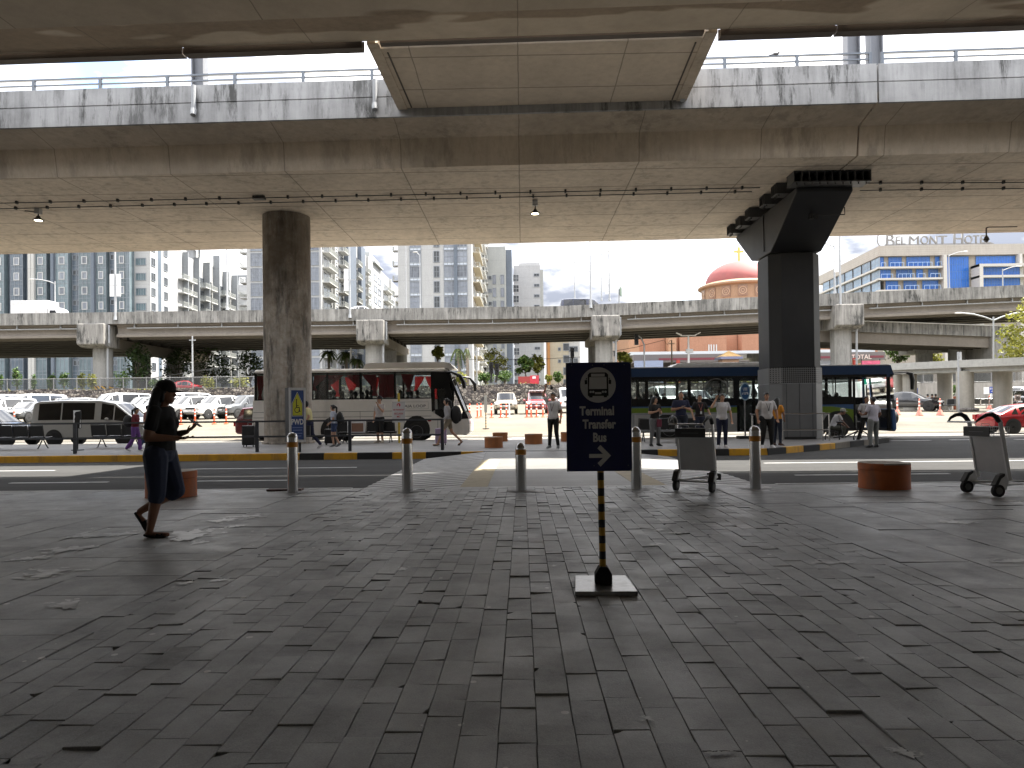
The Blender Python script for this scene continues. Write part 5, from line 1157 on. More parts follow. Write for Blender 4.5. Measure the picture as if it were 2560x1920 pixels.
# ---------------------------------------------------------------- the white coach
seatm = P('seat_dark', (.02,.022,.03), .7); inner = P('interior_dark', (.03,.03,.032), .8)
Y0 = 33.0; X0 = AX(630,Y0); Lc = AX(1171,Y0)-X0; zz0 = -.05
r = thing('coach', 'white airport loop coach with red curtains and black nose, behind the round pillar', 'bus', (X0,Y0,zz0))
def lx(u): return AX(u,Y0)-X0
def lz(v, u=900): return AZ(u,v,Y0)-zz0
cw = plain('coach_white', (.78,.76,.72), .35, var=.1, sc=2, dirt=.3, coat=.3); Wc = 2.42
zw0, zw1 = lz(997.5), lz(930); zr = lz(921)
xg = lx(1078)                                             # end of white side, start of black nose
for y0, y1, nm in ((0,.05,'side_panel'),(Wc-.05,Wc,'side_panel')):
    b = MB(); b.prism([(.06,.34),(.0,.9),(.05,zw0-.02),(xg,zw0-.02),(xg+.02,1.35),(xg+.62,1.02),(Lc-.05,1.02),(Lc,.75),(Lc-.08,.3),(xg,.3)], 'y', y0, y1); b.build('side_panel', cw, r)
    b = MB(); b.box(.18,lx(1120),y0+.004,y1-.004,zw1-.01,zr-.08); b.build('cant_rail', cw, r)
    fr = P('window_frame_black', .006, .25)
    b = MB(); xs = [lx(u) for u in (640,676,717,752,782,815,821,899,905,985,990,1076)]
    for xa, xb in ((.12,xs[0]+.03),(xs[1]-.06,xs[1]+.06),(xs[2]-.06,xs[2]+.06),(xs[3]-.02,xs[4]),(xs[5],xs[6]),(xs[7],xs[8]),(xs[9],xs[10])): b.box(xa,xb,y0,y1,zw0-.02,zw1)
    b.box(.12,xg,y0+.002,y1-.002,zw0-.02,zw0+.03); b.box(.12,xg,y0+.002,y1-.002,zw1-.06,zw1-.001)
    b.prism([(xg-.02,1.36),(xg-.02,zr-.14),(lx(1122),zr-.2),(lx(1124),2.0),(xg+.58,1.06)] if y0 == 0 else [(xg-.02,1.36),(xg-.02,zr-.14),(lx(1122),zr-.2),(lx(1124),2.0),(xg+.58,1.06)], 'y', y0+.003, y1-.003) if y0 else None
    if y0 == 0:  # black surround of the driver's side window, left open in the middle
        for q in ([(xg-.02,2.45),(xg-.02,zr-.1),(lx(1122),zr-.16),(lx(1125),2.45)],[(xg-.02,1.36),(xg-.02,2.45),(lx(1087),2.45),(lx(1087),1.45)],[(lx(1113),1.2),(lx(1113),2.45),(lx(1127),2.45),(lx(1140),1.06)],[(lx(1087),1.3),(lx(1087),1.5),(lx(1113),1.5),(lx(1113),1.06),(xg+.55,1.05)]): b.prism(q, 'y', y0+.003, y1-.003)
    b.build('window_frame', fr, r)
    for xa, xb in ((xs[0],xs[1]),(xs[1],xs[2]),(xs[2],xs[3]),(xs[4],xs[5]),(xs[6],xs[7]),(xs[8],xs[9]),(xs[10],xs[11])):
        MB().box(xa-.0,xb,y0+.02,y0+.026,zw0+.03,zw1-.06).build('window', cgd if y0==0 else cg, r)
    if y0 == 0: MB().box(lx(1087),lx(1113),.02,.026,1.5,2.45).build('driver_window', cg, r)
b = MB(); b.prism([(0,zr-.2),(.0,zr-.1),(.14,zr),(Wc-.14,zr),(Wc,zr-.1),(Wc,zr-.2),(Wc-.05,zr-.2),(.05,zr-.2)], 'x', .12, lx(1112)); b.build('roof', cw, r, bevel=.03)
b = MB(); za = lz(905.5,980)
b.prism([(lx(905),zr),(lx(912),za-.04),(lx(925),za),(lx(1110),za),(lx(1125),za-.06),(lx(1136),zr-.02),(lx(1136),zr-.03)], 'y', .25, Wc-.25); b.build('air_conditioner', cw, r, bevel=.05)
b = MB()
for i in range(14): b.box(lx(1015)+i*.11,lx(1015)+i*.11+.05,.4,Wc-.4,za+.001,za+.02)
b.build('grille', black, r)
# rear and nose
b = MB(); b.prism([(.06,.34),(.0,.9),(.05,zw0),(.12,zr-.1),(.2,zr-.08),(.2,.34)], 'y', .05, Wc-.05); b.build('rear_panel', cw, r, bevel=.03)
def nose(pts, nm, m, y0=.0, y1=Wc, bev=.0): b = MB(); b.prism(pts, 'y', y0, y1); return b.build(nm, m, r, bevel=bev)
xw0, xw1 = lx(1122), lx(1164)
nose([(lx(1112),zr-.01),(lx(1112),zr-.2),(xw0-.02,zr-.42),(xw0+.16,zr-.42),(lx(1126),zr-.15)], 'front_cap', fr, .02, Wc-.02, .06)
for ya, yb in ((.02,.14),(Wc-.14,Wc-.02),(Wc/2-.02,Wc/2+.02)): nose([(xw0+.1,zr-.42),(xw0-.02,zr-.42),(xw1-.12,1.32),(xw1,1.32)], 'windscreen_pillar', fr, ya, yb)
b = MB(); b.add([(xw0+.07,.14,zr-.42),(xw1-.03,.14,1.32),(xw1+.02,Wc/2,1.32),(xw0+.13,Wc/2,zr-.42),(xw1-.03,Wc-.14,1.32),(xw0+.07,Wc-.14,zr-.42)],[(0,1,2,3),(3,2,4,5)]); b.build('windscreen', cg, r)
nose([(Lc-.4,1.02),(xw1-.16,1.36),(xw1+.02,1.34),(Lc,1.05)], 'dash_panel', fr, .02, Wc-.02)
nose([(Lc-.42,.3),(Lc-.42,1.04),(Lc-.02,1.05),(Lc+.06,.8),(Lc+.05,.45),(Lc-.1,.28)], 'front_bumper', cw, .04, Wc-.04, .06)
for y in (.02,Wc-.4): nose([(Lc-.25,.82),(Lc-.3,1.06),(Lc-.02,1.08),(Lc+.07,.8)], 'headlight', lampglass, y, y+.38, .04)
b = MB(); b.tube([(lx(1096),.02,zr-.22),(lx(1130),-.12,zr-.22),(lx(1152),-.2,zr-.42),(lx(1161),-.22,zr-.75),(lx(1162),-.22,zr-1.0)], [.03,.05,.09,.11,.08], 10); b.build('mirror_arm', fr, r, True)
b = MB(); b.tube([(lx(1130),Wc,zr-.3),(lx(1165),Wc+.1,zr-.38),(lx(1178),Wc+.15,zr-.7),(lx(1179),Wc+.15,zr-1.05)], [.04,.06,.1,.07], 10); b.build('mirror_arm', fr, r, True)
b = MB(); b.box(.2,Lc-.4,.06,Wc-.06,.55,.62); b.build('floor', inner, r)
b = MB(); b.box(.2,xg,.06,Wc-.06,zr-.22,zr-.205); b.build('ceiling', inner, r)
b = MB(); b.box(.05,xg,-.006,-.001,lz(1029),lz(1028)); b.box(.05,xg,-.006,-.001,lz(1042.5),lz(1041.5))
for u in (700,770,830,900,955,1010): b.box(lx(u)-.008,lx(u)+.008,-.006,-.001,.4,lz(1028))
b.build('panel_seam', P('seam_grey', .12, .6), r)
for u in (1041,834):
    x = lx(u); b = MB(); 
    pts = [(x+.62*math.cos(R(a)), max(.29,.55+.66*math.sin(R(a)))) for a in range(-25,206,11)]
    b.prism(pts, 'y', -.008, -.002); b.build('wheel_arch', black, r)
    wheel(r, x, -.03, .47, .47, .28, -1, 8, galv); wheel(r, x, Wc+.02, .47, .47, .28, 1, 8, galv)
MB().ell((lx(1073),-.002,lz(1054)), (.09,.02,.03)).build('side_marker', tailred, r)
b = MB(); y = -.004; z0, z1 = lz(1024), lz(1006); x0, x1 = lx(995), lx(1071)
for q in ((x0,x1,z0,z0+.012),(x0,x1,z1-.012,z1),(x1-.012,x1,z0,z1)): b.box(q[0],q[1],y-.002,y,q[2],q[3])
b.build('panel_outline', P('outline_grey', .33, .6), r)
text('NAIA LOOP', .18, P('coach_lettering', .16, .6), r, (lx(1033),-.003,lz(1020)), sx=1.22, bold=.003)
# curtains of one red, shade and sunlight put into their two tones
cr1 = plain('curtain_shaded_red', (.42,.022,.032), .8, var=.35, sc=8); cr2 = NT('curtain_sunlit_red'); c_ = c4((.75,.06,.065))
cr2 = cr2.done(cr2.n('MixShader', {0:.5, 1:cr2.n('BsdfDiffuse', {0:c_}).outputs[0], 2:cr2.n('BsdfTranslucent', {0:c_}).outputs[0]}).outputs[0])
def curtain(xa, xb, zt, tx, tz, ze, y, m, tail=.3):
    n = 13; b = MB(); rows = []
    for f in (0,.35,.7,1.,1.25):
        row = []
        for i in range(n):
            s = i/(n-1); xt = xa+(xb-xa)*s; sw = abs(s-.5)*2
            if f <= 1: x = xt+(tx+(s-.5)*.14-xt)*f**1.3; z = zt+(tz-zt)*f
            else: x = tx+(s-.5)*(.14+tail*(f-1)*1.5); z = tz+(ze-tz)*(f-1)/.25
            row.append((x, y+.03*math.sin(i*PI*.95)*(1-.4*f), z))
        rows.append(row)
    b.loft(rows, caps=False, closed=False); b.build('curtain', m, r, True)
zt = zw1-.12
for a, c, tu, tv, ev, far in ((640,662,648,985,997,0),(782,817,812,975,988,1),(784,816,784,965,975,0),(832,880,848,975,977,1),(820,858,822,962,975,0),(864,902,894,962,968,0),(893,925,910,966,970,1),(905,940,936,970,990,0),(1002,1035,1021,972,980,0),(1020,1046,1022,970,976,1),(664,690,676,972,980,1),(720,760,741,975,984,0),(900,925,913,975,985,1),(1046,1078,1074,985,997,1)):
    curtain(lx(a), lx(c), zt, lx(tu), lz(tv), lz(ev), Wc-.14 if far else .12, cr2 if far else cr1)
b = MB(); rows = []
for z in (zt,(zt+zw0)/2,zw0+.05): rows.append([(lx(946)+(lx(986)-lx(946))*i/12, .13+.035*math.sin(i*PI*.9), z) for i in range(13)])
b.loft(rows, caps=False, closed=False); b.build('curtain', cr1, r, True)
sb = MB(); sb.box(-.22,.22,-.06,.06,.62,1.98); seat_me = sb.mesh('seat', seatm)
for i, u in enumerate((790,812,840,868,893,920,1000,1022,1045,668,700)):
    for y in (.45,1.0,1.55,2.0): o = obj('seat', seat_me, r, (lx(u)-.3,y,0), R(90))
# passengers: heads and shoulders above the sill
pb = MB(); pb.ell((0,0,.50), (.085,.10,.125)); pb.cyl((0,0,.3),(0,0,.45),.055); pb.loft([[(rx*math.cos(2*PI*i/14), ry*math.sin(2*PI*i/14), z) for i in range(14)] for z, rx, ry in ((-.35,.16,.13),(0,.18,.12),(.2,.21,.12),(.28,.18,.1),(.33,.08,.07))])
pb.ell((0,-.02,.54), (.092,.105,.11))
proto = None
for i, (u, y) in enumerate(((788,.6),(800,1.9),(826,.7),(832,1.8),(848,.6),(868,.9),(882,.6),(884,1.9),(910,.7),(922,.6),(996,.7),(1004,1.9),(1024,.6),(1038,.8))):
    loc = (X0+lx(u), Y0+y, lz(985)-.50+zz0+.04*((i*7)%3))
    if proto is None:
        proto = thing('person', 'dark silhouette of a seated passenger inside the white coach', 'person', loc, 0, 'passengers seated in the coach'); fuse(pb, .02, P('passenger_dark', (.02,.02,.022), .8), 'body', proto)
    else: dup(proto, loc, R(-90+((i*37)%50)))

# ---------------------------------------------------------------- the blue city bus
Y0 = 31.6; X1b = AX(2240,Y0); Lb = 12.35; X0 = X1b-Lb; zz0 = -.05
r = thing('city_bus', 'blue and white city bus with green stripe and open front door', 'bus', (X0,Y0,zz0)); Wb = 2.5
def lx(u): return AX(u,Y0)-X0
def lz(v, u=1900): return AZ(u,v,Y0)-zz0
bb = plain('bus_blue', (.014,.045,.12), .3, var=.1, sc=2, dirt=.1, coat=.4); bg = plain('bus_green', (.14,.22,.018), .35, var=.1, sc=2); bw = plain('bus_white', (.42,.42,.41), .4, var=.1, sc=2, dirt=.3)
bbl = plain('bus_mid_blue', (.04,.10,.24), .4)
zr = lz(914.5); zb = lz(939); zt = lz(946); zs = lz(994); zl = lz(1013.5); zbt = .34
d1a, d1b, d2a, d2b = lx(1842), lx(1905), lx(2133), lx(2226)
for y0, y1 in ((0,.05),(Wb-.05,Wb)):
    near = y0 == 0
    MB().prism([(.08,zb),(.08,zr-.04),(Lb-.2,zr-.04),(Lb-.10,zb)],'y',y0,y1).build('roof_band', bb, r)
    b = MB(); ends = [(.0,d1a),(d1b,d2a)] if near else [(.0,Lb-.3)]
    for xa, xb in ends: b.box(xa+.05,xb,y0+.002,y1-.002,zl,zs)
    b.box(.05,Lb-.12,y0+.001,y1-.001,zt,zb-.001)
    pil = [lx(u) for u in (1617,1723.5,1838)]+([lx(1905)-.03,lx(1952),lx(2047),lx(2126)] if near else [lx(1952),lx(2047),lx(2126)])
    for x in pil: b.box(x-.07,x+.07,y0,y1,zs,zt)
    for u in (1661,1692,1780,2000,2090): b.box(lx(u)-.015,lx(u)+.015,y0+.004,y1-.004,zs,zt)
    b.box(.05,.2,y0,y1,zs,zt)
    if near:
        for xa, xb in ((d1a,d1a+.12),(lx(1881),lx(1888)),(d1b-.1,d1b),(d2a,d2a+.1),(d2b-.14,d2b)): b.box(xa,xb,y0-.004,y1,zbt,zt)
    b.build('window_frame', P('window_frame_black', .006), r)
    b = MB()
    for xa, xb in ends: b.box(xa+.02,xb,y0,y1,zbt,zl-.001)
    b.build('side_panel', bw, r)
    for xa, xb in ((.2,pil[0]-.07),(pil[0]+.07,pil[1]-.07),(pil[1]+.07,pil[2]-.07))+(((pil[3]+.07,pil[4]-.07),(pil[4]+.07,pil[5]-.07),(pil[5]+.07,pil[6]-.07)) if near else ((pil[2]+.07,pil[3]-.07),(pil[3]+.07,pil[4]-.07),(pil[4]+.07,Lb-.4))):
        MB().box(xa,xb,y0+.02,y0+.026,zs,zt).build('window', cgd if near else cg, r)
    if near:
        b = MB(); y = -.006                                              # livery shapes, thin vinyl standing 2 mm proud
        b.prism([(.02,zl-.32),(d1a,zl-.32),(d1a,zl-.06),(.02,zl-.06)],'y',y,-.001,0)
        b.prism([(d1b,zl-.06),(lx(2080),zl-.08),(d2a,zl-.22),(d2a,zl-1.05),(lx(2115),zl-.75),(lx(2098),zl-.55),(lx(2060),zl-.34),(d1b,zl-.32)],'y',y,-.001,0)
        b.prism([(d1b,zl-.058),(lx(2080),zl-.078),(d2a,zl-.218),(d2a,zl+.0),(d1b,zl+.0)],'y',y,-.001,1); b.prism([(.02,zl-.058),(d1a,zl-.058),(d1a,zl),(.02,zl)],'y',y,-.001,1)
        b.build('livery_stripe', [bg,bbl], r)
        for xa, xb in ((d1a+.12,lx(1881)),(lx(1888),d1b-.1)):
            MB().box(xa,xb,.015,.02,zbt+.1,zt).build('door', cgd, r)
MB().prism([(.05,zr-.04),(.12,zr),(Lb-.3,zr),(Lb-.2,zr-.04)],'y',.02,Wb-.02).build('roof', gwhite, r)
b = MB(); b.prism([(lx(1682),zr),(lx(1700),lz(906,1750)),(lx(1712),lz(905,1750)),(lx(1930),lz(905,1750)),(lx(1945),zr)],'y',.4,2.1); b.build('air_conditioner', gwhite, r, bevel=.05)
MB().box(.0,.06,.04,Wb-.04,zbt,zr-.05).build('rear_panel', bb, r)
b = MB(); b.prism([(Lb-.2,zr-.04),(Lb-.24,zb),(Lb-.12,zb-.1),(Lb-.06,zb)],'y',.03,Wb-.03); b.build('front_header', bb, r)
b = MB(); b.prism([(Lb-.14,zbt-.05),(Lb-.2,1.3),(Lb-.02,1.22),(Lb+.02,.75),(Lb+.03,.4),(Lb-.03,zbt-.05)],'y',.02,Wb-.02); b.build('front_panel', bbl, r, bevel=.04)
b = MB(); b.prism([(d2b-.14,zb),(d2b-.14,1.25),(d2b+.02,1.25),(d2b+.0,zb)],'y',.0,.06); b.prism([(d2b-.05,zb),(d2b-.05,1.25),(d2b+.08,1.25),(d2b+.03,zb)],'y',Wb-.06,Wb); b.build('windscreen_pillar', bb, r)
MB().add([(Lb-.1,.05,zb),(Lb-.02,.05,1.25),(Lb-.02,Wb-.05,1.25),(Lb-.1,Wb-.05,zb)],[(0,1,2,3)]).build('windscreen', cg, r)
MB().box(.1,Lb-.2,.08,Wb-.08,.34,.42).build('floor', inner, r); MB().box(.1,Lb-.3,.06,Wb-.06,zr-.2,zr-.18).build('ceiling', inner, r)
b = MB(); b.tube([(Lb-.1,.1,zb+.05),(Lb+.35,-.05,zb+.07),(Lb+.55,-.12,zb+.02)], .03, 8); b.tube([(Lb-.1,.3,zb-.02),(Lb+.3,.1,zb+.0)], .02, 6); b.build('mirror_arm', galv, r, True)
b = MB(); b.tube([(Lb+.42,-.1,zb+.04),(Lb+.6,-.14,zb-.02),(Lb+.65,-.15,zb-.3),(Lb+.63,-.15,zb-.7)], [.05,.1,.1,.07], 10); b.build('mirror', black, r, True)
for u in (1673,2094):
    x = lx(u); b = MB(); pts = [(x+.70*math.cos(R(a)), max(.33,.5+.72*math.sin(R(a)))) for a in range(-15,196,10)]; b.prism(pts,'y',-.014,-.0075); b.build('wheel_arch', black, r)
    wheel(r, x, -.03, .5, .5, .3, -1, 8, galv); wheel(r, x, Wb+.02, .5, .5, .3, 1, 8, galv)
sb = MB(); sb.prism([(-.2,1.0),(.2,1.0),(.2,1.07),(-.12,1.08),(-.3,1.95),(-.36,1.95),(-.22,1.02)],'y',-.2,.2); sb.box(-.2,.15,-.06,.06,.4,1.0)
sb.tube([(-.33,-.12,1.93),(-.37,-.1,2.08),(-.37,.1,2.08),(-.33,.12,1.93)], .018, 6); seat_me = sb.mesh('seat', seatm)
for u in (1580,1600,1636,1668,1686,1745,1760,2060,2080,2100):
    for y in (.4,.85,1.75,2.15): obj('seat', seat_me, r, (lx(u),y,0))
b = MB()
for u in (1605,1660,1708,1775,1838,1960,2050,2110): b.cyl((lx(u),1.1,.4),(lx(u),1.1,zr-.2),.02,None,8)
b.tube([(.4,1.1,2.55),(Lb-1,1.1,2.55)], .018, 6); b.build('grab_rail', galv, r)
MB().box(Lb-2.2,Lb-1.9,1.1,Wb-.1,.4,1.9).build('partition', inner, r); MB().box(Lb-.6,Lb-.2,.1,Wb-.1,.9,1.25).build('dashboard', inner, r)
# round emblem on the glass
dec = P('decal_grey', .2, .6); cx_, cz_ = lx(1790), lz(974); b = MB()
b.tube([(cx_+.5*math.cos(R(a)), -.008, cz_+.5*math.sin(R(a))) for a in range(0,361,10)], .022, 6)
for q in ([(-.30,-.16),(-.30,.0),(.26,.05),(.34,-.14),(-.30,-.16)],): b.tube([(cx_+x,-.008,cz_+z) for x,z in q], .012, 5)
for i in range(4): b.tube([(cx_-.2+i*.13,-.008,cz_-.14),(cx_-.2+i*.13,-.008,cz_+.02)], .009, 5)
for x in (-.17,.2): b.tube([(cx_+x+.055*math.cos(R(a)),-.008,cz_-.17+.055*math.sin(R(a))) for a in range(0,361,30)], .01, 5)
b.build('emblem', dec, r); text('UBE', .2, dec, r, (cx_,-.008,cz_+.15), sx=1.1)
MB().disc((cx_,.012,cz_), .5, 'y', 36).build('emblem_film', glass('emblem_film', (.6,.62,.62), .1, .5), r)
for i, (u, y) in enumerate(((2062,.6),(2084,.9),(2108,.7))): dup(proto, (X0+lx(u), Y0+y, lz(985)-.6+zz0), R(20), 'dark silhouette of a passenger seated inside the blue bus', 'passengers seated in the blue bus')
# ---------------------------------------------------------------- retaining walls and fence
t = NT('rubble_stone'); p = t.pos(); vo = t.n('TexVoronoi', {'Vector':t.scale(p,(1,1,1.25)), 'Scale':3.4}, feature='F1'); ve = t.n('TexVoronoi', {'Vector':t.scale(p,(1,1,1.25)), 'Scale':3.4}, feature='DISTANCE_TO_EDGE').outputs[0]
sep = t.n('SeparateColor', {0:vo.outputs[1]}).outputs[0]
stc = t.ramp(sep, [(0,(.05,.045,.045)),(.4,(.15,.13,.12)),(.7,(.22,.19,.16)),(1,(.42,.38,.33))])
stc = t.mix(t.n('MapRange', {0:ve,1:.0,2:.09,3:1,4:0}).outputs[0], stc, c4((.028,.026,.024)))
stone = t.done(bsdf(t, stc, .9, 0, t.n('MapRange', {0:ve,1:0.,2:.16}).outputs[0], .9, .12))
xs_ = AX(1960,75)
r = thing('retaining_wall', 'rough grey rubble stone wall behind the parked cars', 'wall'); b = MB()
n = 120; x0 = -95; top = []
for i in range(n+1):
    x = x0+(xs_-x0)*i/n; top.append((x, 4.18+.12*math.sin(i*.9)*.5+rnd.uniform(-.07,.07)))
b.prism([(x0,1.6),(xs_,1.6)]+top[::-1], 'y', 74.9, 75.5); b.build('wall', stone, r)
MB().box(x0,xs_,75.0,75.5,4.25,4.32).build('coping', P('coping_grey', .35, .85, dirt=.6), r) if False else None
conw = concrete('plain_wall_concrete', (0.302,0.288,0.266), .85, 1.0, .5, black=.45)
r = thing('retaining_wall', 'plain streaked concrete wall behind the silver benches', 'wall'); b = MB(); b.box(xs_+.02,90,74.0,74.5,1.0,3.75); b.build('wall', conw, r)
def meshmat(name, col, a):
    t = NT(name); p = t.pos(); sx = t.n('SeparateXYZ', {0:p}); 
    d1 = t.math('PINGPONG', t.math('ADD', sx.outputs[0], sx.outputs[2]), .05); d2 = t.math('PINGPONG', t.math('SUBTRACT', sx.outputs[0], sx.outputs[2]), .05)
    wire = t.math('LESS_THAN', t.math('MINIMUM', d1, d2), .0085)
    d = t.n('BsdfDiffuse', {0:c4(col)}).outputs[0]; tr = t.n('BsdfTransparent').outputs[0]
    return t.done(t.n('MixShader', {0:wire, 1:tr, 2:d}).outputs[0])
chain = meshmat('chain_link', (.11,.115,.115), .4)
def fence(x0, x1, y, z0, h, step, lab):
    r = thing('chain_link_fence', lab, 'fence'); n = max(1,round((x1-x0)/step))
    for i in range(n+1):
        x = x0+(x1-x0)*i/n; b = MB(); b.cyl((x,y,z0),(x,y,z0+h+.1),.05,None,8); b.build('post', galv, r)
    b = MB(); b.tube([(x0,y,z0+h),(x1,y,z0+h)], .03, 6); b.tube([(x0,y,z0+.1),(x1,y,z0+.1)], .02, 6); b.build('rail', galv, r)
    b = MB(); b.box(x0,x1,y-.004,y+.004,z0+.08,z0+h); b.build('mesh_panel', chain, r)
fence(-95, AX(1010,75.3), 75.35, 4.1, 1.25, 2.5, 'chain link fence on top of the stone wall, on the left')
fence(xs_+.1, 80, 74.25, 3.75, 1.7, 3.4, 'chain link fence on top of the plain concrete wall')
MB_ = None
# ---------------------------------------------------------------- the far flyover
flyc = concrete('flyover_parapet_concrete', (0.245,0.238,0.223), .88, 1.3, .9, black=1., lines=(2.45,0,0,.015), ct=1.6)
flyg = concrete('flyover_girder_concrete', (0.216,0.191,0.162), .88, .3, .5); flyw = concrete('flyover_column_concrete', (0.288,0.281,0.263), .85, .7, .35, black=.35)
flyd = concrete('flyover_girder_shaded', (0.086,0.076,0.065), .9, .2, .5)  # girder concrete darkened, shade under the deck put into its colour
def fz(x): return 1.1*max(0.,(x-4)/34)
FX0, FX1 = -110, 95
r = thing('flyover', 'long grey concrete flyover crossing the view in front of the apartment blocks', 'flyover')
segs = [FX0,-46.5,-15.7,10.4,37.5,FX1]
def strip(profile, name, mat, xs, ends=True):      # profile in (y,z), following the climb of the deck
    b = MB(); b.loft([[(x,y,z+fz(x)) for y,z in profile] for x in xs]); return b.build(name, mat, r)
xsf = [FX0,4,20,40,60,FX1]
strip([(80,11.75),(80,13.1),(80.3,13.1),(80.35,12.0),(80.35,11.75)], 'parapet', flyc, xsf)
def yfar(x): return 108. if x <= -46.5 else (108-(x+46.5)/41.5*10 if x < -5 else max(94., 98-(x+5)/20*4))
xt = [FX0,-46.5,-25,-5,5,15,37.5,60,FX1]
b = MB(); b.loft([[(x,yfar(x)-.4,11.75+fz(x)),(x,yfar(x)-.3,13.1+fz(x)),(x,yfar(x),13.1+fz(x)),(x,yfar(x),11.75+fz(x))] for x in xt]); b.build('parapet', flyc, r)
b = MB(); b.loft([[(x,80.36,11.75+fz(x)),(x,80.36,12.0+fz(x)),(x,yfar(x)-.41,12.0+fz(x)),(x,yfar(x)-.41,11.75+fz(x))] for x in xt]); b.build('deck_slab', flyg, r)
for a, c in zip(segs, segs[1:]):
    for k, y in enumerate([80.9+2.6*i for i in range(11)]):
        if y+.5 > min(yfar(a),yfar(c))+1.2: continue
        g = [(y-.35,11.749),(y+.35,11.749),(y+.35,11.55),(y+.1,11.4),(y+.1,10.75),(y+.4,10.55),(y+.4,10.3),(y-.4,10.3),(y-.4,10.55),(y-.1,10.75),(y-.1,11.4),(y-.35,11.55)]
        xx = [x for x in (a+.35, (a+c)/2, c-.35)]
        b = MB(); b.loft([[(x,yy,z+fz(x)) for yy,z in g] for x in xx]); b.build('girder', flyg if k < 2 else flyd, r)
b = MB()
for a, c in zip(segs, segs[1:]):
    xx = [a+1.6,(a+c)/2,c-1.6]; b.tube([(x,80.42,11.30+fz(x)) for x in xx], .07, 8)
    for k in range(int((c-a)/5)): x = a+2.5+k*5; b.box(x-.05,x+.05,80.3,80.5,11.3+fz(x),11.749+fz(x))
b.build('drain_pipe', pipem, r, True)
P('joint_dark', .08, .9)
haz = NT('hazard_stripes'); sx = haz.n('SeparateXYZ', {0:haz.objc()})
hm_ = haz.math('GREATER_THAN', haz.math('FRACT', haz.math('MULTIPLY', haz.math('ADD', haz.math('MULTIPLY', sx.outputs[0], 1.), haz.math('MULTIPLY', sx.outputs[2], .9)), 2.2)), .5)
hazm = haz.done(bsdf(haz, haz.mix(hm_, c4((.62,.33,.02)), c4((.03,.028,.025))), .7))
px_ = [AX(257,81.5), AX(937,81.5), AX(1511,81.5), AX(2105,81.5)]
labs = ['flyover pier with black and yellow stripes at its foot, above the silver van','flyover pier standing behind the roof of the white coach','flyover pier standing behind the transfer bus sign','flyover pier just right of the dark clad pillar']
for i, (x, lab) in enumerate(zip(px_, labs)):
    r = thing('flyover_pier', lab, 'pier', (0,0,0), 0, 'piers of the far flyover'); f = fz(x); zt = 9.35+f
    for k, y in enumerate((81.6,90,98.5,106.5)):
        if y > yfar(x): continue
        b = MB(); rr = 1.03; 
        if i < 2: b.lathe([(rr,3.4),(rr,zt+.2)], 32, (x,y,0))
        else: b.prism([(x-.95,y-.6),(x-.55,y-1.),(x+.55,y-1.),(x+.95,y-.6),(x+.95,y+.6),(x+.55,y+1.),(x-.55,y+1.),(x-.95,y+.6)],'z',1.5,zt+.2)
        b.build('column', flyw, r, True)
    b = MB(); b.prism([(80.6,zt+.2),(80.6,10.29+f),(yfar(x)-.5,10.29+f),(yfar(x)-.5,zt+.2),(yfar(x)-4,zt-.2),(84,zt-.2)],'x',x-1.0,x+1.0); b.build('cap_beam', flyg, r)
    b = MB(); b.prism([(79.1,zt+.05),(79.1,11.74+f),(80.62,11.74+f),(82.4,11.7+f),(82.4,zt-.25),(79.9,zt-.25)],'x',x-1.55,x+1.55); b.build('pier_cap', concrete('pier_cap_concrete', (0.259,0.248,0.230), .88, 1.4, .8, black=1., ct=1.5) if i==0 else bpy.data.materials['pier_cap_concrete'], r, bevel=.12)
    b = MB(); b.tube([(x+1.7,79.9,11.6+f),(x+1.7,79.9,9.6+f),(x+1.25,80.4,9.0+f),(x+1.2,80.45,3.6)], .12, 8); b.build('downpipe', pipem, r, True)
    if i == 0: b = MB(); b.lathe([(1.045,3.5),(1.045,4.75)],32,(0,0,0)); b.build('hazard_band', hazm, r, True, (x,81.6,0))
# descending ramp under the right half of the flyover
r = thing('ramp', 'lower concrete ramp with slotted parapet sloping down on the right under the flyover', 'ramp')
A0 = Vector((AX(1990,82.7),82.7,AZ(1990,797,82.7))); B0 = Vector((AX(2522,83.4),83.4,AZ(2515,816,83.4)))
d = (B0-A0); L = d.length; dn = d.normalized(); nn = Vector((-dn.y,dn.x,0)).normalized()
def rb(y0,y1,z0,z1,name,mat,a=0.,c=1.):
    b = MB(); P_ = lambda f,y,z: A0+d*f+nn*y+Vector((0,0,z))
    b.loft([[P_(f,y0,z0),P_(f,y1,z0),P_(f,y1,z1),P_(f,y0,z1)] for f in (a,(a+c)/2,c)]); return b.build(name, mat, r)
rb(0,.25,-1.25,0,'parapet',flyc); rb(7.75,8,-1.25,0,'parapet',flyc); rb(.26,7.74,-1.3,-1.05,'deck_slab',flyg)
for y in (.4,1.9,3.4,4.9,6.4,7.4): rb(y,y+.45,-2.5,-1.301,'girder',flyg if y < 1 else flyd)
for i in range(12): q = A0+d*(i+.5)/12-nn*.012; b = MB(); b.box(q.x-.03,q.x+.03,q.y-.012,q.y+.004,q.z-1.2,q.z-.05); b.build('parapet_joint', P('joint_dark', .08), r)
b = MB(); b.tube([A0+d*.05-nn*.0+Vector((0,0,.05)), B0+Vector((0,0,.05))], .06, 6); b.build('coping_pipe', white, r)
q = B0; b = MB(); b.prism([(q.x-1.9,q.y-.1),(q.x+.6,q.y-.3),(q.x+.6,q.y+7),(q.x-1.9,q.y+7)],'z',3.0,q.z-1.26); b.build('abutment', conw, r)
for u, Y in ((2312,90),(2394,88),(1893,95)):
    x = AX(u,Y); b = MB(); b.cyl((x,Y,2),(x,Y,8.6),.95,None,24); b.box(x-1.6,x+1.6,Y-1,Y+3,8.0,8.55) if u != 2394 else None; b.build('column', flyw, r, True)

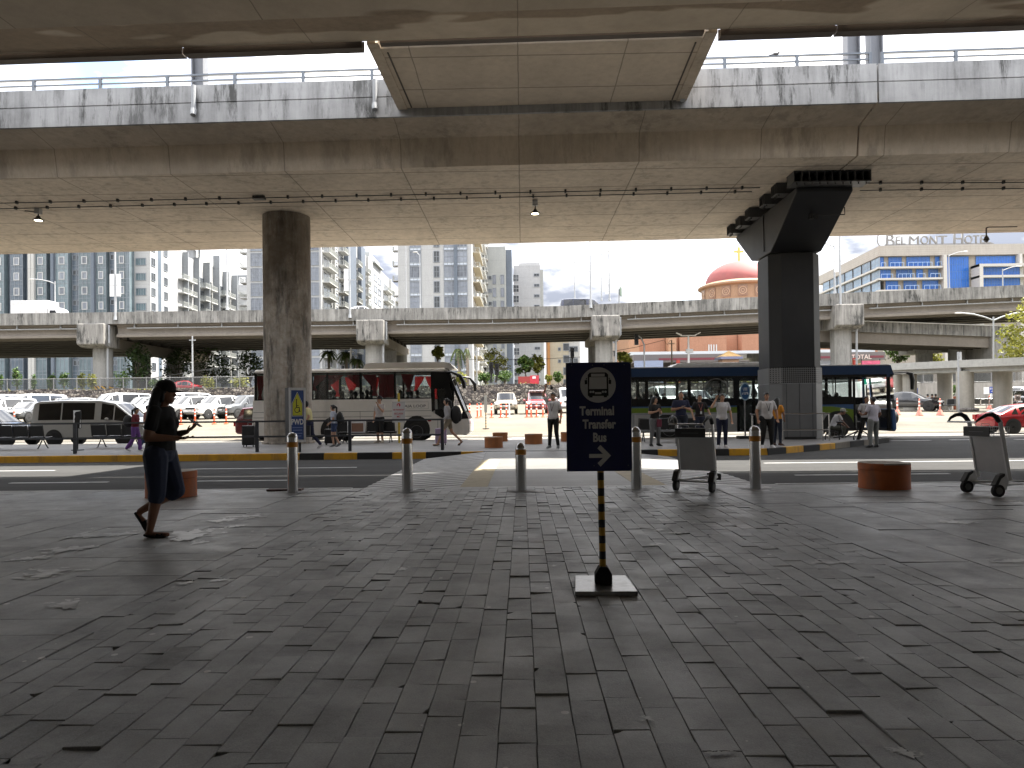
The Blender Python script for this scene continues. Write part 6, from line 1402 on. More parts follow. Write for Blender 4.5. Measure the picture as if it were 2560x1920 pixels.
# ---------------------------------------------------------------- lamp posts and poles
lpm = P('lamp_post_grey', (.36,.37,.38), .45, .4)
def lamp(u, vb, vt, Y, lab, arm=0., banner=None, rr=.09, nm='street_lamp', two=False):
    x = AX(u,Y); z0 = AZ(u,vb,Y); z1 = AZ(u,vt,Y); r = thing(nm, lab, 'lamp post', (x,Y,z0), 0, 'lamp posts along the flyover'); h = z1-z0
    b = MB(); b.cyl((0,0,0),(0,0,h),rr,rr*.6,10); b.cyl((0,0,0),(0,0,.4),rr*1.6,rr*1.3,10); b.build('pole', lpm, r, True)
    for s in ((-1,1) if two else (1,)):
        if arm:
            a = arm*s; b = MB(); b.tube([(0,0,h-.4*abs(a)*.3),(a*.3,0,h),(a*.65,0,h+.25),(a,0,h+.35)], rr*.6, 8); b.build('arm', lpm, r, True)
            b = MB(); b.ell((a*1.12,0,h+.36), (.42,.14,.07)); b.build('lamp_head', P('lamp_head_grey', (.5,.5,.5), .4), r, True)
    if banner:
        za, zc = AZ(u,banner[1],Y)-z0, AZ(u,banner[0],Y)-z0
        for s in banner[2]:
            b = MB(); b.box(s*.14 if s>0 else s*.62,s*.62 if s>0 else s*.14,-.03,.03,za,zc); b.build('banner', white, r)
        b = MB(); b.box(-.65,.65,-.05,.05,(za+zc)/2-.03,(za+zc)/2+.03); b.build('bracket', lpm, r)
YF = 79.9
lamp(290,800,560,YF,'tall lamp post with paired white banners in front of the glass apartment block',banner=(685,741,(-1,1)),rr=.13)
lamp(139,775,703,108,'short grey lamp post with a curved arm behind the white truck',-3.2,rr=.12)
lamp(570,775,612,108,'lamp post with a flat head left of the round pillar',0.,rr=.16)
lamp(877,795,560,YF,'tall lamp post with a white banner right of the round pillar',banner=(672,727,(-1,)),rr=.13)
lamp(1018,775,608,108,'thin dark lamp post left on the white tower',.9,rr=.09); lamp(1053,770,636,108,'thin lamp post hung with wires in front of the white tower',-.6,rr=.09)
lamp(1440,748,660,108,'lone small lamp post on the flyover before the open sky',.01,rr=.1); lamp(1480,770,590,YF,'tall plain lamp post on the flyover above the transfer bus sign',rr=.11,banner=(656,703,(-1,)))
lamp(1507,752,635,108,'lamp post with a short right arm, between two taller ones',.8,rr=.1); lamp(1527,752,590,108,'tall lamp post with a left arm right of the sign',-.8,rr=.13,banner=(690,735,(-1,)))
lamp(2105,770,570,YF,'tall lamp post on the flyover at the pier beside the dark pillar',rr=.13,banner=(625,680,(-1,)))
lamp(2091,735,612,108,'lamp post with a left arm beside the hotel',-2.2,rr=.16)
lamp(2487,985,792,62,'grey street lamp with two curved arms in front of the ramp',2.6,rr=.11,two=True)
lamp(2378,725,635,107,'slender lamp post in front of the blue hotel glass',2.2,rr=.1); lamp(2512,725,672,107,'slender lamp post in front of the right hotel bay',2.2,rr=.1)
p = at(1548,748,100); r = thing('road_sign', 'small green direction sign seen edge on above the flyover', 'sign', (p.x,100,p.z-1)); MB().cyl((0,0,0),(0,0,2.4),.12,None,8).build('pole', lpm, r); MB().obox((.25,.2,2.1),(1.2,.1,1.2),Matrix.Rotation(R(72),3,'Z')).build('panel', P('sign_green', (.09,.13,.10), .5), r)
# traffic lights and poles below the flyover
def tlight(u, v, vb, Y, lab, lean=0.):
    x = AX(u,Y); z0 = AZ(u,vb,Y); zt = AZ(u,v,Y); r = thing('traffic_light', lab, 'traffic light', (x,Y,z0), 0, 'traffic lights beyond the wall')
    h = zt-z0; b = MB(); b.tube([(lean,0,0),(lean,0,h*.7),(lean*.6,0,h*.92),(.1,0,h)], .09, 8); b.build('pole', lpm if lean else black, r, True)
    b = MB(); b.box(-.22,.22,-.2,.2,h-1.15,h+.1); hs = b.build('housing', black, r)
    for k in range(3): b = MB(); b.cyl((0,-.2,h-.15-.36*k),(0,-.38,h-.12-.36*k),.15,None,12,caps=False); b.build('visor', black, hs)
tlight(1229,908,952,77,'black traffic light left of a second one beyond the stone wall'); tlight(1243,911,952,77,'black traffic light right of its neighbour beyond the stone wall')
tlight(1432,872,930,86,'traffic light hanging beside the pier above the sign'); tlight(1593,838,918,84,'traffic light on a curved grey pole above the blue bus',.9)
def pole(u, vt, vb, Y, lab, m=lpm, rr=.1):
    x = AX(u,Y); b = MB(); b.cyl((0,0,0),(0,0,AZ(u,vt,Y)-AZ(u,vb,Y)),rr,rr*.7,10); b.box(-.35,.35,-.04,.04,AZ(u,vt,Y)-AZ(u,vb,Y)-.5,AZ(u,vt,Y)-AZ(u,vb,Y)-.4); return tag(b.build('utility_pole', m, None, True, (x,Y,AZ(u,vb,Y))), lab, 'pole', 'poles beyond the wall')
pole(1681,850,918,88,'brown pole with cables above the blue bus',P('pole_brown',(.2,.16,.12),.8)); pole(482,840,955,77,'grey pole behind the fence left of the hedge')
pole(878,870,930,90,'pale pole above the coach roof',white,.14); pole(1193,868,955,77,'thin grey pole by the traffic lights',lpm,.07); pole(887,880,930,93,'second thin pole above the coach roof',lpm,.07); pole(2143,890,918,90,'pale post in front of the petrol station lettering',white)
x = AX(1723,84); r = thing('floodlight_mast', 'white mast with two floodlights above the blue bus', 'lamp post', (x,84,AZ(1723,915,84))); h = AZ(1723,838,84)-AZ(1723,915,84)
b = MB(); b.cyl((0,0,0),(0,0,h),.14,.1,10); b.box(-.9,.9,-.05,.05,h-.1,h); b.build('pole', white, r, True)
for s in (-1,1): MB().obox((s*1.1,0,h+.15),(.7,.3,.12),Matrix.Rotation(R(-25*s),3,'Y')).build('lamp_head', white, r)
MB().box(-.3,.5,-.2,.2,h*.42,h*.55).build('camera_box', gwhite, r)

# overhead cables
b = MB(); cabm = P('cable_black', .02, .6)
def cable(pts, Y, lab):
    q = [at(u,v,Y) for u,v in pts]; tag(MB().tube(q, .03, 5).build('cable', cabm), lab, 'cable', 'overhead cables')
cable([(1130,899),(1250,899),(1330,899),(1420,894),(1460,892)], 86, 'thin cable sagging across the beige towers behind the sign')
cable([(1500,884),(1590,868),(1660,850),(1668,862),(1676,850)], 86, 'black cable looping over the salmon church wall')
cable([(380,945),(480,930),(570,915)], 76.5, 'thin cable rising over the fence behind the woman')

# ---------------------------------------------------------------- buildings
gA = facade_glass('glass_teal', (.115,.150,.168), .12, .4, cur=.5); gA2 = facade_glass('glass_slate', (.075,.095,.12), .15, .4); gW = facade_glass('glass_grey', (0.144,0.158,0.187), .15, .5, cur=.7); gDk = facade_glass('glass_dark', (.05,.055,.06), .2, .6); gBl = facade_glass('hotel_blue', (0.018,0.094,0.346), .18, .3, cur=.2); gCy = facade_glass('glass_cyan', (.075,.115,.13), .2, .35)
def wallm(nm, col): return concrete(nm, col, .85, .25, .22, lines=(0,0,3.25,.02), bump=.1)
wW = wallm('tower_white', (0.408,0.411,0.415)); wW2 = wallm('tower_bright_white', (0.462,0.462,0.449)); wB = wallm('tower_blue_grey', (0.136,0.160,0.197)); wCr = wallm('tower_cream', (0.408,0.367,0.286)); wOr = wallm('tower_orange', (0.408,0.204,0.082)); wGr = wallm('tower_pale_grey', (0.340,0.354,0.350)); wGrey = wallm('tower_mid_grey', (0.224,0.238,0.252)); wSal = wallm('church_salmon', (0.381,0.197,0.129)); mullw = P('mullion_white', .5, .6); mulld = P('mullion_grey', (.2,.22,.25), .5)
WINC = {}
def winmesh(w, h, nx, ny, gm, fm, bw=.07):
    k = (round(w,2),round(h,2),nx,ny,gm.name,fm.name)
    if k in WINC: return WINC[k]
    b = MB(); b.box(-w/2,w/2,-.02,.06,0,h,0)
    b.box(-w/2-.05,-w/2+bw,-.10,.0,-.05,h+.05,1); b.box(w/2-bw,w/2+.05,-.10,.0,-.05,h+.05,1); b.box(-w/2+bw,w/2-bw,-.10,.0,-.05,bw,1); b.box(-w/2+bw,w/2-bw,-.10,.0,h-bw,h+.05,1)
    for i in range(1,nx): x = -w/2+w*i/nx; b.box(x-bw/2,x+bw/2,-.07,-.021,bw,h-bw,1)
    for j in range(1,ny): z = h*j/ny; b.box(-w/2+bw,w/2-bw,-.065,-.022,z-bw/2,z+bw/2,1)
    WINC[k] = b.mesh('window', [gm,fm]); return WINC[k]
def balmesh(w, d, wm, rail='bars'):
    k = ('bal',w,d,wm.name)
    if k in WINC: return WINC[k]
    b = MB(); b.box(-w/2,w/2,-d,0,-.15,.06,0); b.box(-w/2,w/2,-d,-d+.05,1.0,1.06,1)
    for s in (-1,1): b.box(s*w/2-.03,s*w/2+.03,-d,0,1.0,1.06,1)
    n = int(w/.16)
    for i in range(n+1): x = -w/2+w*i/n; b.box(x-.014,x+.014,-d+.01,-d+.04,.06,1.0,1)
    m = int(d/.16)
    for s in (-1,1):
        for i in range(m+1): y = -d+d*i/m; b.box(s*w/2-.014,s*w/2+.014,y-.014,y+.014,.06,1.0,1)
    WINC[k] = b.mesh('balcony', [wm, P('balcony_rail', (.35,.36,.34), .5)]); return WINC[k]
def put(nm, me, r, x, y, z, rz=0): return obj(nm, me, r, (x,y,z), rz)
FH = 3.2
def vz(u, v, Y): return AZ(u,v,Y)
# A: glass apartment block at the left
Y = 150.; xa = AX(-260,Y); xe = AX(378,Y)
r = thing('apartment_building', 'teal glass and white apartment block at the far left above the flyover', 'building')
MB().box(xa,xe,Y,Y+20,3.8,47).build('wall', wW, r)
bays = [(0,25,'g'),(26,40,'d'),(40,70,'g2'),(70,84,'d'),(101,130,'g'),(130,146,'d'),(153,184,'g'),(186,210,'s'),(210,240,'g'),(253,278,'g'),(280,304,'s'),(304,330,'g'),(330,338,'gc')]
bays = [(-60,-25,'g'),(-25,-5,'d')]+[(a,c,k) for a,c,k in bays]
for a, c, k in bays:
    x0, x1 = AX(a,Y), AX(c,Y); w = x1-x0
    if k == 'd': MB().box(x0,x1,Y-.3,Y-.01,3.8,47).build('recess_panel', wB, r); continue
    prj = {'g':1.6,'g2':1.4,'s':.5,'gc':1.9}[k]
    gm = {'g':gA,'g2':gA2,'s':gA2,'gc':gA}[k]
    b = MB(); b.box(x0,x1,Y-prj,Y-.01,3.8,47,0)
    nx = max(2,round(w/.85))
    for i in range(nx+1): xx = x0+w*i/nx; b.box(xx-.04,xx+.04,Y-prj-.05,Y-prj-.001,3.8,47,1)
    z = 3.8
    while z < 46:
        for dz in (0,.75): b.box(x0,x1,Y-prj-.045,Y-prj-.001,z+dz-.04,z+dz+.04,1)
        z += FH
    b.build('glass_bay', [gm, mulld], r)
    if k in 'gg2':
        for j in range(3,13): put('window', winmesh(min(w*.42,1.3),1.5,1,1,gW,mullw), r, x0+w*.5, Y-prj-.02, 3.8+FH*j+.85)
    if k == 's':
        for j in range(2,13): put('window', winmesh(w*.36,1.05,1,1,gDk,mulld), r, x0+w*.28, Y-prj-.02, 3.8+FH*j+1.9); put('window', winmesh(w*.36,1.05,1,1,gDk,mulld), r, x0+w*.72, Y-prj-.02, 3.8+FH*j+1.9)
for u in (92,100,148,248): x = AX(u,Y); MB().box(x-.3,x+.3,Y-2.2,Y-.01,3.8,47).build('fin', wB if u in (148,248) else wW2, r)
for j in range(0,13): put('window', winmesh(AX(368,Y)-AX(341,Y)-.2,1.5,4,1,gCy,mulld), r, AX(354.5,Y), Y-.02, 3.8+FH*j+.7)
# its sunlit side with small windows, then the balconied wing running away from us
xs = xe; y1 = Y*(1280-378)/(1280-426)*1.0
def side(ua): return Y*(AX(378,Y)/1.)/ (AX(ua,Y)/1.) if False else None
def depth(u, X): return X/((AX(u,100)-0)/100.)
for uw in (383,414):
    yy = depth(uw+2, xs)
    for j in range(0,13): put('window', winmesh(1.6,1.7,2,1,gDk,mulld), r, xs+.02, yy, 3.8+FH*j+.7, R(90))
ya = depth(401,xs); MB().box(xs+.005,xs+.03,ya-.7,ya+.7,3.8,47).build('glass_bay', gA2, r)
r = thing('apartment_building', 'white apartment wing with rows of balconies stepping back beside the glass block', 'building')
yb0, yb1 = depth(430,xs), depth(585,xs); zt = vz(580,688,yb1)
MB().box(xs-14,xs-.3,Y+20.1,yb1,3.8,zt).build('wall', wW2, r)
MB().box(xs-14,xs-1,yb0+4,yb1-6,zt,zt+2.2).build('penthouse', wW2, r)
b = MB(); b.box(xs-6,xs+2.2,yb0+8,yb0+15,zt+3.2,zt+3.5); 
for q in (yb0+8.5,yb0+14.5): b.box(xs-.4,xs-.1,q,q+.3,zt,zt+3.2)
b.build('roof_canopy', wGrey, r)
n = 6; ys = [yb0+(yb1-yb0)*(i+.5)/n for i in range(n)]; st = (yb1-yb0)/n
for i, yy in enumerate(ys):
    kind = i % 2
    for j in range(0,int((zt-4.5)/FH)):
        z = 3.8+FH*j+.2
        if kind == 0: put('glass_bay', winmesh(st*.55,2.7,3,2,gCy,mullw), r, xs-.28, yy-st*.15, z, R(90)); put('balcony', balmesh(round(st*.5,2),1.6,wW2), r, xs-.28, yy+st*.32, z, R(90)); put('window', winmesh(st*.4,2.3,2,1,gDk,mulld), r, xs-.28, yy+st*.32, z+.1, R(90))
        else: put('balcony', balmesh(round(st*.62,2),1.5,wW2), r, xs-.28, yy, z, R(90)); put('window', winmesh(st*.5,2.3,3,1,gDk,mullw), r, xs-.28, yy, z+.1, R(90))
    MB().box(xs-.3,xs+1.3,yy+st*.44,yy+st*.5,3.8,zt-.2+(i==3)*3).build('fin', wGrey, r)
# small block between
r = thing('apartment_building', 'low grey block with roof frame between the two white apartment groups', 'building')
Yl = 215.; MB().box(AX(581,Yl),AX(622,Yl),Yl,Yl+15,3.8,vz(600,712,Yl)).build('wall', wW, r)
b = MB(); zt_ = vz(600,712,Yl)
for u in (583,597,618): b.box(AX(u,Yl)-.2,AX(u,Yl)+.2,Yl,Yl+.4,zt_,vz(600,692,Yl))
b.box(AX(581,Yl),AX(622,Yl),Yl,Yl+.4,vz(600,692,Yl),vz(600,692,Yl)+.5); b.build('roof_frame', wGrey, r)
for j in range(8):
    put('window', winmesh(1.5,1.3,1,1,gDk,mulld), r, AX(590,Yl), Yl-.02, zt_-2.4-FH*j); put('balcony', balmesh(3.2,1.4,wW), r, AX(614,Yl), Yl, zt_-3.1-FH*j)
# B: white tower with balconies to its right
r = thing('apartment_building', 'white apartment tower with stacked balconies behind the round pillar', 'building')
Yb = 150.; x0 = AX(619,Yb); x1 = AX(806,Yb); yend = depth(1010, x1); ztB = vz(890,611,depth(890,x1))
MB().box(x0,x1,Yb,yend,3.8,50 if False else ztB).build('wall', wW, r)
for u in (644,786):
    w = AX(u+14,Yb)-AX(u-14,Yb)
    for j in range(0,14):
        if 3.8+FH*j+2.9 < ztB: put('window', winmesh(w,2.7,3,3,gW,mulld), r, AX(u,Yb), Yb-.02, 3.8+FH*j+.2)
for j in range(2,14): put('balcony', balmesh(2.4,1.6,wW), r, x0, Yb+1.4, 3.8+FH*j, R(-90)) if 3.8+FH*j+1 < ztB else None
segs_ = [(808,833,'bal'),(834,848,'pan'),(848,862,'bal'),(863,884,'tow'),(884,896,'bal'),(897,907,'tow2'),(908,918,'bal'),(919,932,'pan'),(934,958,'win'),(960,975,'bal'),(976,990,'pan'),(990,1008,'bal')]
for a, c, k in segs_:
    y0, y1 = depth(a,x1), depth(c,x1); ym, w = (y0+y1)/2, y1-y0
    if k in ('tow','tow2'): MB().box(x1-.5,x1+1.0,y0,y1,3.8,ztB+.6).build('tower_panel', wB, r); continue
    if k == 'pan': MB().box(x1-.5,x1+.6,y0,y0+.6,3.8,ztB).build('fin', wW2, r)
    for j in range(2,14):
        z = 3.8+FH*j
        if z+2.8 > ztB: break
        if k == 'bal': put('balcony', balmesh(round(w*.9,1),1.5,wW2), r, x1, ym, z, R(90)); put('window', winmesh(round(w*.8,1),2.4,2,1,gDk,mullw), r, x1+.02, ym, z+.08, R(90))
        elif k == 'pan': put('window', winmesh(round(w*.8,1),2.6,2,2,gW,mullw), r, x1+.02, ym, z+.1, R(90))
        else: put('window', winmesh(round(w*.28,1),1.8,1,1,gW,mulld), r, x1+.02, ym-w*.2, z+.6, R(90)); put('window', winmesh(round(w*.28,1),1.8,1,1,gW,mulld), r, x1+.02, ym+w*.2, z+.6, R(90))
b = MB(); b.box(x1-8,x1+.8,depth(935,x1),depth(955,x1),ztB,ztB+.4); b.box(x1-10,x1-1,depth(935,x1),depth(960,x1),ztB,ztB+3); b.build('roof_block', wGr, r)
# D: the broad white tower
r = thing('apartment_building', 'broad white tower with double glass bays above the flyover left of the open sky', 'building')
Yd = 150.; x0 = AX(998,Yd); x1 = AX(1183,Yd); ye = depth(1216,x1)
MB().box(x0,x1,Yd,ye,3.8,52).build('wall', wW, r)
for j in range(0,15):
    z = 3.8+FH*j
    for u, wu, nx, ny, gm, fm in ((1042,28,3,2,gW,mulld),(1095,14,2,2,gDk,mulld),(1127,27,3,2,gW,mulld),(1158,27,3,2,gW,mulld)):
        w = AX(u+wu/2,Yd)-AX(u-wu/2,Yd); put('window', winmesh(w,2.35,nx,ny,gm,fm), r, AX(u,Yd), Yd-.02, z+.45)
        if wu > 20: put('spandrel_panel', winmesh(w,.6,3,1,gA2 if False else P('spandrel_pale',(.46,.5,.56),.3),mulld), r, AX(u,Yd), Yd-.02, z-.2)
    put('balcony', balmesh(3.0,1.5,wCr), r, AX(1190,Yd)+.2, Yd+.05, z) if False else None
    for a, c in ((1185,1196),(1199,1206),(1208,1214)):
        y0, y1 = depth(a,x1), depth(c,x1); put('balcony', balmesh(round((y1-y0)*.9,1),1.5,wCr if a==1185 else wW2), r, x1, (y0+y1)/2, z, R(90)); put('window', winmesh(round((y1-y0)*.7,1),2.3,2,1,gDk if a!=1185 else gW,mullw), r, x1+.02, (y0+y1)/2, z+.1, R(90))
    put('balcony', balmesh(1.6,1.2,wW), r, x0, Yd+1.2, z, R(-90))
x = AX(1143,Yd); MB().box(x-.35,x+.35,Yd-.5,Yd-.01,3.8,52).build('pilaster', wB, r)
# E and F
r = thing('apartment_building', 'pale grey-green slab tower with narrow windows next to the broad white tower', 'building')
Ye = 192.; x0 = AX(1216,Ye); x1 = AX(1268,Ye); zt = vz(1240,616,Ye); MB().box(x0,x1,Ye,Ye+30,3.8,zt).build('wall', wGr, r)
MB().box(x1+.02,AX(1283,Ye),Ye+1.5,Ye+25,3.8,zt-.6).build('blue_panel', wB, r)
for j in range(0,11):
    z = zt-10.2-FH*1.09*j
    if z < 4: break
    for u, w, h in ((1228,.9,1.0),(1239,.9,2.4),(1259,.9,2.4)): put('window', winmesh(w,h,1,1,gW if u!=1228 or j%2 else gDk,mulld), r, AX(u,Ye), Ye-.02, z+(1.2 if u==1228 else 0))
r = thing('apartment_building', 'lower white tower with small dark windows at the edge of the open sky', 'building')
Yf = 217.; x0 = AX(1288,Yf); x1 = AX(1354,Yf); zt = vz(1330,663,Yf); MB().box(x0,x1,Yf,Yf+25,3.8,zt).build('wall', wW, r)
MB().box(x1+.02,AX(1362,Yf),Yf+2,Yf+20,3.8,zt-1).build('side_wing', wGr, r); MB().box(AX(1301,Yf),AX(1354,Yf)-.1,Yf+.5,Yf+8,zt,zt+.8).build('parapet', wW, r)
for j in range(0,11):
    z = zt-4.6-FH*j
    if z < 4: break
    put('window', winmesh(1.7,2.2,2,2,gDk,mullw), r, AX(1293.5,Yf), Yf-.02, z-.4); put('window', winmesh(1.6,.8,2,1,gDk,mulld), r, AX(1345,Yf), Yf-.02, z+1.2)
# coloured blocks seen below the flyover
r = thing('apartment_building', 'orange-edged cream block with tiny square windows, below the flyover left of the sign', 'building')
Yg = 190.; MB().box(AX(1370,Yg),AX(1376,Yg),Yg-1,Yg+10,3.8,22).build('orange_wing', wOr, r); MB().box(AX(1376.2,Yg),AX(1423,Yg),Yg,Yg+12,3.8,22).build('wall', wCr, r)
for u, s in ((1400,.7),(1417,1.6)):
    for j in range(5): put('window', winmesh(s,s*1.2,1,1,gDk,mulld), r, AX(u,Yg), Yg-.02, 4.6+FH*j*1.0)
r = thing('apartment_building', 'white block with scattered dark windows beside the pier behind the sign', 'building')
MB().box(AX(1423.5,Yg),AX(1452,Yg),Yg+1,Yg+12,3.8,22).build('wall', wW2, r)
for u in (1430,1441):
    for j in range(5): put('window', winmesh(1.2,1.4,1,1,gDk,mulld), r, AX(u,Yg), Yg+.98, 4.4+FH*j)
r = thing('apartment_building', 'pale pink block with small windows left of the salmon church wall', 'building')
Yh = 170.; MB().box(AX(1538,Yh),AX(1573,Yh),Yh,Yh+12,3.8,22).build('wall', wallm('tower_pink', (0.394,0.340,0.299)), r)
for u in (1542,1554,1565):
    for j in range(5): put('window', winmesh(1.3,1.3,1,1,gDk,mulld), r, AX(u,Yh), Yh-.02, 4.6+FH*j)
# church: salmon walls below, red dome above
r = thing('church', 'salmon church with a red dome and yellow cross beside the dark pillar', 'church')
Yc = 150.; 
for u0, u1, dy in ((1574,1600,0),(1600.5,1672,3),(1673,1693,0),(1693.5,1703,2),(1703.5,1822,1),(1823,1860,4),(1861,2035,1),(2036,2196,0)):
    MB().box(AX(u0,Yc),AX(u1,Yc),Yc+dy,Yc+30,3.8,17.5).build('wall', wSal if u0 not in (1574,1673) else wallm('church_tan', (.42,.24,.15)) if 'church_tan' not in bpy.data.materials else bpy.data.materials['church_tan'], r)
b = MB()
for u in (1777,1783,1789.5,1796): b.box(AX(u,Yc)-.12,AX(u,Yc)+.12,Yc+.9,Yc+.98,3.8,15)
b.box(AX(1777,Yc),AX(1804,Yc),Yc+.9,Yc+.98,9.2,9.5); b.build('white_tracery', mullw, r)
Yq = 178.; rad = 8.6; cx_ = AX(1852,Yq+rad); zb_ = vz(1852,712,Yq+rad)
domem = plain('dome_red', (.27,.075,.07), .75, var=.25, sc=.6, dirt=.35); drumm = concrete('drum_peach', (.30,.21,.14), .85, .3, .4)
b = MB(); b.lathe([(rad*math.cos(R(a)), zb_+rad*.70*math.sin(R(a))) for a in range(0,91,6)], 56, (cx_,Yq+rad,0)); b.build('dome', domem, r, True)
b = MB(); b.lathe([(rad*1.17,zb_-1.2),(rad*1.22,zb_-1.0),(rad*1.22,zb_-.6),(rad*1.02,zb_+.15),(rad*.98,zb_+.15)], 56, (cx_,Yq+rad,0)); b.build('cornice', drumm, r, True)
b = MB(); b.lathe([(rad*1.12,17),(rad*1.12,zb_-1.2)], 56, (cx_,Yq+rad,0)); b.build('drum', drumm, r, True)
gq = plain('stained_glass', (.20,.13,.09), .35, var=.7, sc=7)
for a in range(-84,85,24):
    t_ = R(a); p = Vector((cx_+rad*1.125*math.sin(t_), Yq+rad-rad*1.125*math.cos(t_), zb_-4.3)); b = MB(); b.box(-1.1,1.1,-.08,.05,0,2.7); o = b.build('window', gq, r, loc=p, rz=t_)
    b = MB(); b.tube([(.9*math.cos(R(k)),-.1,1.35+.9*math.sin(R(k))) for k in range(0,361,20)], .08, 5); b.tube([(.4*math.cos(R(k)),-.1,1.35+.4*math.sin(R(k))) for k in range(0,361,30)], .06, 5); o2 = b.build('tracery', P('tracery_tan', (.4,.3,.2), .7), o)
b = MB(); zc_ = zb_+rad*.70; b.box(cx_-.28,cx_+.28,Yq+rad-.28,Yq+rad+.28,zc_-.3,vz(1854,618,Yq+rad)); zz_ = vz(1854,629,Yq+rad); b.box(cx_-1.25,cx_+1.25,Yq+rad-.2,Yq+rad+.2,zz_-.28,zz_+.28); b.build('cross', P('cross_gold', (.62,.45,.12), .4), r)
# petrol station canopy with lettering
r = thing('petrol_station', 'petrol station with long grey canopy, red stripe and TOTAL lettering', 'building')
Yt = 118.; zA, zB = vz(1900,903,Yt), vz(1900,883,Yt)
MB().box(AX(1585,Yt),AX(2215,Yt),Yt,Yt+14,zA,zB).build('canopy', P('canopy_grey', (.13,.115,.115), .5), r)
MB().box(AX(1580,Yt),AX(2197,Yt),Yt+1,Yt+15,zB+.01,zB+.55).build('roof_edge', P('canopy_white', (.5,.53,.55), .5), r)
MB().box(AX(1648,Yt),AX(2090,Yt),Yt-.06,Yt-.002,zA+.35,zA+.7).build('red_stripe', P('stripe_red', (.15,.03,.045), .4), r); MB().box(AX(2177,Yt),AX(2211,Yt),Yt-.06,Yt-.002,zA+.35,zA+.7).build('red_stripe', P('stripe_red', .1), r)
text('TOTAL', 1.05, P('station_letters', (.62,.5,.46), .5), r, (AX(2155,Yt),Yt-.03,zA+.15), sx=.98, bold=.01, ext=.02)
for u in (1650,1760,1850,1990,2060,2200): x = AX(u,Yt); MB().box(x-.25,x+.25,Yt+2,Yt+2.5,3.6,zA).build('column', gwhite, r)
MB().box(AX(1580,Yt),AX(2210,Yt),Yt+12,Yt+13.5,3.6,zA-.2).build('shop_wall', P('shop_wall', (.25,.2,.18), .7, var=.3, sc=.8), r)
MB().box(AX(1582,Yt),AX(1653,Yt),Yt-2,Yt-1.8,3.8,vz(1600,904,Yt)).build('hoarding', P('hoarding_blue', (.22,.26,.38), .6), r)
for u, w in ((1690,8),(2130,6)): MB().box(AX(u,Yt),AX(u+w,Yt),Yt-1,Yt-.4,3.6,vz(1700,901,Yt)).build('price_post', P('stripe_red2', (.3,.04,.03), .5), r)
# kiosk with a tan pyramid roof, corrugated shed, pink banner
Yk = 80.; x0, x1 = AX(1803,Yk), AX(1858,Yk); zr_, ze = vz(1830,875,Yk), vz(1830,891,Yk)
r = thing('kiosk', 'small kiosk with tan pyramid roof and blue eaves beyond the blue bus', 'kiosk', ((x0+x1)/2,Yk+1.2,0))
w = (x1-x0)/2; b = MB(); b.add([(-w,-w,ze),(w,-w,ze),(w,w,ze),(-w,w,ze),(0,0,zr_)],[(0,1,4),(1,2,4),(2,3,4),(3,0,4),(3,2,1,0)])
for i in range(9): x = -w+2*w*(i+.5)/9; b.tube([(x,-w-.01,ze+.02),(x*.06,-.06*w,zr_-.03)], .03, 4)
b.build('roof', P('roof_tan', (.55,.37,.17), .6), r); MB().box(-w-.02,w+.02,-w-.02,w+.02,ze-.28,ze-.005).build('eaves', P('eaves_blue', (.16,.17,.27), .5), r)
MB().box(-w*.75,w*.75,-w*.7,w*.75,3.4,ze-.29).build('wall', P('kiosk_wall', (.35,.22,.15), .7, var=.3), r)
Yk = 82.; b = MB(); x0, x1 = AX(2020,Yk), AX(2110,Yk); zz_ = vz(2060,912,Yk)
for i in range(20): x = x0+(x1-x0)*i/20; b.prism([(Yk-1,zz_-.6),(Yk-1,zz_-.5),(Yk+3,zz_+.7),(Yk+3,zz_+.6)],'x',x,x+(x1-x0)/20*.62); b.prism([(Yk-1,zz_-.66),(Yk-1,zz_-.58),(Yk+3,zz_+.62),(Yk+3,zz_+.54)],'x',x+(x1-x0)/20*.62,x+(x1-x0)/20)
r = thing('shed', 'corrugated white shed roof just above the blue bus right of the pillar', 'shed'); b.build('roof', white, r); MB().box(x0+.2,x1-.2,Yk,Yk+2.5,3.0,zz_-.4).build('wall', gwhite, r)
Yk = 78.; x0, x1 = AX(2156,Yk), AX(2202,Yk); z0_, z1_ = vz(2180,914,Yk), vz(2180,901.5,Yk)
r = thing('banner', 'pink printed banner above the front of the blue bus', 'banner'); MB().box(x0,x1,Yk,Yk+.04,z0_-.6,z1_).build('cloth', plain('banner_pink', (.5,.09,.16), .6, var=.6, sc=3), r)
for x in (x0,x1): MB().cyl((x,Yk+.08,3),(x,Yk+.08,z1_+.2),.05,None,6).build('post', dark, r)
Yk = 79.; r = thing('shipping_container', 'red container with a white square mark on top of the stone wall', 'container'); x0, x1 = AX(1296,Yk), AX(1348,Yk)
MB().box(x0,x1-1.0,Yk,Yk+2.4,vz(1320,953,Yk)-.3,vz(1320,941,Yk)).build('body', P('container_red', (.33,.045,.04), .6), r); MB().box(x1-.99,x1,Yk-.02,Yk+2.42,vz(1320,953,Yk)-.3,vz(1320,939,Yk)).build('end_panel', P('container_bright_red', (.55,.04,.06), .5), r)
MB().box(x1-.72,x1-.35,Yk-.05,Yk-.021,vz(1320,947,Yk),vz(1320,941,Yk)).build('mark', white, r)

# hotel
r = thing('hotel', 'concrete hotel with bright blue glass and rooftop letters on the right', 'building')
Yo = 200.; xc = AX(2204,Yo); xR = AX(2720,Yo); zt = vz(2204,614,Yo); zg = vz(2204,640,Yo)
hw_ = concrete('hotel_concrete', (0.396,0.367,0.331), .85, .4, .3, lines=(0,0,.62,.02))
xl = xc; yl = 1.0
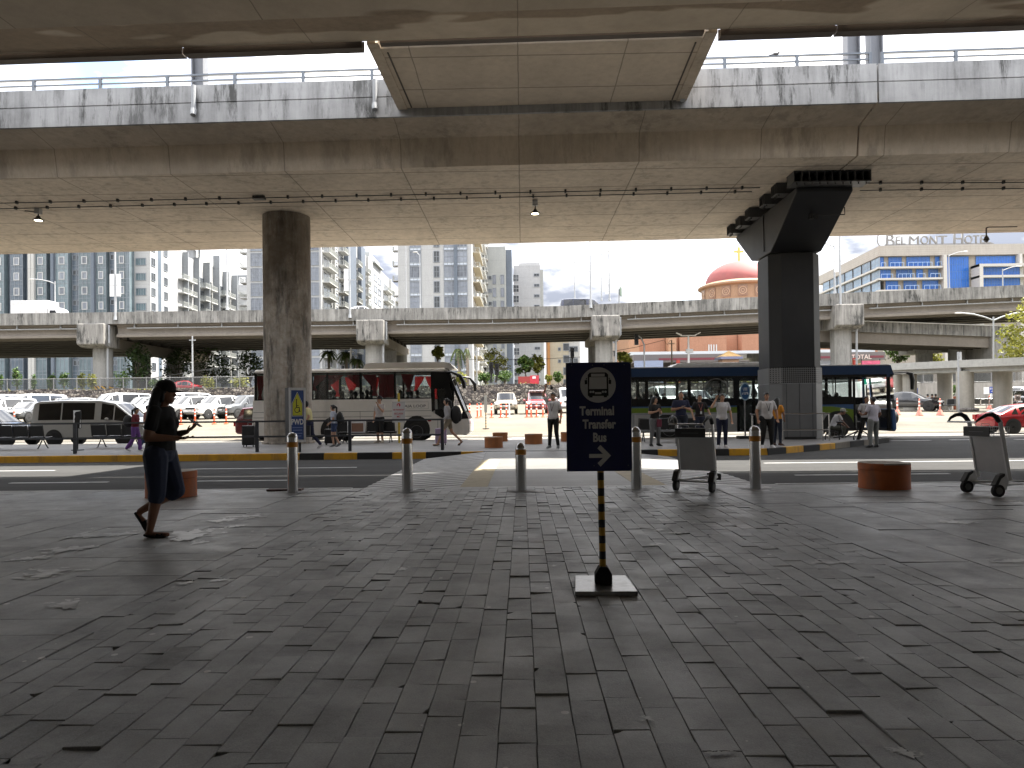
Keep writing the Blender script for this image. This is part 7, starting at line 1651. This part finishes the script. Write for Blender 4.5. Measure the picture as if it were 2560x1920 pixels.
# left wing runs back to the left
wl_ = Vector((AX(2049,246),246,0)); wc_ = Vector((xc,Yo,0))
def wingpts(off): d = (wl_-wc_).normalized(); n = Vector((-d.y,d.x,0)); n = n if n.x < 0 else -n; return wc_+n*off, wl_+n*off
a0, c0 = wingpts(0)
b = MB(); b.prism([(a0.x,a0.y),(xR,Yo),(xR,Yo+60),(c0.x+40,c0.y),(c0.x,c0.y)],'z',zg,zt); b.build('roof_band', hw_, r)
a1, c1 = wingpts(-1.2); b = MB(); b.prism([(a1.x+.5,Yo+1.05),(xR,Yo+1.05),(xR,Yo+59),(c1.x+39,c1.y-1),(c1.x,c1.y-1)],'z',3.8,zg-.01); b.build('wall', concrete('hotel_wall', (0.302,0.274,0.238), .85, .3, .3), r)
fl = [vz(2260,v,Yo) for v in (669,697.5,726.5,755,783)]
tops = [zg-.2]+[z-.35 for z in fl]
for k in range(4):
    ztp = tops[k]; zbt_ = fl[k]+.35
    MB().box(xc-.6,AX(2360,Yo),Yo-.5,Yo+.99,fl[k]-.25,fl[k]+.25).build('floor_ledge', P('hotel_ledge', (0.446,0.432,0.403), .7), r)
    us = [(2208,2219),(2231,2264),(2276,2335),(2348,2359)] if k == 0 else ([(2208,2236),(2250,2280),(2281,2290),(2300,2317),(2331,2355)] if k == 1 else [(2223,2254),(2268,2301),(2315,2355)])
    for ua, ub in us:
        w = AX(ub,Yo)-AX(ua,Yo); put('window', winmesh(w,ztp-zbt_,max(1,round(w/1.1)),3,gBl,P('hotel_mullion',(.06,.14,.3),.4)), r, AX((ua+ub)/2,Yo), Yo+.96, zbt_)
        b = MB(); x0, x1 = AX(ua,Yo), AX(ub,Yo); b.box(x0,x1,Yo-.2,Yo-.12,zbt_+1.0,zbt_+1.12)
        nn_ = max(1,round((x1-x0)/1.3))
        for i in range(nn_+1): x = x0+(x1-x0)*i/nn_; b.box(x-.05,x+.05,Yo-.2,Yo-.12,zbt_-.2,zbt_+1.0)
        b.build('railing', P('hotel_rail', (.3,.42,.62), .5), r)
    # ledges and glass of the left wing
    dW = (wl_-wc_); LW = dW.length; ang = math.atan2(dW.y,dW.x)+PI
    for i in range(7):
        f = (i+.5)/7.6; w = LW/7.6*.86; q = a1+(c1-a1)*f
        put('window', winmesh(w,ztp-zbt_,6,2,facade_glass('wing_glass', (.16,.24,.33), .15, .4) if 'wing_glass' not in bpy.data.materials else bpy.data.materials['wing_glass'],mulld), r, q.x-.9, q.y, zbt_, ang)
    b = MB(); m = Matrix.Rotation(ang,3,'Z'); b.obox(((a0+c0)/2)+Vector((0,0,fl[k])),(LW,.8,.5),m); b.build('floor_ledge', P('hotel_ledge', .6), r)
for u0, u1, z1_, dy in ((2361,2370,zg,-.7),(2551,2558,zg,-.7)): MB().box(AX(u0,Yo),AX(u1,Yo),Yo+dy,Yo+.99,3.8,z1_-.02).build('pier', P('hotel_ledge', .6), r)
w = AX(2432,Yo)-AX(2371,Yo); put('curtain_wall', winmesh(w,zg-.3-20,10,11,gBl,P('hotel_mullion',.1)), r, AX(2401.5,Yo), Yo+.9, 20)
w = AX(2549,Yo)-AX(2450,Yo); put('curtain_wall', winmesh(w,7,14,3,gBl,P('hotel_mullion',.1)), r, AX(2500,Yo), Yo+.9, zg-7.3)
x0, x1 = AX(2437,Yo), AX(2566,Yo); zbx = vz(2500,664,Yo); b = MB()
for q in ((x0,x1,zbx-.7,zbx),(x0,x1,vz(2500,694,Yo)-.4,vz(2500,694,Yo)+.2)): b.box(q[0],q[1],Yo-3,Yo+.85,q[2],q[3])
b.box(x0,x0+1.0,Yo-3.02,Yo+.85,20,zbx+.02); b.build('box_frame', P('hotel_ledge', .6), r)
for k_, (va, vb_) in enumerate(((667,693),(697,724),(727,755))): w = AX(2545,Yo)-AX(2446,Yo); put('window', winmesh(w,vz(2500,va,Yo)-vz(2500,vb_,Yo),14,2,gBl,P('hotel_mullion',.1)), r, AX(2495.5,Yo), Yo-1.5, vz(2500,vb_,Yo))
lm = P('hotel_letters', (.20,.195,.19), .6)
def fit(ch, u0, u1, hgt, z):
    o = text(ch, hgt/.70, lm, r, (AX((u0+u1)/2,Yo),Yo+1.5,z), sx=1., bold=0., ext=.22, name='letter')
    xs2 = [v.co.x for v in o.data.vertices]; f = (AX(u1,Yo)-AX(u0,Yo))/(max(xs2)-min(xs2)); o.data.transform(Matrix.Diagonal((f,1,1,1)))
    xs2 = [v.co.x for v in o.data.vertices]; o.data.transform(Matrix.Translation((-(max(xs2)+min(xs2))/2,0,0)))
fit('B',2229,2250,3.3,zt+.2)
for ch, a_, c_ in (('E',2253,2264),('L',2267,2277),('M',2286,2311),('O',2315,2335),('N',2338,2357),('T',2360,2382),('O',2426,2446),('T',2448,2463),('E',2466,2479),('L',2482,2493)): fit(ch,a_,c_,2.35,zt+.55)
fit('H',2399,2423,3.0,zt+.5)
b = MB(); b.tube([(AX(2222,Yo)+2.2*math.cos(R(a))*.8, Yo+1.5, zt+2.0+2.2*math.sin(R(a))) for a in range(110,320,14)], .16, 6); b.build('letter_flourish', lm, r)
b = MB(); b.box(AX(2225,Yo),AX(2500,Yo),Yo+1.4,Yo+1.6,zt+.4,zt+.65); b.build('letter_rail', lm, r)

# ---------------------------------------------------------------- covered walkway, pots, benches on the right
canc = concrete('walkway_concrete', (0.338,0.338,0.317), .8, .3, .3); colc = concrete('walkway_column', (0.317,0.302,0.266), .8, .7, .4)
r = thing('covered_walkway', 'long pale concrete canopy on round columns leading off to the right', 'walkway')
pa = Vector((AX(2190,58),58,0)); pb_ = Vector((AX(2750,43),43,0)); za_, zb2 = AZ(2225,907,57.4), AZ(2560,894.5,47.6)
def slab(off0, off1, z0, z1, nm, m):
    d = (pb_-pa).normalized(); n = Vector((-d.y,d.x,0)); b = MB()
    b.loft([[q+n*off0+Vector((0,0,z+z0)),q+n*off1+Vector((0,0,z+z0)),q+n*off1+Vector((0,0,z+z1)),q+n*off0+Vector((0,0,z+z1))] for q, z in ((pa,za_-.07),(pb_,zb2-.1))]); b.build(nm, m, r)
slab(0,3.4,-.52,.0,'roof_slab',canc); slab(.35,3.05,-.85,-.521,'edge_beam',canc)
for u, vb_, Y, w in ((2275,1030,56.5,.50),(2363,1016,55.5,.52),(2413,1024,51.5,.56),(2507,1012,50.5,.58),(2252,1030,59,.45)):
    x = AX(u,Y); b = MB(); b.cyl((x,Y,terr(Y)),(x,Y,AZ(u,945-(u-2280)*.05,Y)+.3),w,None,20); o = b.build('column', colc, r, True)
MB().cyl((AX(2400,51.4),51.4,terr(51)),(AX(2400,51.4),51.4,5.2),.14,None,10).build('drain_pipe', pipem, r, True)
b = MB()
for k in range(9): b.ell((AX(2413,51.2)+rnd.uniform(-.5,.5),50.9+rnd.uniform(-.3,.1),terr(51)+.15),(.22,.2,.16))
struct(b.build('rubble', P('rubble_grey', (.12,.11,.1), .9)), 'stuff')
chs = P('seat_shell_grey', (.10,.105,.11), .4, .5)
p = at(2486,1022,51); gang((AX(2489,52.5),52.5,terr(52.5)+.05), PI-.12, 6, 'row of six joined grey metal seats right of the canopy column', P('bench_light',.4,.4,.6), chs, .58, 'grey metal benches under the canopy', .44)
gang((AX(2409,53.5),53.5,terr(53.5)+.05), PI-.12, 2, 'grey metal seats half hidden by the canopy column, by the potted plant', P('bench_light',.4), chs, .58, 'grey metal benches under the canopy', .44)
gang((AX(2352,56.5),56.5,terr(56.5)+.05), PI+.5, 3, 'dark bench with seated people beside the black sedan', black, chs, .58, 'grey metal benches under the canopy', .44)
x = AX(2383,56); r = thing('planter', 'terracotta pot with a leafy bush beside a canopy column', 'planter', (x,56,terr(56)+.05))
b = MB(); b.lathe([(.38,0),(.55,.95),(.6,.95),(.6,1.02),(.5,1.02),(.45,.9),(.01,.88)],28); b.build('pot', plain('terracotta', (.36,.12,.07), .7, var=.2), r, True)
PLB = r
def board(u, v0, v1, Y, wpx, col, lab, txt=None, arrow=None, ring=False):
    x = AX(u,Y); w = wpx*Y/F; z0_, z1_ = AZ(u,v1,Y), AZ(u,v0,Y); zg_ = terr(Y)+.04; r = thing('direction_sign', lab, 'sign', (x,Y,zg_), 0)
    b = MB(); b.cyl((0,.03,0),(0,.03,z1_-zg_),.03,None,8); b.build('post', galv, r); MB().box(-w/2,w/2,-.02,.0,z0_-zg_,z1_-zg_).build('panel', col, r)
    hh = z1_-z0_; zc_ = z0_-zg_
    if txt: text(txt, hh*.38, wl, r, (0,-.0205,zc_+hh*.58), sx=.95, bold=.005)
    if arrow is not None:
        b = MB(); m = Matrix.Rotation(arrow,3,'Y'); s = min(w,hh*.6)*.36; q = [(-s,-s*.18),(0,-s*.18),(0,-s*.6),(s,0),(0,s*.6),(0,s*.18),(-s,s*.18)]
        q = [(px*math.cos(arrow)-pz*math.sin(arrow), px*math.sin(arrow)+pz*math.cos(arrow)) for px,pz in q]; zz_ = zc_+hh*(.3 if txt else .5)
        b.add([(px,-.0215,zz_+pz) for px,pz in q],[tuple(range(7))]); b.build('arrow', wl, r)
    if ring:
        b = MB(); s = w*.3; b.tube([(s*math.cos(R(k)),-.025,zc_+hh/2+s*math.sin(R(k))) for k in range(0,361,20)], .03, 6); b.tube([(-s*.7,-.025,zc_+hh/2+s*.7),(s*.7,-.025,zc_+hh/2-s*.7)], .03, 6); b.tube([(-s*.2,-.025,zc_+hh/2-s*.5),(-s*.2,-.025,zc_+hh/2+s*.5)], .03, 5); b.build('prohibition_mark', P('mark_grey', (.12,.1,.1), .6), r)
blu = P('direction_blue', (.02,.06,.36), .4)
board(2481,967,983,55,13,blu,'blue EXIT sign with a white arrow pointing right','EXIT',0.)
board(2291,970,988,58,7,blu,'narrow blue sign with a white arrow pointing up beside a canopy column',None,PI/2)
board(2544,987,1002,42,15,P('sign_pinkish_white',(.55,.46,.43),.5),'white no entry notice behind the red sedan',ring=True)
board(2466,968,985,57,13,white,'small white notice board left of the blue EXIT sign')

# delineators
def delin(u, v, Y, lab, grp, m=orange, h=.95, base=False):
    x = AX(u,Y); r = thing('delineator_post', lab, 'traffic post', (x,Y,terr(Y)+.045), 0, grp)
    b = MB(); b.cyl((0,0,.0),(0,0,h),.05,.045,12); b.ell((0,0,h),(.045,.045,.03)); b.build('post', m, r, True)
    b = MB(); b.lathe([(.16,0),(.16,.03),(.06,.08)] if not base else [(.24,0),(.22,.05),(.07,.35)],16); b.build('base', m, r, True)
    for z in (.55,.78): b = MB(); b.lathe([(.052,h*z),(.051,h*(z+.1))],12); b.build('white_band', white, r, True)
    return r
protoD = None
for u, Y in ((1174,48.3),(1193,48.3),(1202,50.5),(1228.5,48.3),(1251.5,48.3),(1265.5,48.3),(1316.5,48.5),(1327.5,48.5),(1341,48.5),(1357,48.5),(1371,48.3),(1402,48.5)):
    lab = 'orange and white traffic post in the row before the two parked off-roaders'
    if protoD is None: protoD = delin(u, 0, Y, lab, 'orange traffic posts before the off-roaders')
    else: dup(protoD, (AX(u,Y),Y,terr(Y)+.045))
delin(1273,0,50,'all white traffic post in front of the silver off-roader','orange traffic posts before the off-roaders',white)
for u, Y in ((452,45.5),(487,45.5),(535,45.5),(565,45.5),(35,45.5)): dup(protoD, (AX(u,Y),Y,terr(Y)+.045), None, 'orange and white traffic post in the row before the white parked cars', 'orange traffic posts before the white cars')
pk = P('faded_orange', (.6,.2,.15), .5)
protoE = delin(2298,0,46,'faded pink traffic post beside the black sedan','faded traffic posts by the black sedan',pk,1.05,True)
for u, Y in ((2243,46.5),(2350,46)): dup(protoE, (AX(u,Y),Y,terr(Y)+.045))
for u, Y in ((2474,56),(2517,52)): dup(protoE, (AX(u,Y),Y,terr(Y)+.045), None, 'faded traffic post near the blue exit sign', 'faded traffic posts by the exit sign')
x = AX(1214,41.5); r = thing('sign_stand', 'slim notice on a black and yellow post standing on the road beyond the crossing', 'sign', (x,41.5,terr(41.5)+.04))
b = MB()
for i in range(12): b.cyl((0,0,.04+i*.08),(0,0,.12+i*.08),.03,None,10,i%2,caps=False)
b.build('pole', [P('pole_yellow',.1),P('pole_black',.1)], r); MB().lathe([(.2,0),(.2,.03),(.03,.05)],20).build('base', black, r); MB().box(-.08,.08,-.05,-.03,.95,1.95).build('panel', P('notice_grey',(.35,.36,.36),.5), r)

# ---------------------------------------------------------------- plants
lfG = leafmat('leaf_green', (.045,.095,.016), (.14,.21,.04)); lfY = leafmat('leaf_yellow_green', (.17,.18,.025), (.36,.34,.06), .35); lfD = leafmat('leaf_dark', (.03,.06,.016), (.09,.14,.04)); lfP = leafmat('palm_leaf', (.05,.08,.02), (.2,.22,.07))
barkm = P('bark', (.12,.095,.07), .9, var=.4, sc=3)
rl = random.Random(3)
def leaves(b, c, rad, n, s, flat=1.):
    c = Vector(c)
    for _ in range(n):
        d = Vector((rl.gauss(0,1),rl.gauss(0,1),rl.gauss(0,1))).normalized()*(rl.random()**.45); p = c+Vector((d.x*rad[0],d.y*rad[1],d.z*rad[2]))
        e = Matrix.Rotation(rl.uniform(0,6.28),3,'Z') @ Matrix.Rotation(rl.gauss(0,.7),3,'X') @ Matrix.Rotation(rl.gauss(0,.7),3,'Y'); q = s*rl.uniform(.6,1.3)
        b.add([p+e@Vector(v) for v in ((-q*.5,0,0),(0,-q*.32,-.1*q),(q*.55,0,0),(0,q*.32,.08*q))], [(0,1,2,3)])
def tree(u, vb, vt, Y, wpx, lab, lm=None, dens=1., s=.34, trunk=.28, grp='trees beyond the wall', cat='tree', nm='leafy_tree', k=9):
    x = AX(u,Y); z0 = max(terr(Y), AZ(u,vb,Y)); h = AZ(u,vt,Y)-z0; w = wpx*Y/F/2; r = thing(nm, lab, cat, (x,Y,z0), 0, grp)
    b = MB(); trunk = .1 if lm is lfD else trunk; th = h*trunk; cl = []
    b.tube([(0,0,-.3),(.06*w,0,th*.5),(0,.05,th),(.1*w,0,h*.72)], [.05*h**.7,.042*h**.7,.03*h**.7,.012], 8)
    for i in range(k):
        a = i*2.4; q = Vector((w*.68*math.cos(a)*rl.uniform(.5,1.05), w*.6*math.sin(a)*rl.uniform(.5,1.), th+(h-th)*rl.uniform(.12,.86))); cl.append(q)
        b.tube([(0,0,th*rl.uniform(.75,1.1)), q*.55+Vector((0,0,th*.42)), q], [.022*h**.7,.014*h**.7,.006], 5)
    b.build('trunk', barkm, r)
    c = MB()
    for q in cl+[Vector((0,0,h*.86))]: leaves(c, q, (w*.42,w*.42,(h-th)*.2), int(115*dens), s)
    leaves(c, (0,0,th+(h-th)*.5), (w*.9,w*.8,(h-th)*.5), int(160*dens), s)
    c.build('crown', lm or lfG, r); return r
def bush(u, v0, v1, Y, wpx, lab, lm=None, n=260, s=.24, grp='bushes along the fence'):
    x = AX(u,Y); z0 = AZ(u,v1,Y); z1 = AZ(u,v0,Y); w = wpx*Y/F/2; r = thing('bush', lab, 'bush', (x,Y,z0), 0, grp); h = z1-z0
    b = MB(); 
    for i in range(5): b.tube([(0,0,-.2),(rl.uniform(-.3,.3)*w,0,h*.4),(rl.uniform(-.7,.7)*w,rl.uniform(-.3,.3),h*.8)], [.06,.04,.015], 5)
    b.build('stem', barkm, r); c = MB()
    for i in range(6): leaves(c, (rl.uniform(-.6,.6)*w,rl.uniform(-.3,.3)*w,h*rl.uniform(.3,.8)), (w*.5,w*.5,h*.28), n//6, s)
    leaves(c, (0,0,h*.5), (w,w*.8,h*.5), n//2, s); c.build('foliage', lm or lfG, r)
for i, (u, v0, v1, w) in enumerate(((42,918,975,28),(2,935,975,16),(84,935,975,14),(130,935,975,24),(160,930,975,28),(205,934,975,32),(230,934,975,22),(306,928,975,40),(395,945,980,40),(520,938,978,36),(600,935,978,50))):
    bush(u,v0,v1,78.5+rl.uniform(-.5,.5)*2,w,['rounded green shrub at the far left behind the fence','shrub at the extreme left edge behind the fence','small shrub beside the shaded pier behind the fence','shrub second right of the shaded pier','rounded shrub left of the striped pier by two places','yellow green shrub just left of the striped pier','low shrub touching the striped pier on its left','rounded green shrub right of the striped pier','shrub behind the fence over the woman cap brim','yellow green shrub left of the farthest pier base','pale green hedge top near the coach tail'][i], lfY if i in (5,6,9,10) else None)
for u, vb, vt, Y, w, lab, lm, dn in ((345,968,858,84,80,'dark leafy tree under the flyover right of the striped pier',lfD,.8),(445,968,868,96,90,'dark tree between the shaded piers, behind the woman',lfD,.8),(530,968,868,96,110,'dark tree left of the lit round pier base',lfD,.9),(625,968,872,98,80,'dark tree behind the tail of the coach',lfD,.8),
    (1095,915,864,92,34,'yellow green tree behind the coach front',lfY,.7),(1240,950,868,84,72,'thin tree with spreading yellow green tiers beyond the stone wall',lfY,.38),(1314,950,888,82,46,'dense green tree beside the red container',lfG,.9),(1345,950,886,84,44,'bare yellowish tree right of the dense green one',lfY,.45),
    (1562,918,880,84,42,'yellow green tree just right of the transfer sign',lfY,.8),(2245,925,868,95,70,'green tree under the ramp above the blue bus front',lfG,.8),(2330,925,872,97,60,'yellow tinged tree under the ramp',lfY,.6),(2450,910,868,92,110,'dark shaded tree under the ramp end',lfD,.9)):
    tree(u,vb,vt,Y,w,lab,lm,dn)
tree(2592,1000,748,60,175,'pale green tree at the right edge in front of the ramp',lfY,1.1,.3,.36,k=22)
for u, v0, v1, w, lab, lm in ((1215,930,957,50,'clipped green hedge left of the traffic lights',lfG),(1262,925,957,46,'bright green hedge right of the traffic lights',lfG),(1372,938,955,18,'grassy tuft at the foot of the orange block',lfY),(1396,930,956,26,'green shrub on the wall left of the sign',lfG),(1150,930,960,40,'pale shrub by the palm trunks',lfY)): bush(u,v0,v1,78,w,lab,lm,420)
b = MB(); 
for i in range(900): 
    x = rl.uniform(-90,xs_); leaves(b, (x,76+rl.uniform(0,3),4.0+rl.random()*.25),(.3,.3,.25),3,.2)
struct(b.build('grass', lfY), 'stuff')
for uu, w in ((2384,26),):
    c = MB(); 
    for i in range(6): leaves(c, (rl.uniform(-.4,.4),rl.uniform(-.3,.3),1.25+rl.random()*.45),(.4,.4,.3),90,.2)
    c.build('foliage', lfG, PLB)
def palm(u, vb, vt, Y, wpx, lab, hang=1., nf=20):
    x = AX(u,Y); z0 = terr(Y); h = AZ(u,vt,Y)-z0; w = wpx*Y/F/2; r = thing('palm_tree', lab, 'palm tree', (x,Y,z0), 0, 'palm trees beyond the wall')
    b = MB(); b.tube([(0,0,-.2),(.1,0,h*.5),(0,0,h*.93)], [.24,.17,.15], 10)
    for i in range(12): z = h*.07*(i+1); b.lathe([(.185,z),(.2,z+.05),(.17,z+.1)],10)
    b.build('trunk', P('palm_bark', (.24,.2,.16), .9, var=.3, sc=4), r); c = MB()
    for i in range(nf):
        a = 2*PI*i/nf+rl.uniform(-.2,.2); up = rl.uniform(-.3,.9); pts = []
        for k in range(9):
            s = k/8; rr = w*s*1.05; z = h*.93+up*w*.9*s-hang*w*1.1*s*s
            pts.append(Vector((rr*math.cos(a),rr*math.sin(a),z)))
        c.tube(pts, .025, 4)
        for k in range(1,9):
            for q in (0,.33,.66):
                p_ = pts[k-1].lerp(pts[k],q); d = (pts[k]-pts[k-1]).normalized(); sd = d.cross(Vector((0,0,1))).normalized()
                for s in (-1,1):
                    ln = w*.34*(1-.5*k/9); tip = p_+sd*s*ln*.8+d*ln*.45-Vector((0,0,ln*.35)); c.add([p_-d*.05,p_+d*.09,tip],[(0,1,2)])
    c.build('crown', lfP, r)
palm(822,935,872,94,44,'palm tree over the coach roof, left of its neighbour'); palm(866,935,874,94,46,'palm tree over the coach roof beside the pale pole'); palm(893,935,892,90,40,'low bright palm just left of the pier over the coach')
palm(1147,950,866,80,44,'tall palm hanging dry fronds right of the coach nose',1.9,14); palm(1168,950,862,79,20,'palm trunk with drooping dead fronds by the traffic lights',2.6,10)
# ---------------------------------------------------------------- sky, sun, render settings
SUN = Vector((6.2,2.0,11.0)).normalized()
sl = bpy.data.lights.new('sun','SUN'); so = bpy.data.objects.new('sun', sl); C.objects.link(so)
sl.energy = 2.9; sl.angle = R(.53); sl.color = (1.,.95,.86); so.rotation_euler = SUN.to_track_quat('Z','Y').to_euler(); so.location = (30,10,60)
w = bpy.data.worlds.new('World'); SC.world = w; w.use_nodes = True; nt = w.node_tree; nt.nodes.clear()
def WN(t, **k):
    n = nt.nodes.new('ShaderNode'+t)
    for a, v in k.items(): setattr(n, a, v)
    return n
sky = WN('TexSky', sky_type='NISHITA', sun_disc=False); sky.sun_elevation = math.asin(SUN.z); sky.sun_rotation = math.atan2(SUN.x,SUN.y); sky.air_density = 1.; sky.dust_density = 1.2; sky.ozone_density = 1.2
tc = WN('TexCoord'); mp = WN('Mapping'); mp.inputs['Scale'].default_value = (1.,1.,2.6); mp.inputs['Location'].default_value = (.35,.2,.1)
nt.links.new(tc.outputs['Generated'], mp.inputs[0])
n1 = WN('TexNoise'); n1.inputs['Scale'].default_value = 2.1; n1.inputs['Detail'].default_value = 9; n1.inputs['Roughness'].default_value = .58; nt.links.new(mp.outputs[0], n1.inputs['Vector'])
n2 = WN('TexNoise'); n2.inputs['Scale'].default_value = 5.5; n2.inputs['Detail'].default_value = 8; n2.inputs['Roughness'].default_value = .55; nt.links.new(mp.outputs[0], n2.inputs['Vector'])
cov = WN('MapRange'); cov.inputs[1].default_value = .29; cov.inputs[2].default_value = .43; nt.links.new(n1.outputs[0], cov.inputs[0])
cr = WN('ValToRGB'); e = cr.color_ramp.elements; e[0].position = .42; e[0].color = (.24,.26,.31,1); e[1].position = .60; e[1].color = (1.0,.99,.97,1); nt.links.new(n2.outputs[0], cr.inputs[0])
sc_ = WN('MixRGB', blend_type='MULTIPLY'); sc_.inputs[0].default_value = 1; nt.links.new(sky.outputs[0], sc_.inputs[1]); sc_.inputs[2].default_value = (1,1,1,1)
cs = WN('MixRGB', blend_type='MULTIPLY'); cs.inputs[0].default_value = 1; cs.inputs[2].default_value = (10.6,10.6,10.7,1); nt.links.new(cr.outputs[0], cs.inputs[1])
sz = WN('SeparateXYZ'); nt.links.new(tc.outputs['Generated'], sz.inputs[0]); hz = WN('MapRange'); hz.inputs[1].default_value = .10; hz.inputs[2].default_value = .55; hz.inputs[3].default_value = .27; hz.inputs[4].default_value = 1.; nt.links.new(sz.outputs[2], hz.inputs[0])
cs2 = WN('MixRGB', blend_type='MULTIPLY'); cs2.inputs[0].default_value = 1; nt.links.new(cs.outputs[0], cs2.inputs[1]); nt.links.new(hz.outputs[0], cs2.inputs[2]); cs = cs2
mx = WN('MixRGB'); nt.links.new(cov.outputs[0], mx.inputs[0]); nt.links.new(sc_.outputs[0], mx.inputs[1]); nt.links.new(cs.outputs[0], mx.inputs[2])
dp = WN('VectorMath', operation='DOT_PRODUCT'); d0 = ray(290,165).normalized(); dp.inputs[1].default_value = d0; nt.links.new(tc.outputs['Generated'], dp.inputs[0])
pa_ = WN('MapRange'); pa_.inputs[1].default_value = .985; pa_.inputs[2].default_value = .9995; nt.links.new(dp.outputs['Value'], pa_.inputs[0])
pn_ = WN('MapRange'); pn_.inputs[1].default_value = .42; pn_.inputs[2].default_value = .60; nt.links.new(n2.outputs[0], pn_.inputs[0])
pm2 = WN('Math', operation='MULTIPLY'); nt.links.new(pa_.outputs[0], pm2.inputs[0]); nt.links.new(pn_.outputs[0], pm2.inputs[1])
mx2 = WN('MixRGB'); nt.links.new(pm2.outputs[0], mx2.inputs[0]); nt.links.new(mx.outputs[0], mx2.inputs[1]); nt.links.new(sc_.outputs[0], mx2.inputs[2]); mx = mx2
bg = WN('Background'); bg.inputs[1].default_value = .10; nt.links.new(mx.outputs[0], bg.inputs[0]); wo = WN('OutputWorld'); nt.links.new(bg.outputs[0], wo.inputs[0])
SC.view_settings.view_transform = 'Standard'; SC.view_settings.look = 'None'; SC.view_settings.gamma = 1; SC.view_settings.exposure = 2.6
SC.cycles.max_bounces = 10; SC.cycles.diffuse_bounces = 7; SC.cycles.glossy_bounces = 3; SC.cycles.transparent_max_bounces = 16; SC.cycles.use_denoising = True; SC.cycles.sample_clamp_indirect = 6
SC.render.film_transparent = False
